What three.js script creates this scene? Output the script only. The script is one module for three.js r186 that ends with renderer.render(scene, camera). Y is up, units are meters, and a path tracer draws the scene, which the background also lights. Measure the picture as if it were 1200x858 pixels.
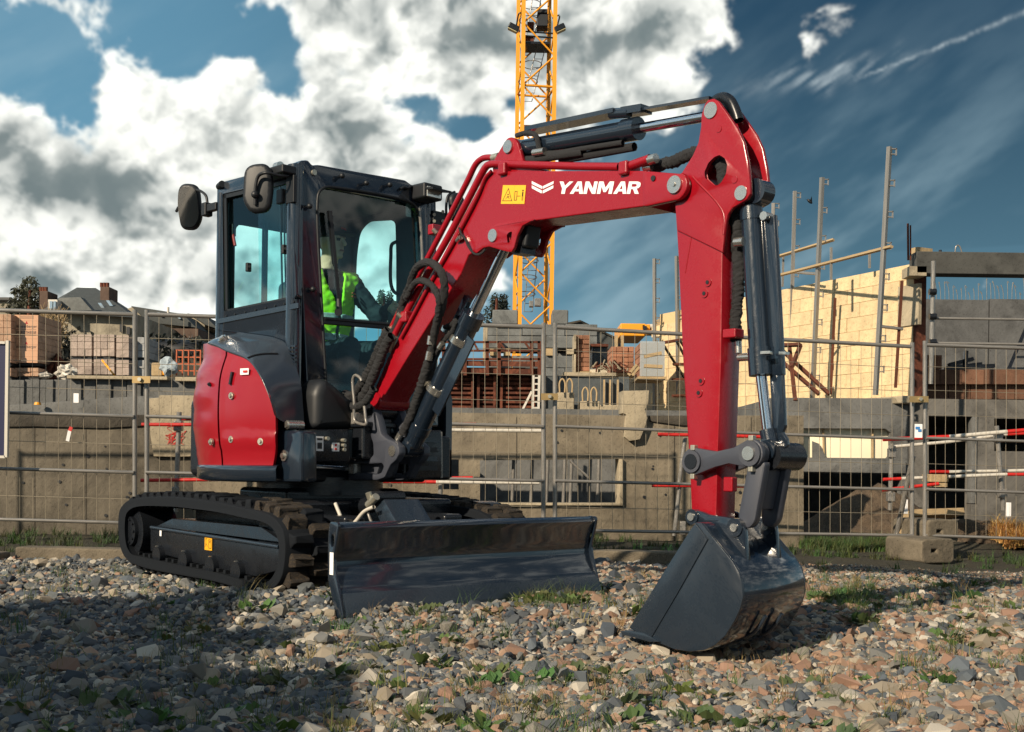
import * as THREE from 'three';
import { mergeGeometries, toCreasedNormals } from 'three/addons/utils/BufferGeometryUtils.js';
import { RoundedBoxGeometry } from 'three/addons/geometries/RoundedBoxGeometry.js';
import { ConvexGeometry } from 'three/addons/geometries/ConvexGeometry.js';
import { MarchingCubes } from 'three/addons/objects/MarchingCubes.js';
import { createNoise3D, createNoise2D } from 'simplex-noise';

// ---------------------------------------------------------------- camera
const scene = new THREE.Scene();
const FOC = 1398, CX = 600, CY = 548, EYE = 0.704, ROLL = 0.013;   // lens in units of a 1200 x 858 picture
const camera = new THREE.PerspectiveCamera(2 * Math.atan(CY / FOC) * 180 / Math.PI, 1200 / (2 * CY), 0.1, 4000);
camera.setViewOffset(1200, 2 * CY, 0, 0, 1200, 858);               // a level camera with the lens shifted up
camera.position.set(0, EYE, 0);
camera.rotation.z = ROLL;

// ---------------------------------------------------------------- exposure, sun, sky
const renderer = new THREE.WebGLRenderer({ antialias: true });
renderer.toneMapping = THREE.LinearToneMapping;
renderer.toneMappingExposure = 1.22;
renderer.shadowMap.enabled = true;
const SUN_AZ = 40 * Math.PI / 180, SUN_EL = 27 * Math.PI / 180;    // behind the camera, to the left
const SUN = new THREE.Vector3(-Math.sin(SUN_AZ) * Math.cos(SUN_EL), Math.sin(SUN_EL), Math.cos(SUN_AZ) * Math.cos(SUN_EL));
const sun = new THREE.DirectionalLight(new THREE.Color(1.0, 0.84, 0.635), 4.9);
sun.position.copy(SUN).multiplyScalar(60); sun.castShadow = true; sun.shadow.radius = 1.6; sun.shadow.mapSize.set(4096, 4096);
Object.assign(sun.shadow.camera, { left: -30, right: 30, top: 30, bottom: -30, near: 1, far: 160 });
scene.add(sun, sun.target);

function rng(seed) { let s = seed >>> 0; return () => { s = (s + 0x6d2b79f5) | 0; let t = Math.imul(s ^ (s >>> 15), 1 | s); t = (t + Math.imul(t ^ (t >>> 7), 61 | t)) ^ t; return ((t ^ (t >>> 14)) >>> 0) / 4294967296; }; }
const clamp = (x, a = 0, b = 1) => Math.min(b, Math.max(a, x)), mixf = (a, b, t) => a + (b - a) * t;
const sstep = (a, b, x) => { const t = clamp((x - a) / (b - a)); return t * t * (3 - 2 * t); };
const n3 = createNoise3D(rng(11)), n2 = createNoise2D(rng(12));

function makeSky() {
  const W = 4096, H = 2048, data = new Float32Array(W * H * 4), D = 180 / Math.PI;
  const ang = (px, py) => { const a = Math.atan((px - CX) / FOC); return [a * D, Math.atan((CY - py) / FOC * Math.cos(a)) * D]; };
  // banks of cumulus: place, reach in degrees, how much cloud they add (or the clear sky they leave)
  const deg = ([px, py, rx, ry, w]) => [...ang(px, py), rx / 24.4, ry / 24.4, w];
  const banks = [
    [-40, 175, 120, 55, .75], [60, 235, 150, 70, .75], [170, 300, 160, 60, .75], [250, 215, 130, 80, .60], [230, 140, 70, 30, .45], [330, 150, 110, 50, .70], [440, 60, 110, 75, .85], [560, 30, 120, 70, .85], [470, 200, 110, 60, .75], [560, 210, 60, 50, .6],
    [690, 60, 120, 80, .85], [790, 50, 75, 60, .65], [760, 125, 80, 45, .50], [850, 20, 35, 35, .3], [925, 55, 55, 32, .74], [975, 25, 55, 28, .66], [890, 80, 30, 20, .5], [128, 105, 30, 36, 1.0], [105, 35, 38, 30, .95], [60, 8, 60, 14, .4], [278, 86, 30, 15, .95], [620, 165, 60, 40, .45], [90, 335, 190, 50, .75], [250, 320, 150, 70, .75], [360, 300, 140, 80, .7], [-80, 320, 120, 70, .6], [480, 280, 90, 60, .6], [545, 330, 70, 50, .35], [620, 230, 70, 45, .42], [380, 0, 60, 40, .5], [740, -30, 160, 60, .7], [480, -20, 140, 50, .6],
    [200, 50, 110, 50, -.50], [40, 75, 80, 40, -.40], [300, 60, 30, 34, -.45], [330, 108, 26, 16, -.2], [492, 126, 30, 20, -.85], [545, 152, 40, 22, -.8], [598, 122, 22, 18, -.6], [330, 60, 26, 50, -.5], [480, 165, 20, 14, -.3], [230, 165, 16, 12, -.25], [25, 296, 60, 9, -.55], [200, 300, 50, 10, -.25], [160, 345, 60, 10, -.3], [215, 350, 30, 16, -.3], [395, 80, 10, 12, -.25],
    [1060, 160, 260, 150, -1.1], [900, 160, 70, 70, -.7], [880, 90, 30, 40, -.5], [790, 330, 150, 60, -.8], [660, 300, 90, 50, -.35], [1130, 60, 130, 60, -.6],
  ].map(deg);
  const bellies = [                                                  // thick, shaded undersides
    [40, 190, 85, 26, .95], [110, 225, 80, 24, .95], [155, 262, 50, 16, .5], [455, 40, 85, 40, .85], [520, 30, 60, 40, .75], [620, 50, 70, 45, .55], [690, 80, 105, 60, .80], [740, 45, 70, 40, .6], [400, 150, 75, 34, .65], [455, 190, 80, 30, .75], [500, 175, 40, 30, .5], [420, 250, 90, 34, .6],
    [200, 345, 90, 14, .5], [60, 338, 90, 14, .6], [330, 235, 80, 30, .30], [30, 120, 40, 14, .1], [580, 240, 50, 30, .4], [790, 110, 30, 16, .35], [300, 330, 60, 20, .5], [950, 20, 18, 10, .25],
  ].map(deg);
  const bump = (list, a, e) => { let s = 0; for (const [ba, be, rx, ry, w] of list) { const da = (a - ba) / rx, de = (e - be) / ry, q = da * da + de * de; if (q < 6) s += w * Math.exp(-q); } return s; };
  const [c0a, c0e] = ang(985, 92), [c1a, c1e] = ang(1215, -3), cl = Math.hypot(c1a - c0a, c1e - c0e);
  const fbm = (x, y, z, o) => { let s = 0, a = .5; for (let i = 0; i < o; i++) { s += a * n3(x, y, z); a *= .52; x = x * 2.03 + 3.1; y = y * 2.03 - 1.7; z = z * 2.03 + .9; } return s; };
  const puff = (x, y, z, o) => { let s = 0, a = .5; for (let i = 0; i < o; i++) { s += a * (.62 - 1.5 * Math.sqrt(n3(x, y, z) ** 2 + .012)); a *= .60; x = x * 2.07 + 3.1; y = y * 2.07 - 1.7; z = z * 2.07 + .9; } return s; };
  function skyAt(az, e, x, sy, z, near) {
    // clear air: paler towards the horizon and towards the left
    const left = sstep(13, -20, az) * (Math.abs(az) < 90 ? 1 : .6), hz = Math.exp(-Math.max(0, e) / 9);
    let r = mixf(.002, .080, left) + .190 * hz, g = mixf(.024, .20, left) + .360 * hz, b = mixf(.066, .305, left) + .40 * hz;
    // thin high streaks
    const u = az * .86 + e * .50, v = -az * .50 + e * .86;
    const ci = sstep(-.34, .62, fbm(u * .045, v * .17, 4.2, near ? 6 : 3) + .30 * fbm(u * .22, v * .75, 9.1, near ? 5 : 2)) * (.12 + .88 * sstep(21, 9, e)) * (.40 + .25 * left);
    r = mixf(r, .36, ci); g = mixf(g, .50, ci); b = mixf(b, .56, ci);
    if (near && az > 8) {
      const ta = ((az - c0a) * (c1a - c0a) + (e - c0e) * (c1e - c0e)) / (cl * cl), dd = ((az - c0a) * (c1e - c0e) - (e - c0e) * (c1a - c0a)) / cl;
      const wob = .035 * n2(ta * 14, 3) + .03 * n2(ta * 43, 7), tr = Math.exp(-(((dd + wob) / (.045 + .05 * ta)) ** 2)) * sstep(-.03, .25, ta) * sstep(1.6, .9, ta) * (.55 + .25 * n2(ta * 9, 1) + .25 * n2(ta * 31, 2));
      const wp = Math.exp(-(((az - 14.6) / 3.0) ** 2) - (((e - 17.9 - .13 * (az - 15) + .35 * n2(az * .8, 5)) / .45) ** 2)) * clamp(.35 + 1.1 * fbm(u * .35, v * 2.4, 2.2, 5));
      const t2 = clamp(.6 * clamp(tr) + .55 * wp); r = mixf(r, .60, t2); g = mixf(g, .68, t2); b = mixf(b, .70, t2);
    }
    // cumulus
    const oc = near ? 7 : 4, wx = .016 * fbm(x * 7 + 5, sy * 7, z * 7, 3), wy = .016 * fbm(x * 7, sy * 7 + 8, z * 7, 3), X = x + wx, Y = (sy + wy) * 1.2, Z = z + wx;
    const cov = near ? bump(banks, az, e) - .26 : mixf(-.04, -.16, sstep(20, 75, e)) + .22 * n3(x * 2.1, sy * 2.1, z * 2.1);
    if (cov < -.75) return [r, g, b];
    const den = (px, py, pz, o) => puff(px * 8, py * 8, pz * 8, o) * .80 + .62 * fbm(px * 6 + 7, py * 6, pz * 6, o);
    const n = den(X, Y, Z, oc), d = n + cov;
    if (d <= 0) return [r, g, b];
    const alpha = sstep(0, .27, d) * (.5 + .5 * sstep(.05, .45, d)), lift = den(X - .006, Y + .010, Z, near ? 5 : 3) + cov - d;
    const soft = fbm(X * 13, Y * 13, Z * 13, near ? 6 : 4), mass = near ? bump(bellies, az, e) * clamp(.80 + 1.0 * soft, .1, 1.6) : .6 * sstep(.1, .6, d);
    const shade = clamp((mass * .70 + .16 * sstep(.3, .9, d)) * sstep(.08, .5, d) + .035 + 1.0 * clamp(lift, -.10, .34) + .30 * soft, 0, .97 - .25 * clamp(.5 - soft));
    const lit = Math.pow(1 - shade, 1.35), k = 1.06;
    return [mixf(r, mixf(.135, 1.0, lit) * k, alpha), mixf(g, mixf(.172, 1.0, lit) * k, alpha), mixf(b, mixf(.178, .93, lit) * k, alpha)];
  }
  for (let row = 0; row < H; row++) {
    const el = ((row + .5) / H - .5) * Math.PI, e = el * D, sy = Math.sin(el), ce = Math.cos(el);
    for (let col = 0; col < W; col++) {
      const o = (row * W + col) * 4; data[o + 3] = 1;
      if (e < -.3) { data[o] = .16; data[o + 1] = .165; data[o + 2] = .17; continue; }
      const lon = ((col + .5) / W - .5) * 2 * Math.PI, x = Math.cos(lon) * ce, z = Math.sin(lon) * ce, az = Math.atan2(x, -z) * D;   // az: 0 straight ahead, to the right positive
      const c = skyAt(az, e, x, sy, z, Math.abs(az) < 40 && e < 40); data[o] = c[0]; data[o + 1] = c[1]; data[o + 2] = c[2];
    }
  }
  const t = new THREE.DataTexture(data, W, H, THREE.RGBAFormat, THREE.FloatType);
  t.mapping = THREE.EquirectangularReflectionMapping; t.magFilter = t.minFilter = THREE.LinearFilter; t.needsUpdate = true;
  return t;
}
scene.background = makeSky(); scene.environment = scene.background;

// ---------------------------------------------------------------- helpers
const V = (x, y, z) => new THREE.Vector3(x, y, z);
function ray(px, py) { const u = px - CX, v = py - CY, c = Math.cos(ROLL), s = Math.sin(ROLL); return V((u * c + v * s) / FOC, -(-u * s + v * c) / FOC, -1); }
const at = (px, py, D) => ray(px, py).multiplyScalar(D).add(V(0, EYE, 0));         // the point a depth D away along a line of sight
// a frame of reference on a machine: x forward, y up, z to the operator's right
class Frame {
  constructor(X, D, a) { this.m = new THREE.Matrix4().makeRotationY(a - Math.PI / 2).setPosition(X, 0, -D); this.i = this.m.clone().invert(); }
  side(px, py, z) { const o = V(0, EYE, 0).applyMatrix4(this.i), d = ray(px, py).transformDirection(this.i), t = (z - o.z) / d.z; return new THREE.Vector2(o.x + d.x * t, o.y + d.y * t); }
  front(px, py, x) { const o = V(0, EYE, 0).applyMatrix4(this.i), d = ray(px, py).transformDirection(this.i), t = (x - o.x) / d.x; return new THREE.Vector2(o.z + d.z * t, o.y + d.y * t); }
  pt(px, py, z) { const p = this.side(px, py, z); return V(p.x, p.y, z); }
  w(x, y, z) { return V(x, y, z).applyMatrix4(this.m); }
}
const counts = new Map();
function numbered(name) { const n = counts.get(name) ?? 0; counts.set(name, n + 1); return n ? name + '_' + String(n).padStart(3, '0') : name; }
function tag(o, label, category, group, kind) { o.userData = { label, category }; if (group) o.userData.group = group; if (kind) o.userData.kind = kind; return o; }
function thing(name, label, category, pos = V(0, 0, 0), group) { const o = new THREE.Group(); o.name = numbered(name); o.position.copy(pos); scene.add(o); return tag(o, label, category, group); }
function mesh(name, geo, m, parent = scene) {
  const g = Array.isArray(geo) ? join(geo) : geo, o = new THREE.Mesh(g, m);
  o.name = parent === scene ? numbered(name) : name; o.castShadow = o.receiveShadow = true; parent.add(o); return o;
}
function struct(name, geo, m) { const o = mesh(name, geo, m); o.userData.kind = 'structure'; return o; }
function flat(g) { const q = g.index ? g.toNonIndexed() : g; for (const k of Object.keys(q.attributes)) if (!['position', 'normal', 'uv'].includes(k)) q.deleteAttribute(k); if (!q.attributes.uv) q.setAttribute('uv', new THREE.BufferAttribute(new Float32Array(q.attributes.position.count * 2), 2)); q.morphAttributes = {}; return q; }
function join(list) { return list.length === 1 ? list[0] : mergeGeometries(list.map(flat), false); }
// uv in metres from the position, by the direction each face looks
function uvm(g, s = 1) {
  const q = flat(g), p = q.attributes.position, uv = q.attributes.uv, A = V(), B = V(), C = V();
  for (let i = 0; i < p.count; i += 3) {
    A.fromBufferAttribute(p, i); B.fromBufferAttribute(p, i + 1); C.fromBufferAttribute(p, i + 2);
    const n = B.clone().sub(A).cross(C.clone().sub(A)), ax = Math.abs(n.x), ay = Math.abs(n.y), az = Math.abs(n.z);
    [A, B, C].forEach((v, k) => (ay > ax && ay > az ? uv.setXY(i + k, v.x * s, v.z * s) : ax > az ? uv.setXY(i + k, v.z * s, v.y * s) : uv.setXY(i + k, v.x * s, v.y * s)));
  }
  return q;
}
const box = (w, h, d, x = 0, y = 0, z = 0) => new THREE.BoxGeometry(w, h, d).translate(x, y, z);
const bx = (x0, x1, y0, y1, z0, z1) => new THREE.BoxGeometry(x1 - x0, y1 - y0, z1 - z0).translate((x0 + x1) / 2, (y0 + y1) / 2, (z0 + z1) / 2);
const rbx = (x0, x1, y0, y1, z0, z1, r = .015, n = 2) => new RoundedBoxGeometry(x1 - x0, y1 - y0, z1 - z0, n, Math.min(r, (x1 - x0) / 2.01, (y1 - y0) / 2.01, (z1 - z0) / 2.01)).translate((x0 + x1) / 2, (y0 + y1) / 2, (z0 + z1) / 2);
function aim(g, a, b) { const d = b.clone().sub(a), l = d.length(); return g.applyMatrix4(new THREE.Matrix4().compose(a.clone().add(b).multiplyScalar(.5), new THREE.Quaternion().setFromUnitVectors(V(0, 1, 0), d.divideScalar(l)), V(1, 1, 1))); }
const rod = (a, b, r, n = 12, r2 = r) => aim(new THREE.CylinderGeometry(r2, r, a.distanceTo(b), n), a, b);
const bar = (a, b, w, d) => aim(new THREE.BoxGeometry(w, a.distanceTo(b), d), a, b);
const tube = (pts, r, n = 40, k = 8) => new THREE.TubeGeometry(new THREE.CatmullRomCurve3(pts, false, 'centripetal'), n, r, k);
function shapeOf(pts, holes = []) { const s = new THREE.Shape(pts.map((p) => new THREE.Vector2(p.x, p.y))); for (const h of holes) s.holes.push(new THREE.Path(h.map((p) => new THREE.Vector2(p.x, p.y)))); return s; }
// a plate in a frame's x, y plane whose right-hand face lies at z, t thick
function slab(pts, z, t, { holes = [], bevel = .004, crease = .5 } = {}) {
  const g = new THREE.ExtrudeGeometry(shapeOf(pts, holes), { depth: t - 2 * bevel, bevelEnabled: bevel > 0, bevelThickness: bevel, bevelSize: bevel, bevelOffset: -bevel, bevelSegments: 2, curveSegments: 10 });
  return toCreasedNormals(flat(g.translate(0, 0, z - t + bevel)), crease);
}
// the same with a face that looks forward at x (points are z, y)
function slabX(pts, x, t, o = {}) { return slab(pts.map((p) => new THREE.Vector2(-p.x, p.y)), 0, t, { ...o, holes: (o.holes ?? []).map((h) => h.map((p) => new THREE.Vector2(-p.x, p.y))) }).rotateY(Math.PI / 2).translate(x, 0, 0); }
function roundPoly(pts, r, n = 5) {                                  // rounds the corners of a polygon
  const out = []; for (let i = 0; i < pts.length; i++) {
    const p = pts[i], a = pts[(i + pts.length - 1) % pts.length], b = pts[(i + 1) % pts.length], da = a.clone().sub(p), db = b.clone().sub(p), q = Math.min(r, da.length() * .45, db.length() * .45);
    const s = p.clone().add(da.setLength(q)), e = p.clone().add(db.setLength(q));
    for (let k = 0; k <= n; k++) { const t = k / n; out.push(new THREE.Vector2((1 - t) ** 2 * s.x + 2 * t * (1 - t) * p.x + t * t * e.x, (1 - t) ** 2 * s.y + 2 * t * (1 - t) * p.y + t * t * e.y)); }
  } return out;
}
const rect = (x0, x1, y0, y1) => [new THREE.Vector2(x0, y0), new THREE.Vector2(x1, y0), new THREE.Vector2(x1, y1), new THREE.Vector2(x0, y1)];

// ---------------------------------------------------------------- surfaces
function noiseTex(size, fn, srgb = false, metres = 1) {              // tiles without a seam
  const d = new Uint8Array(size * size * 4), T = Math.PI * 2;
  const tile = (f, s) => (u, v) => { const a = u * T, b = v * T, R = f / T; return n3(Math.cos(a) * R + s, Math.sin(a) * R + Math.cos(b) * R * .9, Math.sin(b) * R + s * 2); };
  const layer = [2, 4, 8, 16, 32, 64, 128].map((f, i) => tile(f, i * 13.7));
  for (let y = 0; y < size; y++) for (let x = 0; x < size; x++) { const c = fn(x / size, y / size, (k) => layer[k](x / size, y / size)); for (let k = 0; k < 3; k++) d[(y * size + x) * 4 + k] = clamp(c[k] ?? c[0]) * 255; d[(y * size + x) * 4 + 3] = 255; }
  const t = new THREE.DataTexture(d, size, size); t.wrapS = t.wrapT = THREE.RepeatWrapping; t.magFilter = THREE.LinearFilter; t.minFilter = THREE.LinearMipmapLinearFilter; t.generateMipmaps = true;
  if (srgb) t.colorSpace = THREE.SRGBColorSpace; t.repeat.set(1 / metres, 1 / metres); t.needsUpdate = true; return t;
}
const grey = (v) => [v, v, v];
const T = {
  concrete: noiseTex(512, (u, v, l) => { let c = .72 + .10 * l(0) + .08 * l(2) + .05 * l(4) + .05 * l(6); const pit = l(5); if (pit > .68) c -= .22; const stain = l(1) + .35 * l(3); c -= .20 * sstep(.1, .8, stain); c += .07 * sstep(.2, .8, -stain); return [c, c * .985, c * .96]; }, false, 2.2),
  rough: noiseTex(256, (u, v, l) => grey(.5 + .25 * l(2) + .2 * l(4) + .2 * l(5)), false, .5),
  fine: noiseTex(256, (u, v, l) => grey(.5 + .3 * l(5) + .3 * l(6)), false, .25),
  paint: noiseTex(512, (u, v, l) => grey(.62 + .12 * l(1) + .12 * l(3) + .10 * l(5)), false, 1.1),
  rust: noiseTex(512, (u, v, l) => { const k = sstep(-.4, .6, l(1) * .6 + l(3) * .5 + l(5) * .3); return [mixf(.42, .95, k), mixf(.34, .8, k), mixf(.32, .75, k)]; }, false, 1.0),
  dust: noiseTex(512, (u, v, l) => { const k = sstep(-.15, .55, l(1) * .6 + l(3) * .45 + l(5) * .3); return [mixf(.30, 1, k), mixf(.30, .80, k), mixf(.32, .58, k)]; }, false, .5),
  board: noiseTex(256, (u, v, l) => grey(.75 + .1 * l(1) + .12 * l(4) + .08 * l(6)), false, .6),
};
const M = {};
function mat(name, r, g, b, rough = .6, more = {}) { const m = new THREE.MeshPhysicalMaterial({ color: new THREE.Color().setRGB(r, g, b), roughness: rough, ...more }); m.name = name; return (M[name] = m); }
mat('red_paint', .285, .0042, .012, .42, { clearcoat: .35, clearcoatRoughness: .3, roughnessMap: T.paint, bumpMap: T.fine, bumpScale: .0002 });
mat('grey_paint', .017, .026, .039, .46, { clearcoat: .4, clearcoatRoughness: .18, roughnessMap: T.paint, bumpMap: T.fine, bumpScale: .0003 });
mat('grey_gloss', .0095, .0165, .028, .34, { clearcoat: 1, clearcoatRoughness: .08, roughnessMap: T.paint, bumpMap: T.rough, bumpScale: .0002 });
mat('hood_grey', .040, .053, .072, .40, { clearcoat: .6, clearcoatRoughness: .2, roughnessMap: T.paint });
mat('grey_cast', .042, .048, .066, .55, { clearcoat: .3, clearcoatRoughness: .3, bumpMap: T.fine, bumpScale: .0006 });
mat('black_steel', .010, .012, .016, .45, { roughnessMap: T.paint });
mat('black_plastic', .009, .011, .014, .5);
mat('cab_trim', .022, .034, .044, .6);
mat('rubber', .009, .0115, .0155, .85, { bumpMap: T.fine, bumpScale: .001, specularIntensity: .35 });
mat('dusty_rubber', .085, .075, .062, .95, { map: T.dust, bumpMap: T.rough, bumpScale: .004 });
mat('hose', .022, .023, .026, .75, { bumpMap: T.fine, bumpScale: .003 });
mat('chrome', .75, .77, .80, .12, { metalness: 1 });
mat('zinc', .62, .60, .55, .38, { metalness: .9, roughnessMap: T.paint });
mat('bolt', .50, .48, .40, .45, { metalness: .8 });
mat('hi_vis', .42, .85, .02, .8);
mat('white_print', .85, .85, .85, .5);
mat('yellow_print', .85, .60, .06, .5);
mat('cab_glass', .69, .955, .955, .01, { transmission: 1, thickness: 0, ior: 1.5, side: THREE.DoubleSide });
mat('mirror_glass', .8, .82, .84, .03, { metalness: 1 });
mat('lamp_glass', .75, .75, .7, .1, { metalness: .6 });
mat('concrete', .262, .224, .165, .92, { map: T.concrete, bumpMap: T.rough, bumpScale: .004 });
mat('grey_concrete', .175, .18, .18, .9, { map: T.concrete, bumpMap: T.rough, bumpScale: .004 });
mat('pale_concrete', .50, .43, .31, .9, { map: T.concrete, bumpMap: T.rough, bumpScale: .004 });
mat('galvanised', .40, .38, .35, .45, { metalness: .35, roughnessMap: T.paint, map: T.paint });
mat('rust', .17, .060, .032, .9, { map: T.rust, bumpMap: T.rough, bumpScale: .003 });
mat('rail_red', .50, .018, .014, .5); mat('rail_white', .55, .52, .46, .5);
mat('wood', .52, .38, .21, .85, { map: T.board }); mat('crane_yellow', .78, .33, .018, .45);
// ---------------------------------------------------------------- the excavator
const U = new Frame(-1.226, 7.638, .708), C = new Frame(-1.226, 7.638, .795);       // undercarriage, house and cab
const Bo = C.w(.70, 0, 0), B = new Frame(Bo.x, -Bo.z, .75);                          // boom, swung a little on its post
const exc = thing('mini_excavator', 'red and dark grey tracked mini excavator standing on the gravel with its bucket down', 'excavator', V(-1.226, 0, -7.638));
const excInv = new THREE.Matrix4().makeTranslation(1.226, 0, 7.638);
const put = (fr, g) => g.clone().applyMatrix4(excInv.clone().multiply(fr.m));
const part = (name, fr, g, m, parent = exc) => mesh(name, put(fr, Array.isArray(g) ? join(g) : g), m, parent);
const S = (fr, z, list) => list.map(([x, y]) => fr.side(x, y, z));
const Fx = (fr, x, list) => list.map(([px, py]) => fr.front(px, py, x));
const arc = (c, r, a0, a1, n = 8) => Array.from({ length: n + 1 }, (_, i) => { const a = (a0 + (a1 - a0) * i / n) * Math.PI / 180; return new THREE.Vector2(c.x + r * Math.cos(a), c.y + r * Math.sin(a)); });
const zrod = (x, y, z0, z1, r, n = 20) => rod(V(x, y, z0), V(x, y, z1), r, n);
const boltGeo = (r = .014, l = .018) => new THREE.CylinderGeometry(r * .8, r, l, 6).rotateX(Math.PI / 2);

// --- tracks
{
  const outer = S(U, .87, [[137.9, 612], [139.5, 598], [145, 590], [153, 585], [197, 582], [254, 588.5], [287, 596], [312, 602], [325, 611], [331.5, 622], [334, 640], [333, 660], [329, 678], [321, 689], [308, 694], [296, 694], [274, 688], [247, 681], [220, 676], [166, 665], [149, 657], [141.5, 645], [138.5, 630]]);
  const inner = S(U, .87, [[145.5, 612], [147, 602], [155, 594], [197, 592], [220, 594], [254, 598.5], [287, 605.5], [310, 611], [321, 619], [326.5, 632], [328, 646], [325, 666], [317, 681], [306, 686], [296, 685], [256, 673.5], [220, 666], [197, 661], [166, 654], [153, 650], [147.5, 640], [145.5, 625]]);
  const sm = (p) => new THREE.CatmullRomCurve3(p.map((q) => V(q.x, q.y, 0)), true, 'centripetal');
  const oc = sm(outer), ic = sm(inner), op = oc.getSpacedPoints(120).slice(0, 120), ip = ic.getSpacedPoints(120).slice(0, 120);
  const N = 46, r = rng(31), lugs = Array.from({ length: 3 }, (_, k) => { const g = new RoundedBoxGeometry(.080, .046, .128, 2, .014), p = g.attributes.position; for (let i = 0; i < p.count; i++) p.setXYZ(i, p.getX(i) * (p.getY(i) > 0 ? .62 : 1.05) + .02 * (p.getZ(i) + .07) + .006 * n3(p.getX(i) * 40 + k * 9, p.getY(i) * 40, p.getZ(i) * 40), p.getY(i) + .006 * n3(p.getX(i) * 30, k * 7, p.getZ(i) * 30), p.getZ(i)); g.computeVertexNormals(); return g; });
  const base = excInv.clone().multiply(U.m);
  for (const side of [1, -1]) {
    const z1 = side > 0 ? .87 : -.57;
    const belt = part('track', U, uvm(slab(op, z1, .30, { holes: [ip], bevel: .008, crease: .7 })), M.rubber);
    for (let i = 0; i < N; i++) for (const row of [0, 1]) {
      const u = ((i + row * .5) / N) % 1, p = oc.getPointAt(u), t = oc.getTangentAt(u), out = V(t.y, -t.x, 0); if (out.dot(V(p.x, p.y - .28, 0)) < 0) out.negate();
      const front = p.x > .55 && out.x > -.2, m = new THREE.Mesh(lugs[(i * 2 + row) % 3], front && r() < .85 ? M.dusty_rubber : M.rubber); m.name = 'tread_lug'; m.castShadow = m.receiveShadow = true;
      const T4 = new THREE.Matrix4().makeBasis(V(-out.y, out.x, 0).negate(), out, V(0, 0, 1)).setPosition(p.x + out.x * .006, p.y + out.y * .006, z1 - .092 - .128 * row);
      if (side > 0) T4.multiply(new THREE.Matrix4().makeScale(1, front ? 1.5 + .5 * r() : .8 + .3 * r(), 1));
      m.applyMatrix4(base.clone().multiply(T4)); belt.add(m);
    }
    // teeth on the inside of the belt
    const teeth = []; for (let i = 0; i < 52; i++) { const p = ic.getPointAt(i / 52), t = ic.getTangentAt(i / 52), n = V(t.y, -t.x, 0); if (n.dot(V(p.x, p.y - .28, 0)) > 0) n.negate(); teeth.push(new THREE.BoxGeometry(.028, .026, .2).applyMatrix4(new THREE.Matrix4().makeBasis(V(n.y, -n.x, 0), n, V(0, 0, 1)).setPosition(p.x + n.x * .008, p.y + n.y * .008, z1 - .15))); }
    part('belt_teeth', U, teeth, M.rubber, belt);
    const zo = side > 0 ? .80 : -.60, zi = zo - .2;
    const fr = part('track_frame', U, [slab(S(U, .80, [[176, 619], [327, 641], [327, 668], [300, 676], [240, 663], [176, 646]]), zo, .2, { bevel: .006 }), slab(S(U, .80, [[196, 608], [300, 618], [326, 636], [178, 617]]), zo - .03, .14), rod(V(.74, .3, zi - .02), V(.74, .3, zo - .06), .19, 28)], M.black_steel);
    part('frame_rail', U, [rod(U.pt(178, 618, .80).setZ(zo + .004), U.pt(328, 641, .80).setZ(zo + .004), .012, 8)], M.grey_paint, fr);
    const sp = U.side(159, 622, .80); part('sprocket', U, [zrod(sp.x, sp.y, zi - .02, zo + .02, .165, 26), zrod(sp.x, sp.y, zo - .02, zo + .045, .095, 24), ...Array.from({ length: 9 }, (_, k) => zrod(sp.x + .075 * Math.cos(k * .698), sp.y + .075 * Math.sin(k * .698), zo + .04, zo + .055, .009, 6))], M.black_steel, fr);
    for (const [px, py] of [[189, 651], [220, 657], [251.5, 664], [282, 670]]) { const q = U.side(px, py, .8); part('track_roller', U, [zrod(q.x, q.y, zi + .02, zo + .035, .058, 20), zrod(q.x, q.y + .045, zo, zo + .02, .02, 6)], M.black_steel, fr); part('roller_bolt', U, zrod(q.x - .01, q.y + .05, zo + .018, zo + .034, .013, 6), M.zinc, fr); }
    if (side > 0) {
      const d = U.pt(244, 637.5, .806), w = U.pt(188, 625, .806); decalTrack(d, w, fr);
    }
  }
  function decalTrack(d, w, fr) {
    const cv = document.createElement('canvas'); cv.width = cv.height = 128; const c = cv.getContext('2d'); c.fillStyle = '#e8a818'; c.fillRect(0, 0, 128, 128); c.strokeStyle = '#231a08'; c.lineWidth = 6; c.strokeRect(70, 22, 44, 84); c.beginPath(); c.moveTo(22, 20); c.lineTo(22, 60); c.lineTo(50, 92); c.moveTo(22, 60); c.lineTo(10, 100); c.stroke(); c.fillStyle = '#231a08'; c.beginPath(); c.arc(24, 16, 9, 0, 7); c.fill(); c.fillRect(78, 34, 28, 6); c.fillRect(78, 48, 28, 6);
    const t = new THREE.CanvasTexture(cv); t.colorSpace = THREE.SRGBColorSpace; const m = new THREE.MeshPhysicalMaterial({ map: t, roughness: .5 });
    const dm = mesh('warning_decal', put(U, new THREE.PlaneGeometry(.095, .075).translate(d.x, d.y, d.z)), m, fr); dm.userData.label = 'yellow warning sticker on the track frame';
    mesh('decal', put(U, new THREE.PlaneGeometry(.028, .036).translate(w.x, w.y, w.z)), M.white_print, fr);
  }
}
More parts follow.
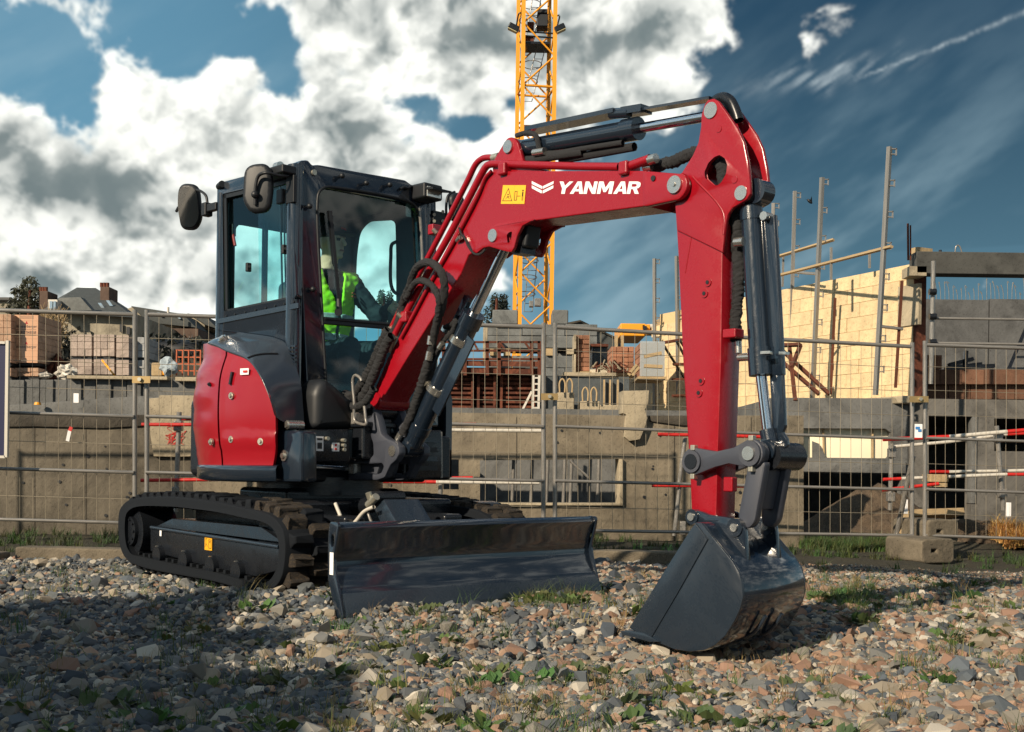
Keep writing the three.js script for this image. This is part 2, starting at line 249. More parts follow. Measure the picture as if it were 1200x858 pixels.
// --- car body of the undercarriage, slewing ring, blade
part('undercarriage_frame', U, [rbx(-.55, .62, .26, .50, -.60, .60, .03), rbx(-.3, .3, .46, .56, -.42, .42, .03), rbx(.3, .95, .30, .42, -.42, -.28, .02), rbx(.3, .95, .30, .42, .28, .42, .02)], M.black_steel);
part('slewing_ring', C, rod(V(0, .52, 0), V(0, .63, 0), .40, 40), M.black_steel);
{
  const P = (l) => l.map(([x, y]) => new THREE.Vector2(x, y)), hw = .8735;
  const prof = P([[1.560, .418], [1.585, .424], [1.610, .412], [1.618, .395], [1.606, .37], [1.578, .29], [1.566, .235], [1.570, .205], [1.588, .165], [1.618, .105], [1.622, .100], [1.648, .045], [1.668, -.02], [1.672, -.045], [1.64, -.045], [1.595, .07], [1.545, .17], [1.540, .25], [1.560, .33], [1.574, .385]]);
  const blade = part('dozer_blade', U, uvm(slab(prof, hw, 2 * hw, { bevel: .004, crease: .45 })), M.grey_gloss);
  for (const s of [1, -1]) {
    const slot = arc(new THREE.Vector2(1.572, .315), .014, 0, 180, 6).map((v) => v.clone().add(new THREE.Vector2(0, .035))).concat(arc(new THREE.Vector2(1.572, .315), .014, 180, 360, 6));
    part('blade_end_plate', U, slab(roundPoly(P([[1.545, .428], [1.624, .424], [1.622, .38], [1.585, .25], [1.60, .18], [1.682, -.05], [1.62, -.05], [1.535, .14], [1.532, .36]]), .03), s > 0 ? hw + .016 : -hw, .016, { holes: [slot], bevel: .003 }), M.grey_gloss, blade);
  }
  part('blade_sticker', U, [new THREE.PlaneGeometry(.034, .11).translate(1.572, .22, hw + .0185)], M.white_print, blade).userData.label = 'white sticker on the blade end';
  part('wear_strip', U, slab(P([[1.6385, .075], [1.646, .078], [1.681, .0], [1.683, -.062], [1.665, -.062], [1.668, -.01]]), hw - .004, 2 * hw - .008, { bevel: .002 }), M.grey_paint, blade);
  for (const z of [.36, -.36]) part('blade_arm', U, slab(P([[.7, .40], [1.2, .37], [1.56, .33], [1.56, .14], [1.3, .22], [.7, .27]]), z + .05, .1, { bevel: .008 }), M.grey_paint);
  part('blade_bracket', U, slab(S(U, .30, [[437.5, 595], [449.5, 585.5], [468, 618], [450, 622]]), .30, .24, { bevel: .006 }), M.grey_paint);
  const bc = U.pt(441, 583, .2); part('blade_cylinder', U, [rod(V(.55, .44, .12), V(bc.x, bc.y - .02, .14), .05, 20), zrod(bc.x, bc.y, .02, .24, .035)], M.black_steel);
  const hz = (l, z) => l.map(([x, y]) => U.pt(x, y, z));
  part('blade_hose', U, tube(hz([[393, 590], [397, 600], [402, 611], [410, 618], [417, 611], [427, 599.5], [438, 594]], .36), .011), M.rail_white);
  part('blade_hose', U, tube(hz([[431, 601], [436, 613], [444, 617.5], [452, 613.5]], .34), .008), M.galvanised);
  const fit = U.pt(435, 588, .33); part('hose_fitting', U, [rod(fit.clone().add(V(-.03, -.02, 0)), fit.clone().add(V(.05, .03, 0)), .022, 8), rod(fit, fit.clone().add(V(0, .05, .02)), .018, 8)], M.bolt);
}
// --- house: plan curve of the right and rear covers (x, z), front right corner round to the rear
const planPts = [[.675, .615], [.60, .675], [.45, .735], [.22, .775], [-.02, .765], [-.24, .71], [-.43, .61], [-.60, .45], [-.72, .23], [-.77, 0], [-.79, -.25], [-.68, -.49], [-.50, -.66], [-.25, -.77], [.05, -.79], [.4, -.77]];
const plan = new THREE.CatmullRomCurve3(planPts.map(([x, z]) => V(x, 0, z)), false, 'centripetal'), planN = 400, planS = plan.getSpacedPoints(planN);
const planOut = (i) => { const t = planS[Math.min(planN, i + 1)].clone().sub(planS[Math.max(0, i - 1)]); return V(-t.z, 0, t.x).normalize().multiplyScalar(V(-t.z, 0, t.x).dot(planS[i]) > 0 ? 1 : -1); };
const colOf = (i, y, off = 0) => { const p = planS[i].clone().addScaledVector(planOut(i), off), w = C.w(p.x, y, p.z), u = w.x / -w.z * FOC, v = -(w.y - EYE) / -w.z * FOC; return [CX + u * Math.cos(ROLL) - v * Math.sin(ROLL), -w.z]; };
const lut = (pts) => (x) => { if (x <= pts[0][0]) return pts[0][1]; for (let i = 1; i < pts.length; i++) if (x <= pts[i][0]) return mixf(pts[i - 1][1], pts[i][1], (x - pts[i - 1][0]) / (pts[i][0] - pts[i - 1][0])); return pts[pts.length - 1][1]; };
const yAt = (px, py, D) => { const u = px - CX, v = py - CY; return EYE - (-u * Math.sin(ROLL) + v * Math.cos(ROLL)) / FOC * D; };
function sheet(rows, close = 0) {                                    // grid of points -> a surface; close > 0 gives it that thickness inwards
  const nr = rows.length, nc = rows[0].length, pos = [], idx = [];
  rows.forEach((r) => r.forEach((p) => pos.push(p.x, p.y, p.z)));
  for (let i = 0; i < nr - 1; i++) for (let j = 0; j < nc - 1; j++) { const a = i * nc + j; idx.push(a, a + 1, a + nc, a + 1, a + nc + 1, a + nc); }
  const g = new THREE.BufferGeometry(); g.setAttribute('position', new THREE.Float32BufferAttribute(pos, 3)); g.setIndex(idx); g.computeVertexNormals();
  g.setAttribute('uv', new THREE.Float32BufferAttribute(new Float32Array(pos.length / 3 * 2), 2)); return g;
}
let iFront = 0; while (colOf(iFront, 1.1)[0] > 328 && iFront < 150) iFront++;
let iSeam = iFront; while (colOf(iSeam, 1.1)[0] > 264.5 && iSeam < 300) iSeam++;
const topY = lut([[226, 406], [232, 403], [239, 402], [252, 406.5], [265, 413], [281, 418], [293.5, 424.5], [307, 441], [318, 463], [324, 483], [328.5, 503]]), botY = lut([[227, 545], [320, 545.5], [324, 526], [328.5, 504]]);
const coverPoint = (i, v, extra = 0) => {
  const ic = Math.min(i, 185), [c, D] = colOf(ic, 1.1, .02), yt = yAt(c, topY(c), D), yb = yAt(c, botY(c), D), y = mixf(yb, yt, v), h = clamp((y - .72) / .62);
  const dents = .0045 * Math.sin(h * 23) * (1 + .6 * Math.sin(h * 51))  * sstep(iSeam, iSeam + 18, i) + .008 * sstep(.1, .16, h) - .008 * sstep(.24, .27, h) * sstep(iSeam, iSeam - 8, i);
  const p = planS[i].clone().addScaledVector(planOut(i), .012 + .024 * Math.sin(Math.PI * h) - .05 * sstep(.75, 1.25, h) + dents + extra); p.y = y; return p;
};
{
  const sheetOf = (i0, i1) => { const rows = []; for (let k = 0; k <= 24; k++) { const r = []; for (let i = i0; i <= i1; i++) r.push(coverPoint(i, k / 24)); rows.push(r); } return rows; };
  const rim = (rows) => { const edge = [...rows[0], ...rows.map((r) => r[r.length - 1]), ...rows[rows.length - 1].slice().reverse(), ...rows.map((r) => r[0]).reverse()]; return sheet([edge, edge.map((p) => p.clone().multiply(V(.955, 1, .955)))]); };
  const A = sheetOf(iFront, iSeam - 1), R = sheetOf(iSeam + 1, 230);
  const front = part('side_cover', C, [sheet(A), rim(A)], M.red_paint); front.userData.label = 'red front side cover with a warning label';
  const rear = part('side_cover', C, [sheet(R), rim(R)], M.red_paint);
  const on = (px, py, up) => { let b = iFront, best = 1e9; for (let i = iFront; i < 190; i++) { const d = Math.abs(colOf(i, 1.1, .03)[0] - px); if (d < best) { best = d; b = i; } } const D = colOf(b, 1.1, .03)[1], n = planOut(b), y = yAt(px, py, D), p = planS[b].clone().addScaledVector(n, .012 + .030 * Math.sin(Math.PI * clamp((y - .72) / .62)) + up); p.y = y; return [p, n]; };
  for (const [px, py, par] of [[252.3, 462, rear], [251, 518, rear], [273, 464, front], [272, 515, front], [306, 517.5, front]]) { const [p, n] = on(px, py, par === rear ? .022 : .004); part('cover_bolt', C, [rod(p, p.clone().addScaledVector(n, .012), .014, 8, .010), rod(p.clone().addScaledVector(n, -.01), p.clone().addScaledVector(n, .003), .020, 16)], M.bolt, par); }
  for (const [px, par] of [[249.5, rear], [271.3, front]]) { const e = par === rear ? .018 : .002, [a, n] = on(px + .6, 436, e), [b] = on(px - .6, 451, e); part('grip_slot', C, bar(a, b, .016, .016), M.black_plastic, par); }
  const [q, qn] = on(286.5, 435.5, .006); part('cover_label', C, box(.07, .036, .003).rotateY(Math.atan2(qn.x, qn.z)).translate(q.x, q.y, q.z), M.white_print, front);
  part('label_stripe', C, box(.034, .012, .003).rotateY(Math.atan2(qn.x, qn.z)).translate(q.x + qn.x * .003 + .01, q.y, q.z + qn.z * .003), M.rail_red, front);
  // skirt below the covers, counterweight behind, body inside
  const sk = []; for (const [y, o] of [[.60, -.03], [.612, .018], [.68, .024], [.70, .010], [.705, -.05]]) { const r = []; for (let i = iFront; i <= 300; i++) { const p = planS[i].clone().addScaledVector(planOut(i), o); p.y = y; r.push(p); } sk.push(r); }
  part('lower_skirt', C, sheet(sk), M.grey_gloss);
  const cw = []; for (const [y, o] of [[.62, -.02], [.64, 0], [1.15, 0], [1.22, -.03], [1.25, -.12]]) { const r = []; for (let i = 225; i <= planN; i++) { const p = planS[i].clone().addScaledVector(planOut(i), o); p.y = y; r.push(p); } cw.push(r); }
  part('counterweight', C, sheet(cw), M.grey_paint);
  part('house_frame', C, [rbx(-.62, .30, .60, 1.22, -.62, .42, .03), rbx(-.5, .25, .62, 1.12, .3, .66, .05), rbx(.2, .34, .60, .70, -.6, .60, .02), rbx(.25, .56, .62, .9, -.62, -.22, .02)], M.black_steel);
  const blk = part('corner_housing', C, slab(roundPoly(S(C, .64, [[320, 503], [356.5, 505], [357, 565], [308, 565], [312, 546]]), .02), .665, .115, { bevel: .018 }), M.grey_gloss);
  for (const [px, py] of [[333, 534]]) { const p = C.pt(px, py, .668); part('cover_bolt', C, [zrod(p.x, p.y, p.z - .004, p.z + .006, .032), zrod(p.x, p.y, p.z, p.z + .018, .016, 6)], M.zinc, blk); }
  // grey hood over the covers, drawn in towards the cab wall
  const lo = new THREE.CatmullRomCurve3([]), up = new THREE.CatmullRomCurve3([]);
  for (const i of [iFront, iFront + 3, iFront + 8, iFront + 16, iFront + 26, iSeam, iSeam + 12, iSeam + 30, 175, 195, 215]) lo.points.push(coverPoint(i, 1, .012));
  for (const [px, py] of [[357, 503], [355, 476], [353, 452], [348, 434], [341, 416], [334, 402], [322, 396], [300, 392], [276, 389], [258, 387], [250, 386]]) up.points.push(C.pt(px, py, .478));
  const L = lo.getPoints(60), Q = up.getPoints(60), rows = [];
  rows.push(L.map((p) => p.clone().multiply(V(.97, 1, .97)).add(V(0, -.012, 0))));
  for (let k = 0; k <= 14; k++) { const t = k / 14; rows.push(L.map((p, j) => { const q = Q[j], c = V(mixf(p.x, q.x, .35), mixf(p.y, q.y, .80) + .012, mixf(p.z, q.z, .22)); return V((1 - t) ** 2 * p.x + 2 * t * (1 - t) * c.x + t * t * q.x, (1 - t) ** 2 * p.y + 2 * t * (1 - t) * c.y + t * t * q.y, (1 - t) ** 2 * p.z + 2 * t * (1 - t) * c.z + t * t * q.z); })); }
  const hood = part('hood', C, sheet(rows), M.hood_grey);
  const rp = rows[6].slice(0, 26), rp2 = rows[7].slice(0, 26); part('hood_seam', C, tube(rows.slice(2, 13).map((r) => r[24].clone().add(V(0, .002, .002))), .006, 20, 6), M.black_plastic, hood);
  const hl = rows[5][38]; part('hood_lock', C, [rod(hl.clone().add(V(0, -.02, -.02)), hl.clone().add(V(-.004, .012, .012)), .030, 20), rod(hl, hl.clone().add(V(0, .018, .018)), .018, 16)], M.zinc, hood);
  const h2 = C.pt(345.5, 498, .60); part('hood_lock', C, [zrod(h2.x, h2.y, .56, .665, .018), zrod(h2.x, h2.y, .55, .655, .026)], M.zinc, hood);
  for (let k = 0; k < 5; k++) { const a = C.pt(340.5, 405.5 + k * 4.4, .472), b = C.pt(348.5, 406 + k * 4.6, .472); part('vent_slat', C, bar(a.setZ(.482), b.setZ(.482), .010, .012), M.grey_gloss, hood); }
}
// --- front of the house
{
  const pn = part('front_panel', C, slabX(roundPoly(Fx(C, .60, [[357, 504], [406, 503], [408, 541], [357, 541]]), .01), .62, .1, { bevel: .006 }), M.black_steel);
  const st = C.front(374, 520, .622), s2 = C.front(393, 524, .622), s3 = C.front(382, 514, .622);
  const pl = (p, w, h, m, nm) => part(nm, C, box(.004, h, w).translate(.624, p.y, p.x), m, pn);
  pl(st, .055, .085, M.white_print, 'panel_label'); pl(new THREE.Vector2(st.x, st.y - .012), .032, .036, M.black_plastic, 'label_drawing').position.add(V(.002, 0, .002)); pl(new THREE.Vector2(st.x, st.y + .026), .036, .012, M.black_plastic, 'label_drawing').position.add(V(.002, 0, .002));
  pl(s2, .052, .05, M.white_print, 'panel_label'); for (const dy of [-.011, .012]) pl(new THREE.Vector2(s2.x, s2.y + dy), .013, .012, M.rail_red, 'warning_spot').position.add(V(.002, 0, .002));
  part('grease_nipple', C, [rod(V(.62, s3.y, s3.x), V(.645, s3.y, s3.x), .012, 8), ...[[401, 516], [401, 522], [401, 527]].map(([x, y]) => { const q = C.front(x, y, .622); return rod(V(.62, q.y, q.x), V(.65, q.y, q.x), .011, 8); })], M.bolt, pn);
  const bag = Fx(C, .50, [[363, 503], [364, 460], [369, 449], [376, 443], [392, 455], [404, 466], [411, 482], [411, 503]]);
  part('lower_cover', C, slabX(roundPoly(bag, .04), .56, .22, { bevel: .05, crease: 1.2 }), M.black_plastic);
  const swa = C.pt(362, 547, .42), swb = B.pt(409, 549.5, .12).applyMatrix4(B.m).applyMatrix4(C.i);
  part('swing_cylinder', C, [rod(swa, swb, .016, 14)], M.chrome); part('swing_barrel', C, rod(V(.30, swa.y - .01, .46), swa.clone().lerp(swb, .12), .045, 18), M.black_steel);
  // louvred box on the left of the boom
  const lb = part('louvred_box', C, slabX(roundPoly(Fx(C, .60, [[480, 506], [517, 504], [518, 560], [482, 563]]), .015), .61, .5, { bevel: .012 }), M.black_steel);
  for (let k = 0; k < 4; k++) { const a = C.front(489, 516 + k * 11, .61), b = C.front(512, 515.5 + k * 11, .61); part('louvre', C, [bx(.600, .622, a.y - .012, a.y - .004, b.x, a.x), bx(.604, .6125, a.y - .004, a.y + .016, b.x, a.x)], k % 2 ? M.black_plastic : M.grey_paint, lb); }
  const e0 = C.front(517.5, 506, .61), e1 = C.front(518, 560, .61); part('edge_strip', C, rod(V(.60, e0.y, e0.x), V(.60, e1.y, e1.x), .012, 10), M.galvanised, lb);
}
// --- cab
{
  const zr = .467, zl = -.634, xf = .343, xb = -.511, Y0 = .72;
  const rear = rect(xb, xf, Y0, 2.49);
  const winR = roundPoly(S(C, zr, [[259.5, 226], [341, 207], [346.5, 350], [261.5, 367]]), .03);
  const A = S(C, zr, [[254, 214.5], [345, 190.5]]);
  const side = part('cab_frame', C, [
    slab(roundPoly([new THREE.Vector2(A[0].x, A[0].y), new THREE.Vector2(xf - .02, A[1].y), new THREE.Vector2(xf - .02, Y0), new THREE.Vector2(A[0].x, Y0)], .03), zr, .05, { holes: [winR], bevel: .008 }),
    slabX(roundPoly(Fx(C, xf, [[348, 193], [353, 187.8], [361, 187.5], [366, 193.5], [374, 193], [475, 211], [483, 217], [505, 221], [511, 227], [514, 500], [362, 505]]), .012), xf, .06, { holes: [roundPoly(Fx(C, xf, [[383.5, 466], [378, 376], [371.5, 236], [374, 222], [382, 218], [480, 236.5], [489, 243], [493, 256], [499, 440], [496, 478]]), .03)], bevel: .008 }),
    rod(V(xf - .042, Y0, zr - .036), V(xf - .042, 2.49, zr - .036), .05, 20), rod(V(xb + .03, Y0, zr - .02), V(xb + .03, 2.44, zr - .02), .03, 14), rod(V(xf - .04, Y0, zl + .036), V(xf - .04, 2.46, zl + .036), .045, 16)], M.grey_gloss);
  part('roof', C, [rbx(xb - .02, xf - .005, 2.452, 2.505, zl - .01, zr - .005, .035, 4), rbx(xb + .08, xf - .12, 2.49, 2.52, zl + .12, zr - .14, .02, 3)], M.grey_gloss);
  part('headliner', C, bx(xb + .05, xf - .07, 2.43, 2.449, zl + .06, zr - .06), M.cab_trim);
  // trim strip and bottom rail below the right-hand window
  const t0 = C.pt(255.5, 377, zr), t1 = C.pt(351, 358, zr); part('trim_strip', C, [bar(t0.setZ(zr + .004), t1.setZ(zr + .004), .030, .012)], M.grey_paint, side);
  const tb = [[345, 353.5], [334, 356], [323, 358.5], [312, 361], [300, 363.5], [288, 366], [276, 368.5], [266, 370.5]]; for (const [px, py] of tb) { const p = C.pt(px, py, zr); part('frame_bolt', C, zrod(p.x, p.y, zr - .002, zr + .008, .007, 6), M.black_plastic, side); }
  // door side and rear wall, with their openings
  const door = part('door', C, slab(rect(xb, xf - .05, Y0, 2.47), zl + .04, .04, { holes: [roundPoly(S(C, zl, [[415, 400], [419, 300], [423, 272], [434, 260], [462, 258.5], [468, 262], [469, 300], [469, 400]]), .05)], bevel: .008 }), M.cab_trim);
  const dh = [[465, 283], [459, 287], [458, 300], [458, 332], [461, 341], [466, 345]].map(([x, y]) => C.pt(x, y, zl + .06)); part('door_handle', C, tube(dh, .012), M.black_plastic, door);
  const rw = [new THREE.Vector2(-.50, 1.50), new THREE.Vector2(.36, 1.50), new THREE.Vector2(.36, 2.27), new THREE.Vector2(-.50, 2.27)];
  part('rear_wall', C, slabX(rect(zl + .03, zr - .03, Y0, 2.47), xb + .04, .04, { holes: [roundPoly(rw, .08)], bevel: .006 }), M.cab_trim);
  // panes
  const pane = (name, g) => part(name, C, g, M.cab_glass);
  const sh = (pts) => new THREE.ShapeGeometry(shapeOf(pts)), shX = (pts, x) => new THREE.ShapeGeometry(shapeOf(pts.map((p) => new THREE.Vector2(-p.x, p.y)))).rotateY(Math.PI / 2).translate(x, 0, 0);
  pane('windscreen', shX(Fx(C, xf, [[378, 374], [370, 236], [374, 220], [482, 235], [495, 252], [498, 385]]), xf - .025));
  pane('lower_windscreen', shX(Fx(C, xf, [[384, 468], [378, 380], [498, 391], [498, 480]]), xf - .025));
  const fixed = pane('side_window', sh(S(C, zr, [[299, 216], [342, 205], [347, 352], [301, 361]])).translate(0, 0, zr - .018));
  const slide = pane('sliding_window', sh(S(C, zr, [[259, 225], [333, 207], [337, 354], [261, 369]])).translate(0, 0, zr - .034));
  pane('door_window', sh(S(C, zl, [[411, 402], [419, 258], [472, 256], [472, 402]])).translate(0, 0, zl + .02));
  pane('rear_window', shX(rw.map((p) => p.clone()), xb + .02));
  // window furniture: dark edge, sliding rails, catches
  const seg = (list, z, w, d = .008) => { const o = []; for (let i = 1; i < list.length; i++) o.push(bar(C.pt(...list[i - 1], z), C.pt(...list[i], z), w, d)); return o; };
  part('window_seal', C, [...seg([[262, 228], [341, 209]], zr - .012, .055), ...seg([[264, 229], [265.5, 366]], zr - .012, .032), ...seg([[262, 365.5], [346, 348.5]], zr - .012, .02), ...seg([[342, 209], [346.5, 349]], zr - .012, .012)], M.black_plastic, side);
  part('window_channel', C, seg([[328, 214], [331, 353]], zr - .026, .010), M.grey_paint, slide); part('window_channel', C, seg([[332, 213], [335, 352]], zr - .026, .006), M.grey_paint, slide);
  for (const [px, py] of [[331, 292], [289, 313]]) { const p = C.pt(px, py, zr); part('window_catch', C, [rbx(p.x - .012, p.x + .012, p.y - .028, p.y + .028, zr - .03, zr + .004, .006), rod(V(p.x + .012, p.y, zr - .01), V(p.x + .035, p.y, zr + .004), .008, 8)], M.black_plastic, slide); }
  const hm = C.pt(272, 268, zr - .06), hb = C.pt(275.5, 288, zr - .06); part('hammer_holder', C, [rbx(hm.x - .018, hm.x + .018, hm.y - .05, hm.y + .03, zr - .08, zr - .05, .006)], M.black_plastic, side); part('emergency_hammer', C, rod(C.pt(272.5, 273, zr - .06), hb, .010, 8), M.rail_red, side);
  part('window_bar', C, [rod(V(xb + .06, 1.45, .14), V(xb + .06, 2.3, .14), .02, 10)], M.black_plastic);
  // windscreen furniture
  const fw = (px, py, x = xf + .01) => { const q = C.front(px, py, x); return V(x, q.y, q.x); };
  const fseal = [[383, 460], [378, 376], [371.8, 240], [374, 225], [381, 219.5], [390, 219.5], [478, 236], [488, 243], [492, 256], [495, 330], [498, 440]].map(([x, y]) => fw(x, y, xf + .003)); part('windscreen_seal', C, tube(fseal, .009, 120, 6), M.black_plastic, side);
  part('windscreen_rail', C, [bar(fw(377, 376, xf - .01), fw(460, 383, xf - .01), .05, .035), rod(fw(380, 373.5), fw(460, 380.5), .012, 8)], M.black_plastic);
  part('edge_rail', C, tube([fw(491.5, 244), fw(493.5, 270), fw(496, 330)], .010, 20, 6), M.galvanised, side);
  const wp = part('wiper', C, [bar(fw(387, 247, xf + .02), fw(397, 350, xf + .03), .012, .02), bar(fw(384.6, 248, xf + .004), fw(391, 310, xf + .004), .008, .02), rod(fw(397, 345, xf - .01), fw(397.5, 368, xf + .03), .018, 10), rod(fw(397, 366, xf - .02), fw(396, 366, xf + .04), .022, 12)], M.black_plastic);
  part('wiper_blade', C, [bar(fw(385.5, 247, xf + .012), fw(393, 312, xf + .012), .006, .03)], M.rubber, wp);
  for (const [px, py] of [[401, 206], [429.5, 214.5], [457, 216.5], [363, 241.5], [367, 339]]) part('stop_knob', C, [rod(fw(px, py, xf - .01), fw(px, py, xf + .035), .010, 10), new THREE.SphereGeometry(.017, 14, 10).translate(...fw(px, py, xf + .036).toArray())], M.black_plastic, side);
  const hd = fw(368.5, 202); part('frame_bolt', C, rod(hd.clone().setX(xf - .005), hd.clone().setX(xf + .012), .018, 8), M.bolt, side);
  part('latch', C, tube([fw(469, 222), fw(473, 219.5), fw(478, 220.5), fw(482, 218)], .010, 14, 6), M.black_plastic, side);
  const sk = fw(478.5, 245, xf - .03); part('pane_sticker', C, box(.003, .10, .045).translate(xf - .03, sk.y, sk.z), M.galvanised, side);
  // work lamp at the left corner
  const wl = fw(496, 225, xf + .05); const lamp = part('work_lamp', C, [rbx(xf - .02, xf + .13, wl.y - .055, wl.y + .045, wl.z - .10, wl.z + .06, .015), bar(V(xf, wl.y + .03, wl.z - .03), V(xf + .2, wl.y - .005, wl.z - .03), .012, .16)], M.black_plastic); part('lamp_lens', C, rbx(xf + .128, xf + .136, wl.y - .045, wl.y + .02, wl.z - .08, wl.z + .04, .003), M.lamp_glass, lamp);
  // mirrors
  const mirror = (cx, cy, w, h, x, z, yaw, tilt = 0) => {                // an oval head on its own turn
    const c = C.side(cx, cy, z), hd = new THREE.Shape(), a = w / 2, b = h / 2; const pts = roundPoly([new THREE.Vector2(-a * .72, b), new THREE.Vector2(a * .9, b * .92), new THREE.Vector2(a, -b * .5), new THREE.Vector2(a * .45, -b), new THREE.Vector2(-a * .8, -b * .95), new THREE.Vector2(-a, b * .1)], .09, 6);
    const shell = slab(pts, .03, .06, { bevel: .024, crease: 1.2 }).rotateX(tilt).rotateY(yaw).translate(c.x, c.y, z);
    const m = part('mirror', C, [shell], M.black_plastic);
    part('mirror_glass', C, new THREE.ShapeGeometry(shapeOf(pts.map((p) => p.clone().multiplyScalar(.86)))).translate(0, 0, .033).rotateX(tilt).rotateY(yaw).translate(c.x, c.y, z), M.mirror_glass, m);
    return [m, V(c.x, c.y, z)];
  };
  const [mr, mc] = mirror(303, 221, .19, .30, 0, .62, -2.5);
  part('mirror_arm', C, [tube([C.pt(299, 240, .655), C.pt(299.5, 218, .66), C.pt(303, 206, .655), C.pt(312, 202.5, .64), C.pt(328, 206, .56), C.pt(338, 206, .5)], .010), new THREE.SphereGeometry(.022, 14, 10).translate(...C.pt(298.6, 228, .665).toArray())], M.black_plastic, mr);
  const l0 = C.pt(327, 200, .52); part('mirror_bracket', C, [rbx(C.side(313, 205, .5).x, C.side(341, 198, .5).x, l0.y - .03, l0.y + .02, .46, .56, .01), rbx(C.side(336, 205, .48).x, C.side(345, 205, .48).x, C.side(340, 238, .48).y, C.side(340, 206, .48).y, .46, .485, .004), rbx(C.side(325, 230, .49).x, C.side(332, 230, .49).x, C.side(328, 239, .49).y, C.side(328, 222, .49).y, .47, .50, .006)], M.black_plastic, mr);
  const lp = C.pt(327, 194.5, .50); part('corner_lamp', C, [rod(lp.clone().add(V(-.03, 0, 0)), lp.clone().add(V(.03, -.004, .01)), .024, 16)], M.zinc, mr);
  const [ml, lc] = mirror(222.5, 242.5, .17, .31, 0, .47, .62, .19);
  part('mirror_arm', C, [tube([C.pt(228, 222, .47), C.pt(236, 224.5, .47), C.pt(241.5, 230, .47), C.pt(243, 238, .47)], .009), rod(C.pt(209, 243, .44), C.pt(206.5, 248, .44), .010, 8), rbx(C.side(240, 246, .47).x, C.side(245, 246, .47).x, C.side(242, 254, .47).y, C.side(242, 238, .47).y, .44, .5, .01), rbx(C.side(245, 246, .47).x, xb + .02, C.side(248, 248, .47).y, C.side(248, 239, .47).y, .45, .49, .006)], M.black_plastic, ml);
  const rl = C.pt(257, 218, .47); part('corner_lamp', C, [rod(rl.clone().add(V(-.02, 0, -.01)), rl.clone().add(V(.05, .004, .01)), .022, 12)], M.black_plastic, ml);
  const fl = (px, py, x = .36) => { const q = C.front(px, py, x); return V(x, q.y, q.x); };
  const m3 = part('mirror', C, [slabX(roundPoly(Fx(C, .36, [[524, 229], [536, 225], [543, 240], [540, 262], [527, 260]]), .04), .40, .05, { bevel: .02, crease: 1.2 })], M.black_plastic);
  part('mirror_arm', C, [tube([fl(523.5, 262), fl(523, 240), fl(525.5, 229), fl(533, 225)], .009), rbx(.33, .36, fl(516, 264).y, fl(516, 248).y, fl(524, 256).z, fl(508, 256).z, .004)], M.black_plastic, m3);
  for (const [px, py] of [[509, 251.5], [509, 259], [519, 248], [519, 259]]) part('frame_bolt', C, rod(fl(px, py, .355), fl(px, py, .372), .011, 8), M.bolt, m3);
  // inside: seat, console, levers, rear-facing trim
  const seat = part('operator_seat', C, [rbx(-.36, .06, 1.12, 1.26, -.43, .05, .05, 4), rbx(-.47, -.36, 1.22, 1.92, -.42, .04, .05, 4), rbx(-.40, .0, .80, 1.12, -.35, -.03, .03)], M.cab_trim);
  part('headrest', C, rbx(-.46, -.36, 1.93, 2.12, -.31, -.07, .04, 4), M.cab_trim, seat);
  const con = part('control_console', C, [rbx(-.30, .14, .95, 1.38, .17, .36, .04, 3), rbx(-.30, .12, 1.0, 1.36, -.54, -.40, .04, 3), rbx(-.1, .2, .80, 1.3, .3, .42, .03)], M.cab_trim);
  for (const z of [.26, -.47]) part('control_lever', C, [rod(V(.08, 1.34, z), V(.115, 1.62, z), .012, 10), rbx(.098, .142, 1.60, z > 0 ? 1.74 : 1.80, z - .021, z + .021, .018, 3)], M.cab_trim, con);
  for (const z of [-.02, -.12]) part('travel_lever', C, tube([V(.14, .80, z), V(.16, 1.15, z), V(.20, 1.36, z)], .010), M.black_steel, con);
  part('cab_floor', C, bx(xb + .04, xf - .06, .72, .80, zl + .04, zr - .05), M.cab_trim);
}
let hoseSleeve;
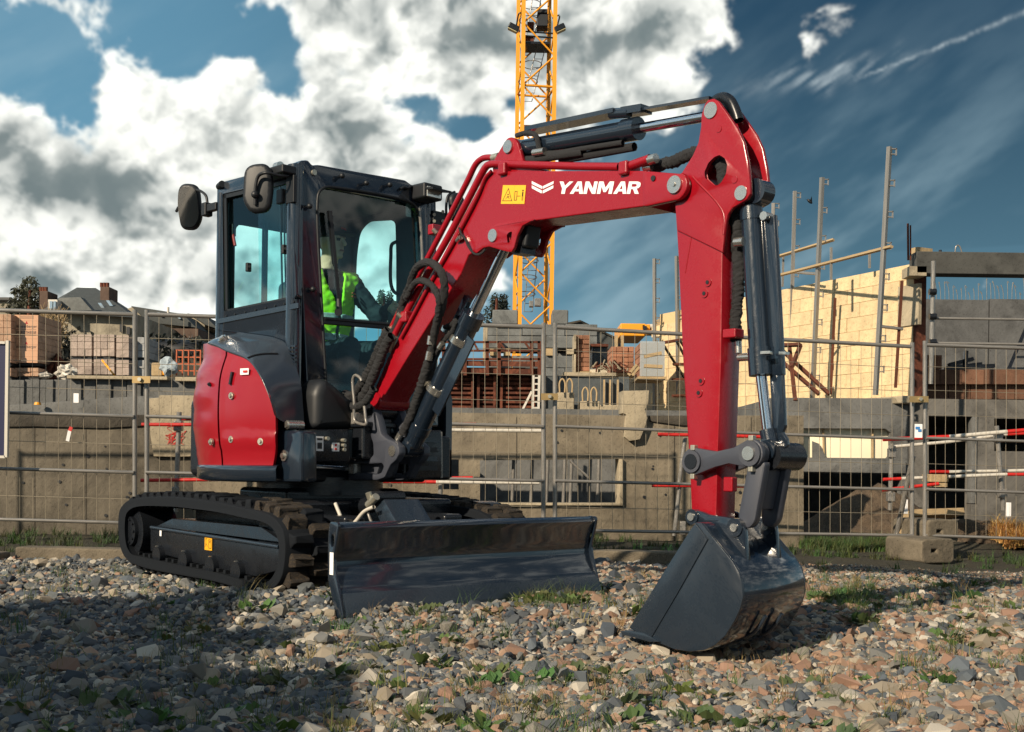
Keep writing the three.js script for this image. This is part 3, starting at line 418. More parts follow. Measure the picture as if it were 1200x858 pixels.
// --- swing post
{
  const zc = .12;
  const cheek = S(B, zc, [[427, 472], [437.5, 477], [443, 493], [446, 508], [453, 514], [461, 517], [467, 523], [467.5, 532], [463, 540], [457, 545], [450, 560], [441, 563], [407.7, 563], [407.7, 556], [412, 553.5], [430, 554], [440, 556], [446, 554], [449, 547], [447, 543], [432, 544], [407.7, 543], [407.7, 537], [431, 539], [437, 533], [436.5, 519.6], [431, 504], [427.7, 488.6]]);
  const post = part('swing_post', B, [slab(roundPoly(cheek, .012, 3), zc, .055, { bevel: .012 }), slab(roundPoly(cheek, .012, 3), -zc + .055, .055, { bevel: .012 }), slab(roundPoly(S(B, 0, [[440, 520], [455, 520], [458, 540], [452, 560], [425, 561], [430, 541], [440, 535]]), .02), .075, .15, { bevel: .01 })], M.grey_cast);
  const lug = B.pt(416, 549.5, .0925); part('swing_lug', B, [rod(lug.clone().setY(lug.y - .030), lug.clone().setY(lug.y + .030), .040, 20), rod(lug.clone().setY(lug.y + .058), lug.clone().setY(lug.y + .072), .032, 14)], M.galvanised, post);
  const pin = B.pt(459.7, 528.5, zc); part('pin', B, [zrod(pin.x, pin.y, -zc - .004, zc + .006, .032, 24)], M.zinc, post);
  part('foot_pin', B, [zrod(B.side(432, 482, zc).x, B.side(432, 482, zc).y, -zc, zc, .045, 20)], M.black_steel, post);
  const bk = B.pt(398, 520, .0); part('valve_block', B, [rbx(-.16, -.04, .74, .95, -.04, .18, .02), rbx(-.20, -.02, .93, .965, -.06, .20, .012)], M.black_steel);
  const hr = [[422.5, 497], [416, 493], [415, 470], [413.5, 445], [416, 440], [422, 443], [424, 447]].map(([x, y]) => B.pt(x, y, .20)); part('step_loop', B, [tube(hr, .0095, 50), tube([[422.5, 497], [429, 497], [428.5, 490], [427, 476]].map(([x, y]) => B.pt(x, y, .20)), .0095)], M.galvanised);
  part('loop_base', B, [rbx(-.15, -.09, .94, 1.02, .13, .2, .008)], M.galvanised);
}
// --- boom
const bz = .10;
{
  const boomPts = [[438.5, 479.5], [436.5, 463], [454, 420], [518, 300], [566, 210], [571, 203.5], [577, 200.5], [757, 200], [757, 241.5], [680, 251.5], [636, 257.5], [622, 259], [606, 266], [585, 280], [549, 299], [540, 321], [477, 420], [450, 464], [443, 480]];
  const boom = part('boom', B, uvm(slab(S(B, bz, boomPts), bz, 2 * bz, { bevel: .006, crease: .35 })), M.red_paint);
  // fork plates at the tip
  const c = B.side(791.5, 216.5, bz + .018), tip = S(B, bz + .018, [[753, 201], [760, 200.5], [797, 203.5]]).concat(arc(B.side(792, 218, bz + .018), .064, 62, -100, 12)).concat(S(B, bz + .018, [[757, 241.8], [753, 241]]));
  for (const z of [bz + .018, -bz + .014]) part('fork_plate', B, slab(tip, z, .032, { bevel: .006 }), M.red_paint, boom);
  part('pin', B, [zrod(c.x, c.y, -bz - .03, bz + .030, .040, 28), zrod(c.x, c.y, bz + .03, bz + .036, .010, 12)], M.zinc, boom);
  const hl = B.pt(766, 209, bz + .018); part('rubber_stop', B, zrod(hl.x, hl.y, hl.z - .004, hl.z + .006, .013, 14), M.black_plastic, boom);
  // plates that carry the boom cylinder
  const zb = bz + .016, br = S(B, zb, [[553, 294], [560, 284], [571, 270], [577, 265], [585, 261.5], [626, 257], [612, 264.5], [606, 276], [602, 291], [599, 295.5], [594, 295], [581, 291.5], [573, 289], [566, 290.5], [558, 297]]), hole = roundPoly(S(B, zb, [[593, 274.5], [597, 270.5], [601, 270.5], [600, 279], [597, 285.5], [594, 286]]), .012);
  for (const z of [zb, -bz + .006]) part('cylinder_bracket', B, slab(roundPoly(br, .006, 3), z, .022, { holes: [hole], bevel: .005 }), M.red_paint, boom);
  const outr = S(B, -bz + .0, [[608, 262], [640, 257], [628, 268], [622, 279], [618, 296], [606, 297]]); part('cylinder_bracket', B, slab(roundPoly(outr, .02), -bz + .02, .02, { bevel: .004 }), M.red_paint, boom);
  const bp = B.side(578, 276, zb); part('pin', B, [zrod(bp.x, bp.y, -bz - .016, zb + .008, .034, 26)], M.zinc, boom);
  // lamp in its guard under the bend
  const lc = B.pt(615, 276, .03); const lm = part('work_lamp', B, [new RoundedBoxGeometry(.12, .125, .10, 3, .016).rotateZ(-.22).translate(lc.x, lc.y, .02)], M.black_plastic, boom); part('lamp_foot', B, bx(lc.x - .05, lc.x + .02, lc.y - .10, lc.y - .06, -.03, .07), M.black_steel, boom);
  // root: cross tube of the foot pin
  const rt = B.side(439, 472, bz); part('boom_foot', B, [zrod(rt.x + .02, rt.y + .01, -bz - .01, bz + .01, .05, 20)], M.red_paint, boom);
  // ears of the arm cylinder
  const ze = .075, ear = S(B, ze, [[577, 201], [577, 190], [584, 178], [592, 164.5], [595, 161.3], [599, 160.5], [603, 162], [606, 166], [609, 175], [613, 189], [618, 193.5], [640, 200], [640, 204], [580, 204]]);
  for (const z of [ze, -ze + .026]) part('cylinder_ear', B, slab(roundPoly(ear, .012, 3), z, .026, { bevel: .006 }), M.red_paint, boom);
  const ep = B.side(596.3, 172, ze); part('pin', B, zrod(ep.x, ep.y, -ze - .012, ze + .012, .034, 26), M.zinc, boom);
  // hard pipes over the back, with clamps
  const pipe = (l, z, r) => part('hard_pipe', B, tube(l.map(([x, y]) => B.pt(x, y, z)), r, 90, 10), M.red_paint, boom);
  pipe([[463, 392], [477, 365], [497, 328], [527, 275], [555, 222], [566, 201], [571, 194], [580, 192], [600, 192.5], [680, 195], [726, 195.5]], .085, .020);
  pipe([[458, 386], [472, 357], [492, 320], [521, 265], [548, 212], [558, 192], [565, 186], [572, 184.5], [580, 185]], .03, .017);
  pipe([[470, 396], [484, 370], [503, 334], [533, 281], [560, 229], [569, 208], [576, 200.5]], .112, .010);
  for (const [px, py, n] of [[580.5, 184.5, 1]]) { const p = B.pt(px, py, .03); part('pipe_nut', B, rod(p.clone().add(V(-.02, 0, 0)), p.clone().add(V(.03, 0, 0)), .022, 8), M.bolt, boom); }
  for (const [px, py] of [[476, 372], [591, 199], [733, 198]]) { const p = B.pt(px, py, .10); part('pipe_clamp', B, rbx(p.x - .028, p.x + .028, p.y - .03, p.y + .035, .02, .125, .01), M.red_paint, boom); }
  for (const [px, py, z] of [[470, 371.5, .12], [511.5, 273, .03]]) { const p = B.pt(px, py, z); part('clamp_bolt', B, rod(p, p.clone().add(V(-.01, .02, .02)), .012, 8), M.bolt, boom); }
  const rn = B.pt(512.5, 272, -.02); part('pipe_clamp', B, rbx(rn.x - .03, rn.x + .02, rn.y - .02, rn.y + .04, -.05, .03, .008), M.red_paint, boom);
  const n1 = B.pt(462, 396, .10), n2_ = B.pt(456, 388, .05); part('pipe_nut', B, [rod(n1.clone().add(V(-.05, -.075, 0)), n1.clone().add(V(.0, .01, 0)), .022, 8), rod(n2_.clone().add(V(-.02, -.05, 0)), n2_.clone().add(V(.02, .02, 0)), .018, 8)], M.bolt, boom);
  const ft = [[737, 195], [748, 191], [758, 187.5], [762, 186]].map(([x, y]) => B.pt(x, y, .09)); part('hard_pipe', B, tube(ft, .022, 24, 10), M.red_paint, boom); part('pipe_nut', B, [rod(B.pt(761, 187.5, .09), B.pt(769, 185.5, .09), .024, 8), rod(B.pt(755, 196.5, .06), B.pt(764, 195.5, .06), .018, 8)], M.zinc, boom);
  const ln = [[538, 267], [541, 275], [545, 280], [549, 289], [556, 297.5], [563, 297.5], [569, 292]].map(([x, y]) => B.pt(x, y, .125)); part('lamp_cable', B, tube(ln, .006, 40, 6), M.hose, boom); part('cable_clip', B, rod(B.pt(536, 282, .11), B.pt(540, 278, .125), .014, 8), M.zinc, boom);
  // weld line of the thicker tip
  part('weld_line', B, bar(B.pt(757, 202, bz + .002), B.pt(757, 240, bz + .002), .008, .006), M.red_paint, boom);
  // lettering: slanted heavy capitals, drawn as shapes
  const L = {
    Y: [[[0, 0], [.26, 0], [.42, .36], [.68, 0], [.95, 0], [.52, .58], [.52, 1], [.27, 1], [.27, .58]]],
    A: [[[0, 1], [.38, 0], [.66, 0], [.92, 1], [.66, 1], [.62, .80], [.33, .80], [.26, 1]], [[.39, .62], [.58, .62], [.50, .26]]],
    N: [[[0, 1], [0, 0], [.25, 0], [.60, .58], [.60, 0], [.84, 0], [.84, 1], [.60, 1], [.24, .42], [.24, 1]]],
    M: [[[0, 1], [0, 0], [.30, 0], [.52, .52], [.74, 0], [1.04, 0], [1.04, 1], [.80, 1], [.80, .40], [.60, .86], [.44, .86], [.24, .40], [.24, 1]]],
    R: [[[0, 1], [0, 0], [.58, 0], [.76, .06], [.84, .2], [.83, .40], [.74, .53], [.62, .58], [.84, 1], [.56, 1], [.38, .62], [.24, .62], [.24, 1]], [[.24, .20], [.24, .43], [.5, .43], [.58, .37], [.58, .26], [.5, .20]]],
  };
  const a = B.side(653, 212.6, bz + .003), b = B.side(653.5, 227.4, bz + .003), e = B.side(751, 212.4, bz + .003), hgt = a.y - b.y, wid = e.x - a.x;
  const adv = { Y: .86, A: .94, N: .93, M: 1.13, R: .87 }; let total = -.02; for (const ch of 'YANMAR') total += adv[ch];
  const letters = []; let x = 0; const kx = 98 / (total + .13);
  for (const ch of 'YANMAR') { const [o, h] = L[ch], tr = ([u, v]) => B.side(653 + (x + u + .17 * (1 - v)) * kx, 212.7 + v * 14.5, bz + .002); letters.push(new THREE.ExtrudeGeometry(shapeOf(o.map(tr), h ? [h.map(tr)] : []), { depth: .0012, bevelEnabled: false }).translate(0, 0, bz + .001)); x += adv[ch]; }
  part('logo_lettering', B, letters, M.white_print, boom);
  const chev = (l) => new THREE.ExtrudeGeometry(shapeOf(S(B, bz + .002, l)), { depth: .0012, bevelEnabled: false }).translate(0, 0, bz + .001);
  const Z = (l) => l.map(([u, v]) => [540 + u / 5.217, 180 + v / 5.217]);
  part('logo_mark', B, [chev(Z([[434, 168], [498, 200], [496, 216], [434, 186]])), chev(Z([[501, 200], [568, 168], [566, 185], [501, 216]])), chev(Z([[434, 194], [496, 226], [494, 244], [434, 212]])), chev(Z([[501, 226], [566, 194], [565, 212], [501, 244]]))], M.white_print, boom);
  // yellow warning sticker
  const cv = document.createElement('canvas'); cv.width = 192; cv.height = 144; const g = cv.getContext('2d'); g.fillStyle = '#f2b62c'; g.fillRect(0, 0, 192, 144); g.strokeStyle = g.fillStyle = '#3a2a08'; g.lineWidth = 5; g.beginPath(); g.moveTo(50, 26); g.lineTo(88, 120); g.lineTo(12, 120); g.closePath(); g.stroke(); g.lineWidth = 4; g.beginPath(); g.moveTo(36, 108); g.lineTo(52, 84); g.lineTo(66, 106); g.moveTo(44, 96); g.lineTo(66, 84); g.stroke(); g.beginPath(); g.arc(52, 72, 6, 0, 7); g.fill();
  g.lineWidth = 5; g.strokeRect(108, 48, 18, 68); g.beginPath(); g.moveTo(128, 84); g.lineTo(156, 84); g.stroke(); g.fillRect(166, 52, 12, 34); g.fillRect(167, 86, 4, 34); g.fillRect(174, 86, 4, 34); g.beginPath(); g.arc(172, 42, 7, 0, 7); g.fill(); g.fillStyle = '#d8981a'; g.fillRect(97, 0, 2, 144);
  const tx = new THREE.CanvasTexture(cv); tx.colorSpace = THREE.SRGBColorSpace; const q = S(B, bz + .002, [[587, 239], [614.5, 239], [616.5, 217], [589.5, 217]]), pg = new THREE.BufferGeometry();
  pg.setAttribute('position', new THREE.Float32BufferAttribute([0, 1, 2, 0, 2, 3].flatMap((i) => [q[i].x, q[i].y, bz + .0025]), 3)); pg.setAttribute('uv', new THREE.Float32BufferAttribute([0, 1, 2, 0, 2, 3].flatMap((i) => [[0, 0], [1, 0], [1, 1], [0, 1]][i]), 2)); pg.computeVertexNormals();
  part('warning_sticker', B, pg, new THREE.MeshPhysicalMaterial({ map: tx, roughness: .45 }), boom).userData.label = 'yellow warning sticker with a triangle and a standing figure';
  // --- boom cylinder below
  const c0 = B.side(482, 523, 0), c1 = V(bp.x, bp.y, 0), d = c1.clone().sub(V(c0.x, c0.y, 0)).normalize(), cm = B.side(551, 366, 0), l = V(c0.x, c0.y, 0).distanceTo(V(cm.x, cm.y, 0)), p0 = V(c0.x, c0.y, 0), at_ = (s, o = 0, z = 0) => p0.clone().addScaledVector(d, s).add(V(-d.y * o, d.x * o, z));
  const cyl = part('boom_cylinder', B, [rod(at_(.02), at_(l), .058, 28), rod(at_(l - .07), at_(l + .01), .066, 28), zrod(p0.x, p0.y, -.05, .05, .055), rod(at_(.1), at_(.16), .064, 28)], M.grey_gloss);
  part('cylinder_rod', B, [rod(at_(l), c1, .030, 20)], M.chrome, cyl); part('rod_eye', B, zrod(c1.x, c1.y, -.05, .05, .05), M.grey_gloss, cyl);
  part('cylinder_pipe', B, [tube([at_(l - .06, .085, .03), at_(l - .3, .085, .04), at_(.22, .085, .04), at_(.15, .06, .04)], .013), tube([at_(l - .10, .08, -.03), at_(.35, .085, -.03), at_(.28, .06, -.03)], .012)], M.grey_paint, cyl);
  part('cylinder_guard', B, [bar(at_(.30, -.072, .02), at_(l - .1, -.072, .02), .10, .012), bar(at_(l * .75, .09), at_(l + .06, .095), .05, .03)], M.grey_gloss, cyl);
  for (const s of [.45, .82]) part('guard_clamp', B, [rod(at_(l * s - .02), at_(l * s + .02), .068, 24), bar(at_(l * s, .05, .05), at_(l * s, .12, .05), .03, .03)], M.zinc, cyl);
  // hoses round the root of the boom, in their sleeves
  const sleeve = (pts, r, n = 110) => { const g = tube(pts, r, n, 12), p = g.attributes.position, q = g.attributes.normal; for (let i = 0; i < p.count; i++) { const k = r * (.20 * n3(p.getX(i) * 55, p.getY(i) * 55, p.getZ(i) * 55) + .12 * n3(p.getX(i) * 120, p.getY(i) * 120, p.getZ(i) * 120)); p.setXYZ(i, p.getX(i) + q.getX(i) * k, p.getY(i) + q.getY(i) * k, p.getZ(i) + q.getZ(i) * k); } g.computeVertexNormals(); return g; };
  const hs = (l, z, r, m = M.hose) => part('hydraulic_hose', B, sleeve(l.map((p) => B.pt(p[0], p[1], p[2] ?? z)), r), m);
  hoseSleeve = sleeve;
  hs([[405, 469], [412, 474], [424, 466], [433, 450], [442, 430], [454, 400], [459, 394]], .15, .028); hs([[404, 462], [412, 464], [422, 452], [434, 432], [446, 404], [455, 386]], .09, .026); hs([[407, 474], [416, 477], [429, 470], [438, 455]], .19, .022);
  hs([[458, 395], [466, 378], [472, 355], [480, 335, .12], [486, 318, .15], [495, 309, .18], [507, 309, .2], [517, 319, .2], [521, 334, .18], [519, 355, .15], [512, 378, .12], [508, 396, .10], [506, 412, .08]], .08, .022);
  hs([[476, 350], [486, 332, .15], [497, 329.5, .18], [508, 337, .19], [514, 350, .18], [513, 370, .15], [509, 392, .12]], .12, .018);
  hs([[470, 365], [478, 345], [484, 330]], .06, .022); hs([[505, 412], [500, 430], [492, 455], [482, 485], [472, 508]], .07, .024); hs([[509, 420], [504, 440], [496, 466], [486, 492], [478, 514]], .03, .020); hs([[521, 384], [528, 381], [534, 376], [530, 388], [519, 400], [510, 415]], .06, .014);
  part('hose_fitting', B, [rod(B.pt(506, 394, .10), B.pt(504.5, 404, .10), .024, 8), rod(B.pt(504, 412, .09), B.pt(502, 422, .09), .022, 8), rod(B.pt(515, 408, .08), B.pt(519, 402, .08), .018, 8), rod(B.pt(470, 508, .07), B.pt(466, 515, .07), .02, 8)], M.zinc);
}
// --- arm, its cylinder, the bucket and its linkage
const az = .07;
{
  const topPts = [[821.3, 148.5], [821.8, 134], [825.7, 122.4], [829.4, 117], [836, 115.3], [841.6, 118.5], [851, 131.5], [864, 150.4], [871.4, 167], [876, 189.6], [878.6, 212], [879, 227], [875, 233.6], [867.7, 238], [858.4, 243.6], [853, 251], [851, 258.6], [849, 273], [846.5, 296], [793, 270], [791, 240], [798.7, 202.6], [811.7, 182], [818.2, 167]];
  const hole = roundPoly(S(B, az, [[837, 219], [827, 210], [826, 202], [831, 190.5], [838, 183.5], [845, 180.6], [852, 185], [855, 193], [853.5, 204.5], [848, 214.5], [843, 219]]), .008, 3);
  const box_ = [[797, 206], [830, 226], [847, 262], [846.5, 296], [845, 420], [843, 480], [840.5, 548], [839.2, 611], [810.5, 605], [808, 548], [805, 500], [800, 420], [794.4, 296], [791, 240]];
  const arm = part('arm', B, uvm(slab(S(B, az, box_), az, 2 * az, { bevel: .007, crease: .4 })), M.red_paint);
  const zt = az + .010; part('arm_plate', B, slab(S(B, zt, topPts), zt, .022, { holes: [hole], bevel: .005, crease: .45 }), M.red_paint, arm); part('arm_plate', B, slab(S(B, zt, topPts), -az + .010, .022, { holes: [hole], bevel: .005, crease: .45 }), M.red_paint, arm);
  part('rear_plate', B, (() => { const l = S(B, zt, [[822, 150], [819, 167], [812, 183], [800, 203]]); const o = []; for (let i = 1; i < l.length; i++) o.push(bar(V(l[i - 1].x + .02, l[i - 1].y, 0), V(l[i].x + .02, l[i].y, 0), .012, 2 * az)); return o; })(), M.red_paint, arm);
  const pin = (px, py, r, z0, z1, m = M.zinc, nm = 'pin') => { const p = B.side(px, py, z1); return part(nm, B, [zrod(p.x, p.y, z0, z1, r, 26)], m, arm); };
  const pz = zt + .006; pin(832.3, 129, .036, -zt, pz); pin(867.6, 226, .032, -zt, pz);
  for (const [px, py] of [[842.5, 151], [861, 210.5]]) { const p = B.side(px, py, zt); part('plate_boss', B, zrod(p.x, p.y, zt - .004, zt + .003, .016, 16), M.red_paint, arm); }
  for (const [px, py] of [[830, 331], [826, 344], [822, 446.5], [819.5, 460.5]]) { const p = B.side(px, py, az); part('plate_boss', B, zrod(p.x, p.y, az - .01, az + .006, .019, 18), M.red_paint, arm); part('plug', B, zrod(p.x, p.y, az, az + .009, .009, 10), M.black_plastic, arm); }
  // weld seams and stiffener edges
  const line = (l, r, z) => part('weld_line', B, tube(l.map(([x, y]) => B.pt(x, y, z)), r, 20, 6), M.red_paint, arm); line([[812, 207], [848, 250], [848, 275]], .006, zt - .002); line([[820, 222], [815, 250], [803, 320]], .003, az);
  const ck = B.side(852, 391, az); part('hose_clip', B, rbx(ck.x - .02, ck.x + .05, ck.y - .02, ck.y + .02, az - .06, az + .008, .006), M.red_paint, arm); const ck2 = B.side(850, 567, az); part('hose_clip', B, rbx(ck2.x - .02, ck2.x + .03, ck2.y - .035, ck2.y + .03, az - .05, az - .01, .006), M.red_paint, arm);
  // arm cylinder on top of the boom
  const e0 = B.side(596.3, 172, .075), e1 = B.side(832.3, 129, zt), p0 = V(e0.x, e0.y, 0), p1 = V(e1.x, e1.y, 0), d = p1.clone().sub(p0).normalize(), hd = B.side(745, 149, 0).x, l = (hd - p0.x) / d.x, at_ = (s, o = 0, z = 0) => p0.clone().addScaledVector(d, s).add(V(-d.y * o, d.x * o, z));
  const ac = part('arm_cylinder', B, [zrod(p0.x, p0.y, -.045, .045, .05), rod(at_(.03), at_(l), .047, 28), rod(at_(l - .07), at_(l + .02), .056, 28)], M.grey_gloss); part('rod_eye', B, zrod(p1.x, p1.y, -.045, .045, .048), M.grey_gloss, ac);
  part('cylinder_rod', B, rod(at_(l), p1, .024, 22), M.chrome, ac);
  part('cylinder_guard', B, [bar(at_(.10, .085, .01), at_(l - .10, .092, .01), .022, .105), rod(at_(l - .14, .085, .03), at_(l - .02, .075, .03), .026, 10), bar(at_(l - .06, .085, .01), at_(l + .07, .082, .01), .035, .085), bar(at_(l + .06, .078, .01), p1.clone().add(V(-.04, .075, .01)), .012, .06)], M.grey_gloss, ac);
  part('rod_guard_head', B, [tube([p1.clone().add(V(-.05, .058, .0)), p1.clone().add(V(0, .072, 0)), p1.clone().add(V(.05, .045, 0)), p1.clone().add(V(.085, -.02, 0)), p1.clone().add(V(.095, -.05, 0))], .026, 30, 8)], M.black_steel, ac);
  part('cylinder_pipe', B, [tube([at_(l - .05, -.065, .03), at_(l * .6, -.062, .03), at_(.3, -.06, .03), at_(.2, -.05, .04)], .014), tube([at_(l - .0, -.085, .0), at_(l * .6, -.09, 0), at_(.32, -.09, .0)], .022)], M.hose, ac);
  part('hose_fitting', B, [rod(at_(.18, -.05, .06), at_(.26, -.05, .06), .020, 8)], M.zinc, ac); part('hydraulic_hose', B, [tube([at_(.03, .06, .05), at_(.12, .06, .06), at_(.2, .03, .07), at_(.22, -.04, .06)], .014), tube([at_(.02, -.055, .02), at_(.1, -.075, .03), at_(.3, -.075, .03), at_(.5, -.075, .02)], .024)], M.hose, ac);
  // hoses through the arm
  part('hydraulic_hose', B, [hoseSleeve([[764, 196], [775, 193], [790, 189], [806, 182], [822, 178], [838, 186], [846, 196], [848, 210], [849, 222]].map(([x, y]) => B.pt(x, y, .02)), .028)], M.hose, arm);
  part('hydraulic_hose', B, [hoseSleeve([[858, 246], [862, 258], [864, 270], [864, 290], [866, 320], [864.5, 350], [862, 380], [863, 400]].map(([x, y]) => B.pt(x, y, .0)), .026)], M.hose, arm);
  part('hose_fitting', B, [rod(B.pt(862, 284, .04), B.pt(872, 283, .04), .022, 8), rod(B.pt(865, 400, 0), B.pt(865.5, 414, 0), .016, 8), rod(B.pt(866, 419, 0), B.pt(882, 418, 0), .018, 8)], M.zinc, arm);
  // bucket cylinder and its guard
  const q0_ = B.side(867.6, 226, pz), q0 = V(q0_.x + .02, q0_.y, 0), q1_ = B.side(880, 531.5, .13), q1 = V(q1_.x, q1_.y, 0);
  const tp = B.pt(880, 243, 0), bm = B.pt(892, 440, 0), dq = bm.clone().sub(tp).normalize();
  const bc = part('bucket_cylinder', B, [rod(tp, bm, .047, 30), rod(tp.clone(), tp.clone().addScaledVector(dq, .06), .051, 30), rod(bm.clone().addScaledVector(dq, -.12), bm, .053, 30), zrod(q0.x + .02, q0.y + .01, -.04, .04, .055), rod(V(q0.x + .02, q0.y, 0), tp, .04, 20)], M.grey_gloss);
  part('cylinder_rod', B, rod(bm, B.pt(900, 508, 0), .024, 22), M.chrome, bc); part('rod_eye', B, [rod(B.pt(899.5, 504, 0), B.pt(903, 522, 0), .036, 20), zrod(B.side(904, 528, 0).x, B.side(904, 528, 0).y, -.05, .05, .05)], M.grey_gloss, bc);
  const gp = S(B, -.03, [[894, 249], [900, 250], [903, 257], [907, 256], [910, 251], [919, 420], [920, 440], [904, 440], [896, 330]]); part('cylinder_guard', B, slab(roundPoly(gp, .008, 3), -.01, .03, { bevel: .004 }), M.grey_gloss, bc); part('guard_arm', B, slab(roundPoly(S(B, -.03, [[904, 438], [919, 438], [922, 500], [919, 507], [924, 514], [925, 523], [917, 528], [908, 510]]), .008, 3), -.015, .022, { bevel: .004 }), M.grey_gloss, bc);
  const gk = B.pt(903, 254, -.02); part('guard_nut', B, zrod(gk.x - .01, gk.y, -.03, .02, .02, 8), M.zinc, bc); part('guard_clamp', B, [bar(B.pt(893, 414, .055), B.pt(904, 413.5, .05), .012, .03), bar(B.pt(915, 414, 0), B.pt(923, 414, 0), .012, .03)], M.zinc, bc);
  // linkage
  const zl = .125, l0 = B.side(811.5, 541, zl), l1 = B.side(879.6, 531.5, zl);
  const dog = (z) => { const u = l1.clone().sub(l0), w = u.length(); u.normalize(); const n = new THREE.Vector2(-u.y, u.x), P = (s, o) => l0.clone().addScaledVector(u, s * w).addScaledVector(n, o), a0 = Math.atan2(u.y, u.x) * 180 / Math.PI; return slab([...arc(l0, .062, a0 + 75, a0 + 285, 12), P(.38, -.038), P(.62, -.030), ...arc(l1, .062, a0 - 105, a0 + 105, 12), P(.72, .036), P(.42, .030)], z, .034, { bevel: .006 }); };
  const link = part('tipping_link', B, [dog(zl), zrod(l0.x, l0.y, zl - .05, zl + .012, .050), zrod(l1.x, l1.y, zl - .06, zl + .012, .055)], M.grey_cast); part('tipping_link', B, [dog(-zl + .034), zrod(l1.x, l1.y, -zl - .01, -zl + .06, .055)], M.grey_cast);
  part('pin', B, [zrod(l1.x, l1.y, -zl - .02, zl + .022, .030, 24)], M.zinc, link); part('pin', B, [zrod(l0.x, l0.y, -zl - .02, zl + .016, .034, 24)], M.black_steel, link);
  for (const [p, dy] of [[l0, .062], [l0, -.066], [l1, .066], [l1, -.066]]) part('pin_bolt', B, rbx(p.x - .010, p.x + .014, p.y + dy - .012, p.y + dy + .012, zl - .022, zl + .006, .003), M.bolt, link);
  const hz = .105, hl = S(B, hz, [[877, 541], [897, 541], [884, 612], [877, 620], [867, 617], [865, 603]]); part('bucket_link', B, [slab(roundPoly(hl, .02), hz, .045, { bevel: .008 }), slab(roundPoly(hl, .02), -hz + .045, .045, { bevel: .008 }), slab(roundPoly(S(B, hz, [[880, 548], [890, 548], [881, 598], [869, 598]]), .01), hz - .05, .11, { bevel: .004 })], M.grey_cast);
  part('link_boss', B, [zrod(l1.x + .03, l1.y - .01, -hz - .06, hz - .07, .062)], M.black_steel);
  // bucket
  const zk = .235, sideB = S(B, zk, [[737, 736], [776, 674], [812, 617], [815, 612.5], [822, 613], [833, 627], [846, 643], [858, 658], [866, 671], [869.5, 684], [870.5, 700], [867, 714], [861, 727], [850, 745], [838, 756], [826, 762], [808, 764], [790, 761], [770, 753], [752, 744]]);
  const bk = part('bucket', B, (() => {
    const back = new THREE.CatmullRomCurve3(S(B, zk, [[815, 612.5], [822, 613], [833, 627], [846, 643], [858, 658], [866, 671], [869.5, 684], [870.5, 700], [867, 714], [861, 727], [850, 745], [838, 756], [826, 762], [808, 764], [790, 761], [770, 753], [752, 744], [734, 741.5]]).map((p) => V(p.x, p.y, 0)), false, 'centripetal').getSpacedPoints(60);
    const cen = V(0, 0, 0); back.forEach((p) => cen.addScaledVector(p, 1 / back.length)); const inn = back.map((p, i) => { const t = back[Math.min(60, i + 1)].clone().sub(back[Math.max(0, i - 1)]).normalize(), n = V(-t.y, t.x, 0); if (n.dot(cen.clone().sub(p)) < 0) n.negate(); return p.clone().addScaledVector(n, .014); });
    return slab([...back, ...inn.reverse()].map((p) => new THREE.Vector2(p.x, p.y)), zk - .012, 2 * zk - .024, { bevel: .002, crease: .7 });
  })(), M.grey_gloss);
  for (const z of [zk, -zk + .018]) part('bucket_side', B, slab(sideB, z, .018, { bevel: .004, crease: .5 }), M.grey_paint, bk);
  part('side_edge', B, slab(S(B, zk, [[738.5, 735.5], [777, 673.5], [812, 618], [816, 613.5], [830.5, 632], [795, 695], [763, 749], [752, 743.5]]), zk + .007, .012, { bevel: .003 }), M.grey_paint, bk);
  const lipP = S(B, zk, [[729, 739.5], [731, 743.5], [763, 752], [775, 752], [757, 742], [738, 738.5]]); part('cutting_lip', B, slab(lipP, zk + .012, 2 * zk + .024, { bevel: .002 }), M.grey_paint, bk);
  part('back_weld', B, [-.06, .06].map((z) => { const l = [[866, 725], [858, 738], [848, 748]].map(([x, y]) => B.pt(x, y, zk).setZ(z)); return tube(l.concat(l[2].clone().add(V(-.06, -.02, 0))).map((p) => p.add(V(.012, 0, 0))), .009, 20, 6); }), M.grey_paint, bk);
  for (const s of [1, -1]) {
    const ze = s > 0 ? .128 : -.10, er = S(B, .128, [[803.5, 606], [805.5, 600.5], [811.5, 597.7], [818, 598.5], [823, 600], [830, 603], [844, 605], [854, 606.5], [862, 608], [869, 612], [872, 620], [877, 668], [874, 669], [860, 655], [840, 634], [825, 614], [808, 613], [804.5, 610]]);
    const ear = part('bucket_ear', B, slab(roundPoly(er, .010, 3), ze, .028, { bevel: .005 }), M.grey_gloss, bk);
    const z0 = ze - .03, z1 = ze + .008; for (const [px, py, r] of [[811.6, 605.7, .034], [861.7, 618.3, .040]]) { const p = B.side(px, py, .128); part('ear_boss', B, zrod(p.x, p.y, z0, z1, r, 24), M.grey_gloss, ear); part('pin', B, zrod(p.x, p.y, z0, z1 + .008, .018, 18), M.zinc, ear); }
  }
  const w0 = [[824, 614], [840, 634], [860, 655], [876, 669]].map(([x, y]) => B.pt(x, y, .135)); part('ear_weld', B, tube(w0, .010, 30, 6), M.grey_gloss, bk);
}
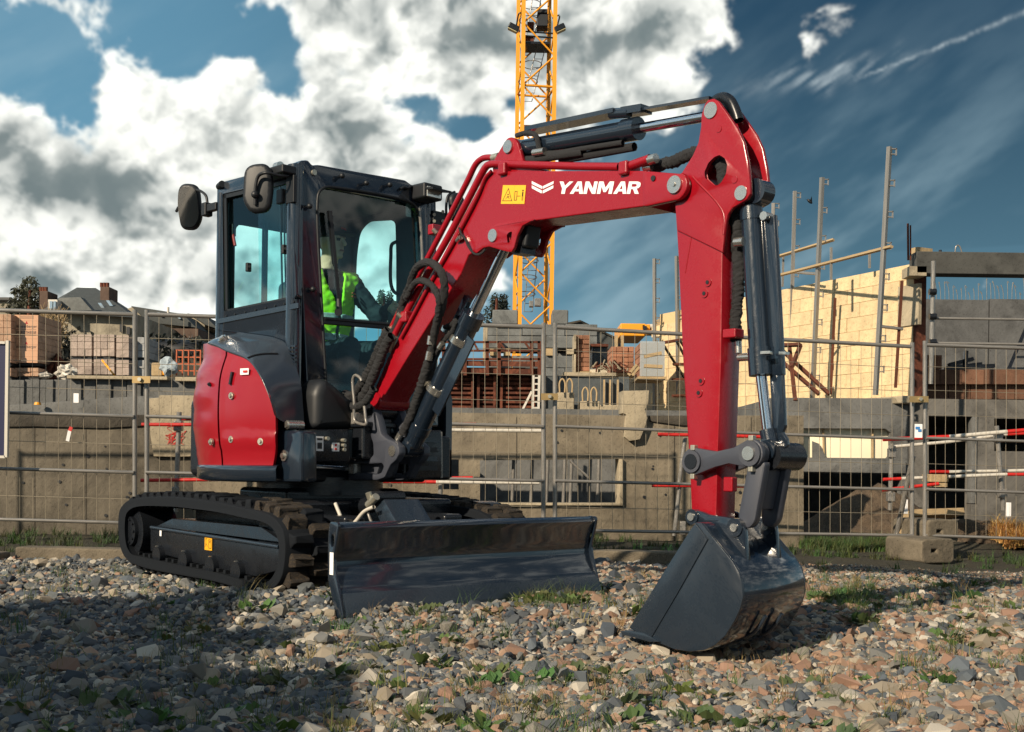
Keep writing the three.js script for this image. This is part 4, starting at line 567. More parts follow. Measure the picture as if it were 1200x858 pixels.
// ---------------------------------------------------------------- ground
function gh(X, D) {                                                  // height of the ground at X, a depth D away
  let h = -.035 - .080 * sstep(6.1, 5.1, D) - .06 * sstep(4.9, 3.2, D) - .11 * sstep(1, 4.5, X) * sstep(7, 10.5, D);
  h += .06 * Math.exp(-(((X + 1.05) / .45) ** 2) - (((D - 6.35) / .35) ** 2));
  h -= .055 * Math.exp(-(((X - .65) / .7) ** 2) - (((D - 5.2) / .55) ** 2));
  if (D < 14 && D > -12) h += (.022 * n2(X * .9, D * .9) + .012 * n2(X * 2.7 + 9, D * 2.7)) * sstep(14, 11, D);
  if (D > 9 && D < 16) h += .16 * Math.exp(-(((D - 13.6) / .9) ** 2)) * sstep(2.8, 4, X);
  return h;
}
// unseen bank added beside and behind the camera, shaped to shade the nearest ground
const shadeBankH = (X, D) => { const s = (X + 3.5) * -.364 + (D + .7) * .93, w = (X + 3.5) * .93 + (D + .7) * .364, e = sstep(5.6, 3.4, s) * sstep(-12, -8, s); return Math.max(0, (3.08 - .10 * sstep(2.2, .2, s) - 1.5 * sstep(.4, -1.8, s) + .26 * n2(s * .9, 4) + .22 * n2(s * 2.6, 8) + .14 * n2(s * 6, 2)) * e * (1 - Math.abs(w) / 2.7) + .12 * n2(X * 1.5, D * 1.5) * e); };
{
  const lin = (a, b, n) => Array.from({ length: n }, (_, i) => a + (b - a) * i / n);
  const xs = [-1500, -500, -150, -60, ...lin(-20, -7, 16), ...lin(-7, 7, 140), ...lin(7, 20, 16), 20, 60, 150, 500, 1500], ds = [-600, -150, -40, ...lin(-16, 2, 30), ...lin(2, 14.5, 140), ...lin(14.5, 24, 12), 24, 40, 80, 200, 600, 1800, 3500];
  const pos = [], uv = [], col = [], idx = [], c = new THREE.Color();
  ds.forEach((D) => xs.forEach((X) => {
    pos.push(X, gh(X, D), -D); uv.push(X, D);
    const k = n2(X * 1.3, D * 1.3) * .5 + n2(X * 4, D * 4) * .3, beyond = sstep(8.6, 9.2, D + .25 * n2(X, 3)), pale = beyond * sstep(.7, 2.0, X) * sstep(10.4, 9.6, D);
    c.setRGB(.10, .088, .072).lerp(new THREE.Color().setRGB(.055, .05, .03), clamp(beyond + .15 * k)).lerp(new THREE.Color().setRGB(.26, .205, .14), clamp(pale)).multiplyScalar(.9 + .25 * k); col.push(c.r, c.g, c.b);
  }));
  const nx = xs.length; for (let i = 0; i < ds.length - 1; i++) for (let j = 0; j < nx - 1; j++) { const a = i * nx + j; idx.push(a, a + 1, a + nx, a + 1, a + nx + 1, a + nx); }
  const g = new THREE.BufferGeometry(); g.setAttribute('position', new THREE.Float32BufferAttribute(pos, 3)); g.setAttribute('uv', new THREE.Float32BufferAttribute(uv, 2)); g.setAttribute('color', new THREE.Float32BufferAttribute(col, 3)); g.setIndex(idx); g.computeVertexNormals();
  struct('ground', g, mat('soil', 1, 1, 1, .95, { vertexColors: true, map: T.concrete, bumpMap: T.rough, bumpScale: .02 }));
  const rows = []; for (let i = 0; i <= 60; i++) { const r = []; for (let j = 0; j <= 60; j++) { const X = -13 + 12 * j / 60, D = -13 + 19 * i / 60; r.push(V(X, shadeBankH(X, D) - .35 + gh(X, D), -D)); } rows.push(r); }
  struct('added_shade_bank', uvm(sheet(rows)), mat('added_bank_soil', .09, .075, .055, .95, { map: T.concrete }));  // added out of view to cast the foreground shade
  // kerb of concrete units along the verge
  const kerb = new THREE.Group(); kerb.name = 'kerb'; kerb.userData.kind = 'structure'; scene.add(kerb); const r = rng(5);
  for (let i = 0; i < 14; i++) { const X = -6.6 + i, D = 8.45 + (X + 5) * .125, D2 = D + .125; if (X > 1.35) break; const m = mesh('kerb_stone', uvm(rbx(-.495, .495, -.2, .07, -.09, .09, .018)), M.pale_kerb ?? mat('pale_kerb', .20, .17, .125, .95, { map: T.concrete, bumpMap: T.rough, bumpScale: .006 }), kerb); m.position.set(X + .5, gh(X + .5, D) + .025 + .012 * r(), -(D + .06)); m.rotation.y = -.125 + .01 * (r() - .5); }
}
// loose stone
const inFrame = (X, D, m = .5) => Math.abs(X) < D * .432 + m;
{
  const r = rng(77), geos = Array.from({ length: 8 }, (_, k) => {
    const q = rng(200 + k), pts = Array.from({ length: 11 + k % 3 * 2 }, () => { const v = V(q() - .5, q() - .5, q() - .5).normalize().multiplyScalar(.85 + .3 * q()); return V(v.x * (1 + .22 * (k % 3)), v.y * .8, v.z); });
    const g = new ConvexGeometry(pts); g.computeVertexNormals(); return flat(g);
  });
  const N = 270000, per = geos.map(() => []), m4 = new THREE.Matrix4(), q = new THREE.Quaternion(), e = new THREE.Euler();
  const tones = [[.105, .125, .145], [.065, .08, .10], [.20, .205, .20], [.33, .28, .21], [.36, .235, .16], [.28, .17, .12], [.48, .44, .37], [.13, .145, .15], [.085, .095, .105], [.22, .205, .175]];
  let n = 0, tries = 0;
  while (n < N && tries++ < N * 8) {
    const D = 2.9 + 8.0 * Math.pow(r(), 1.35), X = (r() * 2 - 1) * (D * .46 + .5); if (!inFrame(X, D, .6)) continue;
    const edge = 8.45 + (X + 5) * .125, past = D > edge; if (past && (X < .9 || D > 10.2 || r() > .5 * sstep(.8, 2.2, X))) continue;
    const bare = n2(X * .8 + 4, D * .8), rightFar = sstep(1.0, 2.4, X) * sstep(6.3, 8, D); if (r() < .5 * sstep(.25, .6, bare) + .35 * rightFar) continue;
    let s = .0070 + .0185 * Math.pow(r(), 2.0); if (r() < .08) s += .014 * r(); if (r() < .004) s = .034 + .018 * r(); s *= mixf(1, .62, rightFar); if (past) s *= .55;
    const y = gh(X, D) + s * (.15 + .5 * r()) + .012 * (r() < .35 ? r() : 0);
    m4.compose(V(X, y, -D), q.setFromEuler(e.set(r() * .7, r() * 6.3, r() * .7)), V(s * (.8 + .5 * r()), s * (.75 + .4 * r()), s * (.8 + .5 * r())));
    const side = sstep(-1.3, 1.5, X + .5 * n2(X * .5, D * .5)), pick = Math.floor(r() * 10); let t = tones[pick]; if (r() < .50 * side && t[0] < .16) t = tones[3 + Math.floor(r() * 3)]; if (r() < .7 * (1 - side) && (pick === 4 || pick === 5)) t = tones[[0, 2, 7, 9][Math.floor(r() * 4)]];  // sunlit warmth at right and cool shade at left put into stone colours
    const k = .58 + .42 * r(); per[n % 8].push([m4.clone(), new THREE.Color().setRGB(t[0] * k, t[1] * k, t[2] * k)]); n++;
  }
  mat('stone', 1, 1, 1, .9, { bumpMap: T.fine, bumpScale: .002 });
  per.forEach((l, k) => { const im = new THREE.InstancedMesh(geos[k], M.stone, l.length); im.name = numbered('gravel'); im.userData.kind = 'stuff'; im.castShadow = im.receiveShadow = true; l.forEach(([m, c], i) => { im.setMatrixAt(i, m); im.setColorAt(i, c); }); scene.add(im); });
  // single larger stones that stand out
  const big = [[487, 803, .05, 6], [612, 712, .03, 6], [183, 690, .045, 6], [350, 700, .04, 2], [405, 708, .035, 0], [175, 768, .06, 6], [995, 752, .05, 4], [372, 690, .045, 0]];
  for (const [px, py, s, tn] of big) { const v = py - CY - (px - CX) * ROLL, D = (EYE + .07) * FOC / v, p = at(px, py, D); const o = mesh('stone', geos[(px | 0) % 8].clone().scale(s, s, s), new THREE.MeshStandardMaterial({ color: new THREE.Color().setRGB(...tones[tn]), roughness: .9 })); o.position.set(p.x, gh(p.x, -p.z) + s * .5, p.z); o.rotation.set(.3, px, .2);
    tag(o, { 487: 'cream angular stone in the gravel below the dozer blade', 612: 'small pale stone by the lower edge of the dozer blade', 183: 'pale bluish stone in the gravel beside the near track', 350: 'grey stone heaped against the front of the near track', 405: 'dark stone at the near lower corner of the dozer blade', 175: 'large pale stone in the shaded gravel at lower left', 995: 'orange tinted stone in the sunlit gravel right of the bucket', 372: 'dark stone between near track and dozer blade end' }[px], 'stone'); }
}
// grass and weeds among the stones and on the verge
{
  const r = rng(91), v = V();
  const tuft = (n, h, w, lean, seed) => { const q = rng(seed), pos = []; for (let i = 0; i < n; i++) { const a = q() * 6.283, L = h * (.5 + .6 * q()), b = lean * (.3 + q()), x0 = (q() - .5) * h * .5, z0 = (q() - .5) * h * .5, dx = Math.cos(a), dz = Math.sin(a), sx = -dz * w / 2, sz = dx * w / 2; let px = x0, py = 0, pz = z0; for (let k = 1; k <= 3; k++) { const t = k / 3, X = x0 + dx * b * L * t * t, Y = L * t * (1 - .25 * b * t), Z = z0 + dz * b * L * t * t, f0 = 1 - (k - 1) / 3, f1 = 1 - t; pos.push(px - sx * f0, py, pz - sz * f0, px + sx * f0, py, pz + sz * f0, X + sx * f1, Y, Z + sz * f1); if (f1 > .01) pos.push(px - sx * f0, py, pz - sz * f0, X + sx * f1, Y, Z + sz * f1, X - sx * f1, Y, Z - sz * f1); px = X; py = Y; pz = Z; } } const g = new THREE.BufferGeometry(); g.setAttribute('position', new THREE.Float32BufferAttribute(pos, 3)); g.computeVertexNormals(); return flat(g); };
  const weed = (n, h, seed) => { const q = rng(seed), pos = []; for (let i = 0; i < n; i++) { const a = q() * 6.283, el = .15 + q() * .9, L = h * (.5 + .7 * q()), c = V((q() - .5) * h * 1.6, h * .25 * q(), (q() - .5) * h * 1.6), d = V(Math.cos(a) * Math.cos(el), Math.sin(el), Math.sin(a) * Math.cos(el)), s = V(-Math.sin(a), .3 * (q() - .5), Math.cos(a)).multiplyScalar(L * .27), m = c.clone().addScaledVector(d, L * .55), t = c.clone().addScaledVector(d, L).add(V(0, -L * .15, 0)); for (const w of [[c, m.clone().add(s), t], [c, t, m.clone().sub(s)]]) w.forEach((p) => pos.push(p.x, p.y, p.z)); } const g = new THREE.BufferGeometry(); g.setAttribute('position', new THREE.Float32BufferAttribute(pos, 3)); g.computeVertexNormals(); return flat(g); };
  mat('leaf', 1, 1, 1, .75, { side: THREE.DoubleSide, transmission: .35, thickness: 0 });
  const scatter = (name, geos, list) => geos.forEach((g, k) => { const l = list.filter((_, i) => i % geos.length === k), im = new THREE.InstancedMesh(g, M.leaf, l.length); im.name = numbered(name); im.userData.kind = 'stuff'; l.forEach(([p, s, c], i) => { im.setMatrixAt(i, new THREE.Matrix4().compose(p, new THREE.Quaternion().setFromEuler(new THREE.Euler(0, i * 2.4, 0)), V(s, s, s))); im.setColorAt(i, c); }); scene.add(im); });
  const green = () => new THREE.Color().setRGB(.045 + .06 * r(), .085 + .075 * r(), .016 + .015 * r()), straw = () => new THREE.Color().setRGB(.24 + .1 * r(), .19 + .06 * r(), .08);
  const G = [], W = [], Dk = [], drop = (px, py) => { const y = py - CY - (px - CX) * ROLL, D = (EYE + .06) * FOC / y, p = at(px, py, D); p.y = gh(p.x, D); return p; };
  const patches = [[650, 705, 45, 12, 120], [640, 712, 40, 8, 60], [760, 720, 30, 8, 18], [1000, 715, 45, 14, 110], [990, 718, 30, 8, 60], [560, 735, 60, 14, 30], [240, 725, 50, 25, 26], [300, 770, 110, 50, 44], [420, 800, 90, 40, 40], [250, 820, 90, 30, 34], [560, 800, 120, 40, 36], [380, 720, 60, 20, 26], [850, 820, 90, 25, 30], [700, 800, 70, 30, 34], [1140, 735, 60, 25, 46], [1060, 790, 60, 30, 26], [960, 690, 40, 10, 24], [480, 745, 60, 20, 20], [620, 840, 80, 16, 34], [1140, 690, 50, 10, 16], [700, 670, 30, 6, 10], [80, 800, 60, 40, 16]];
  const gauss = () => (r() + r() + r() - 1.5) * 1.2;
  for (const [px, py, sx, sy, n] of patches) for (let i = 0; i < n; i++) { const x = px + gauss() * sx, y = Math.min(875, py + gauss() * sy), p = drop(x, y); if (-p.z > 8.5) continue; const k = r(); if (k < .62) G.push([p, .34 + .5 * r(), r() < .1 ? straw() : green()]); else W.push([p, .35 + .6 * r(), green().multiplyScalar(1.05)]); }
  for (let i = 0; i < 420; i++) { const D = 3.4 + 5 * r(), X = (r() * 2 - 1) * D * .45; G.push([V(X, gh(X, D), -D), .4 + .5 * r(), r() < .25 ? straw() : green()]); }
  for (let i = 0; i < 2600; i++) { const D = 9.1 + 3.1 * r(), X = -6 + 13.5 * r(); if (X > .9 && D < 10.6 && r() < .93) continue; const k = n2(X * .8, D * 1.6); if (k < -.05 + .5 * (D < 10.2 && X < .5 ? .6 : 0)) continue; Dk.push([V(X, gh(X, D) - .01, -D), .5 + .7 * r(), green().multiplyScalar(.75)]); }
  for (let i = 0; i < 1500; i++) { const X = 6.1 + 2.4 * r(), D = 12.7 + 1.2 * r(), h = .16 * sstep(6.0, 6.5, X); Dk.push([V(X, gh(X, D) + h * r(), -D), .9 + .8 * r(), green().multiplyScalar(.95)]); }
  for (let i = 0; i < 700; i++) { const X = 3.05 + 1.5 * r(), D = 12.3 + .5 * r(); Dk.push([V(X, gh(X, D), -D), .6 + .7 * r(), green()]); }
  scatter('grass', [tuft(14, .17, .0062, .55, 1), tuft(10, .22, .006, .8, 2), tuft(18, .13, .007, .7, 3)], G);
  scatter('weeds', [weed(20, .085, 4), weed(30, .07, 5)], W);
  scatter('verge_grass', [tuft(16, .14, .009, .7, 6), tuft(20, .10, .010, .9, 7)], Dk);
  // dry clump on the heap behind the right-hand fence, and dry stalks beside the bucket
  const dc = []; for (let i = 0; i < 420; i++) { const X = 5.25 + .62 * r(), D = 12.55 + .5 * r(); dc.push([V(X, gh(X, D) + .02 + .12 * r(), -D), .7 + .9 * r(), new THREE.Color().setRGB(.50 + .15 * r(), .30 + .08 * r(), .10)]); }
  scatter('dry_grass', [tuft(12, .17, .010, 1.6, 8), tuft(12, .13, .010, 2.0, 9)], dc);
}
// ---------------------------------------------------------------- the building site
const fr = (D, a = 0, X = 0) => new Frame(X, D, Math.PI / 2 + a);     // a face across the view; a > 0 recedes to the right
const onto = (f, g) => g.applyMatrix4(f.m);
const pz = (f, list, z = 0) => list.map(([x, y]) => f.side(x, y, z));
const slabF = (f, list, t, o = {}) => onto(f, uvm(slab(pz(f, list), 0, t, { bevel: .004, ...o, holes: (o.holes ?? []).map((h) => pz(f, h)) })));
// a box whose front fills a pixel rectangle at depth D
function fb(D, x0, y0, x1, y1, deep, r = 0) { const a = at(x0, (y0 + y1) / 2, D), b = at(x1, (y0 + y1) / 2, D), xm = (x0 + x1) / 2, t = at(xm, y0, D).y, l = at(xm, y1, D).y; return uvm(r ? rbx(a.x, b.x, l, t, -D - deep, -D, r) : bx(a.x, b.x, l, t, -D - deep, -D)); }
const child = (t, name, g, m) => mesh(name, (Array.isArray(g) ? join(g) : g).translate(-t.position.x, -t.position.y, -t.position.z), m, t);
const base = (px, py, D) => at(px, py, D);
const tones = (n, r, g, b, k) => Array.from({ length: 4 }, (_, i) => mat(n + i, r * (1 + k * (i - 1.5)), g * (1 + k * (i - 1.5)), b * (1 + k * (i - 1.5)), .9, { map: T.concrete, bumpMap: T.rough, bumpScale: .003 }));
// raised ground behind the walls
struct('terrain', [uvm(bx(-70, 3.0, -1, 1.5, -260, -16.2)), uvm(bx(3.0, 90, -1, 1.4, -260, -21)), uvm(bx(-70, -3.2, 1.4, 3.5, -260, -29.6)), uvm(bx(-70, -1.05, -.5, 1.12, -16.2, -12.9))], mat('site_earth', .085, .075, .06, .95, { map: T.concrete }));
struct('floor', uvm(bx(-1.05, 3.0, -.2, .22, -16.2, -12.95)), mat('wet_floor', .10, .12, .14, .28, { roughnessMap: T.paint, map: T.concrete }));
// long foundation wall
{
  const t = thing('foundation_wall', 'long low brown concrete foundation wall with a wide opening, behind the fence', 'wall', V(0, 0, -12.6)), f = fr(12.45, .07);
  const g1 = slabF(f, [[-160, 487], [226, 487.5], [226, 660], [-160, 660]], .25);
  const g2 = slabF(f, [[226, 483], [505, 483], [730, 487], [942, 487], [942, 665], [226, 660]], .25, { holes: [[[562, 539], [726, 537.5], [727, 591], [562, 592]], [[519, 538], [538, 538], [538, 574], [519, 574]]] });
  child(t, 'wall_panel', g1, mat('shade_toned_concrete', .178, .157, .122, .92, { map: T.concrete, bumpMap: T.rough, bumpScale: .004 })); child(t, 'wall_panel', g2, M.concrete);  // left panel has a darkened concrete colour standing in for shade
  const cap = (l) => child(t, 'wall_top', slabF(fr(12.42, .07), l, .1, { bevel: .01 }), M.dark_damp ?? mat('dark_damp', .085, .075, .06, .9, { map: T.concrete, bumpMap: T.rough, bumpScale: .006 })); cap([[-160, 485], [60, 486], [170, 486], [172, 499], [120, 502], [40, 500], [-160, 503]]); cap([[762, 487], [838, 487], [838, 497], [800, 499], [762, 494]]);
  child(t, 'opening_frame', [slabF(fr(12.40, .07), [[726, 538], [730, 538], [730, 592], [726, 592]], .3), slabF(fr(12.40, .07), [[562, 589.5], [730, 590], [730, 592.5], [562, 592.5]], .3)], M.pale_concrete);
  for (const x of [40, 100, 330, 430, 605, 690, 790, 880]) child(t, 'joint', slabF(fr(12.446, .07), [[x, x > 226 && x < 560 ? 484 : 489], [x + .7, 489], [x + .9, 640], [x, 640]], .008, { bevel: 0 }), M.dark_damp);
  const rr = rng(3); const holes = []; for (let i = 0; i < 60; i++) { const x = 10 + 900 * rr(), y = 500 + 120 * rr(); if (x > 555 && x < 735 && y > 530 || x > 515 && x < 545) continue; const p = f.pt(x, y, .002).applyMatrix4(f.m); holes.push(new THREE.CylinderGeometry(.008 + .012 * rr(), .01, .012, 8).rotateX(Math.PI / 2).translate(p.x, p.y, p.z)); } child(t, 'tie_holes', holes, M.black_plastic).userData.kind = 'stuff';
  // slab, props and rear wall seen through the opening
  const rw = thing('basement_wall', 'dark bluish wall and props seen through the opening in the foundation wall', 'wall', V(1, 0, -16.1)); child(rw, 'wall_panel', uvm(bx(-1.1, 3.0, .2, 1.5, -16.2, -16.05)), M.grey_concrete); child(rw, 'beam', uvm(bx(-1.1, 3.0, 1.0, 1.16, -14.9, -14.5)), M.grey_concrete);
  for (const px of [600, 622, 640, 660, 668, 690, 700]) { const a = at(px, 580, 14 + (px % 7) * .2); child(rw, 'prop', rod(V(a.x, .2, a.z), V(a.x + .03, 1.3, a.z), .022, 8), M.galvanised); } const s0 = at(668, 540, 14), s1 = at(690, 560, 14); child(rw, 'brace', rod(s0, s1, .016, 8), M.galvanised);
}
{ // pale panels against the wall
  const f = fr(12.39, .07), t = thing('broken_concrete', 'pale cream broken concrete panel with red scribbles beside the red side cover', 'panel', base(205, 536, 12.39));
  child(t, 'panel', slabF(f, [[174, 467], [186, 466], [187, 463], [262, 464], [262, 534], [205, 535.5], [180, 535], [176, 510]], .08, { bevel: .008 }), M.pale_concrete);
  const q = rng(8); for (let k = 0; k < 5; k++) { const p = []; for (let i = 0; i < 7; i++) p.push(f.pt(190 + 25 * q() + k * 2, 500 + 22 * q(), .006).applyMatrix4(f.m)); child(t, 'scribble', tube(p, .003, 40, 4), M.rail_red); }
  const t2 = thing('concrete_patch', 'pale ragged concrete pier standing out of the foundation wall left of the red arm', 'pier', base(745, 517, 12.39)); child(t2, 'panel', slabF(fr(12.36, .07), [[730, 458], [761, 457.5], [760, 472], [756, 480], [759, 490], [755, 503], [750, 515], [738, 517], [732, 512], [734, 486], [730, 484]], .3, { bevel: .008 }), M.pale_concrete);
}
// sunlit wall of pale blocks, every block by itself
{
  const f = new Frame(5.19, 15.5, .456), t = thing('block_wall', 'sunlit wall of pale yellow blocks rising behind the fence at the right', 'wall', V(5.19, 1.67, -15.5)), q = rng(17);
  const bm = tones('pale_block', .86, .67, .40, .035), gs = [0, 1, 2].map((k) => uvm(rbx(-.247, .247, -.0965, .0965, -.1, .1, .006, 1).translate(0, 0, 0))), gh_ = uvm(rbx(-.122, .122, -.0965, .0965, -.1, .1, .006, 1)), inv = new THREE.Matrix4().makeTranslation(-5.19, -1.67, 15.5);
  child(t, 'mortar', onto(f, uvm(bx(-6.0, 0, 1.67, 3.42, -.19, -.012))), mat('mortar', .66, .47, .25, .95, { bumpMap: T.rough, bumpScale: .004 }));
  for (let r = 0; r < 9; r++) for (let c = 0; c < 13; c++) { const odd = r % 2; let x = -.25 - .5 * c + (odd ? .25 : 0), g = gs[c % 3]; if (odd && c === 0) { x = -.122; g = gh_; } if (!odd && c === 12) continue; if (r === 8 && c > 10) continue; const m = mesh('block', g, bm[Math.floor(q() * 4)], t); m.applyMatrix4(inv.clone().multiply(f.m).multiply(new THREE.Matrix4().makeTranslation(x, 1.67 + .0975 + r * .195, -.1 + .008 * q()))); }
  child(t, 'corner_timber', onto(f, bx(-.02, .10, 3.30, 3.62, -.22, .04)), M.wood); child(t, 'corner_pad', onto(f, uvm(bx(-.25, .12, 2.62, 3.15, -.02, .03))), M.pale_concrete);
  child(t, 'shade_toned_end', onto(f, uvm(bx(.001, .02, 1.67, 3.42, -.2, -.0))), M.rust);  // dark rust tone on the wall end stands in for its shade
  child(t, 'footing_strip', onto(f, uvm(rbx(-6.3, .02, 1.60, 1.70, -.05, .16, .02))), M.pale_concrete);
}
// tall formwork posts with hooks, in front of the block wall
const postSpecs = [[1042.5, 172, 1026, 463, 14.6, 'tallest formwork post with hooks, nearest the corner of the block wall'], [963.5, 208, 952, 470, 16.4, 'second tall formwork post with hooks before the block wall, left of the tallest'], [931.5, 224, 925, 470, 17.6, 'formwork post beside the dark bucket cylinder, third from the wall corner'], [906.5, 238, 904, 400, 18.4, 'short stretch of formwork post just right of the bucket cylinder top'], [793, 300, 795, 480, 20.2, 'thin formwork post close to the left edge of the red arm'], [767, 303, 767, 483, 20.6, 'thin formwork post standing free of the red arm, leftmost of all']];
for (const [x0, y0, x1, y1, D, label] of postSpecs) {
  const a = at(x0, y0, D), b = at(x1, y1, D + .2), t = thing('formwork_post', label, 'post', b), w = .05; child(t, 'post', bar(a, b, w, w), M.galvanised);
  const n = 8, d = a.clone().sub(b); for (let i = 1; i <= n; i++) { const p = b.clone().addScaledVector(d, i / n - .02); child(t, 'hook', [box(.07, .012, .03, p.x + .055, p.y + .035, p.z), box(.012, .09, .03, p.x + .085, p.y, p.z), box(.05, .012, .03, p.x + .045, p.y - .03, p.z)], M.galvanised); }
  if (x0 > 920) { const s = b.clone().add(V(.3, 0, -.25)); child(t, 'strap', [bar(b.clone().add(V(.28, .1, -.1)), b.clone().addScaledVector(d, .47).add(V(.28, .0, -.1)), .035, .02)], M.rust); child(t, 'strut', bar(b.clone().addScaledVector(d, .28), b.clone().addScaledVector(d, .28).add(V(.32, -.02, -.1)), .03, .03), M.galvanised); }
}
{ // plank rail strung along the posts
  const R1 = thing('guard_rail', 'weathered plank rail rising along the top of the block wall', 'rail', at(980, 306, 16)); child(R1, 'plank', bar(at(912, 323, 17.6), at(1045, 289, 14.5), .045, .03), M.wood); for (const [px, y0, y1] of [[974, 290, 328], [1019, 293, 314]]) child(R1, 'stanchion', bar(at(px, y0, 16), at(px, y1, 16), .03, .03), M.galvanised);
  const R2 = thing('guard_rail', 'short plank rail beside the bucket cylinder, below the posts', 'rail', at(940, 292, 17.5)); child(R2, 'plank', bar(at(908, 302, 18), at(977, 281, 17), .04, .03), M.wood); child(R2, 'stanchion', bar(at(918, 300, 18), at(917, 336, 18), .03, .03), M.galvanised); child(R2, 'tie', bar(at(930, 319, 17.3), at(957, 321, 16.8), .03, .03), M.galvanised);
  const rb = at(1064.5, 305, 15.2); const sb = thing('starter_bar', 'single twisted bar standing on the corner of the block wall', 'rebar', rb); child(sb, 'bar', [rod(rb, at(1064, 262, 15.2), .014, 6), rod(rb.clone().add(V(.03, 0, 0)), at(1067, 264, 15.2), .01, 6)], M.rust);
}
// shell of the lower storey at the right
{
  const f = fr(15.6), t = thing('concrete_shell', 'grey concrete lower storey with doorway and bright wide opening, under the block wall', 'building', V(6, 0, -15.6));
  child(t, 'front_wall', slabF(f, [[905, 466], [1064, 467], [1064, 640], [905, 640]], .22, { holes: [[[941.5, 501.5], [1038, 502], [1044.5, 507], [1045, 533], [1041, 537.5], [941.5, 536.5]], [[941, 554], [1058, 556], [1058, 630], [941, 628]]] }), M.grey_concrete);
  child(t, 'front_wall', slabF(fr(15.62), [[1064, 467], [1300, 470], [1300, 640], [1064, 640]], .22, { holes: [[[1088, 487], [1140, 488], [1138, 610], [1088, 608]], [[1165, 490], [1290, 492], [1290, 531], [1165, 529]]] }), mat('grey_render', .16, .155, .145, .9, { map: T.concrete, bumpMap: T.rough, bumpScale: .003 }));
  child(t, 'ledge', slabF(fr(15.55), [[941, 540], [1062, 541], [1062, 555], [941, 553]], .12, { bevel: .01 }), M.grey_concrete); child(t, 'door_reveal', slabF(fr(15.60), [[1140, 488], [1146, 488], [1144, 590], [1138, 590]], .2), M.grey_concrete);
  child(t, 'floor_slab', uvm(bx(3.3, 10, 1.50, 1.63, -21, -15.82)), M.grey_concrete); child(t, 'rear_wall', uvm(bx(3.3, 10, -.2, 1.5, -20.9, -20.7)), M.grey_concrete); child(t, 'inner_wall', [uvm(bx(3.2, 3.35, -.2, 1.6, -20.9, -15.85))], M.grey_concrete); child(t, 'inner_wall', uvm(bx(9.9, 10.05, -.2, 1.6, -20.9, -15.85)), M.grey_concrete);
  child(t, 'sunlit_wall_stand_in', slabF(fr(15.74), [[936, 497], [1048, 498], [1048, 541], [936, 540]], .03), mat('stand_in_cream', .86, .78, .58, .8)); child(t, 'board_batten', [slabF(fr(15.70), [[964, 501], [966, 501], [967, 537], [965, 537]], .03), slabF(fr(15.70), [[1022, 502], [1024, 502], [1024, 538], [1022, 538]], .03)], M.wood); child(t, 'loose_board', slabF(fr(15.69), [[952, 517], [960, 520], [967, 533], [967, 537], [952, 536.5]], .02), M.grey_concrete);  // cream board added just inside the opening in place of the sunlit inner wall
}
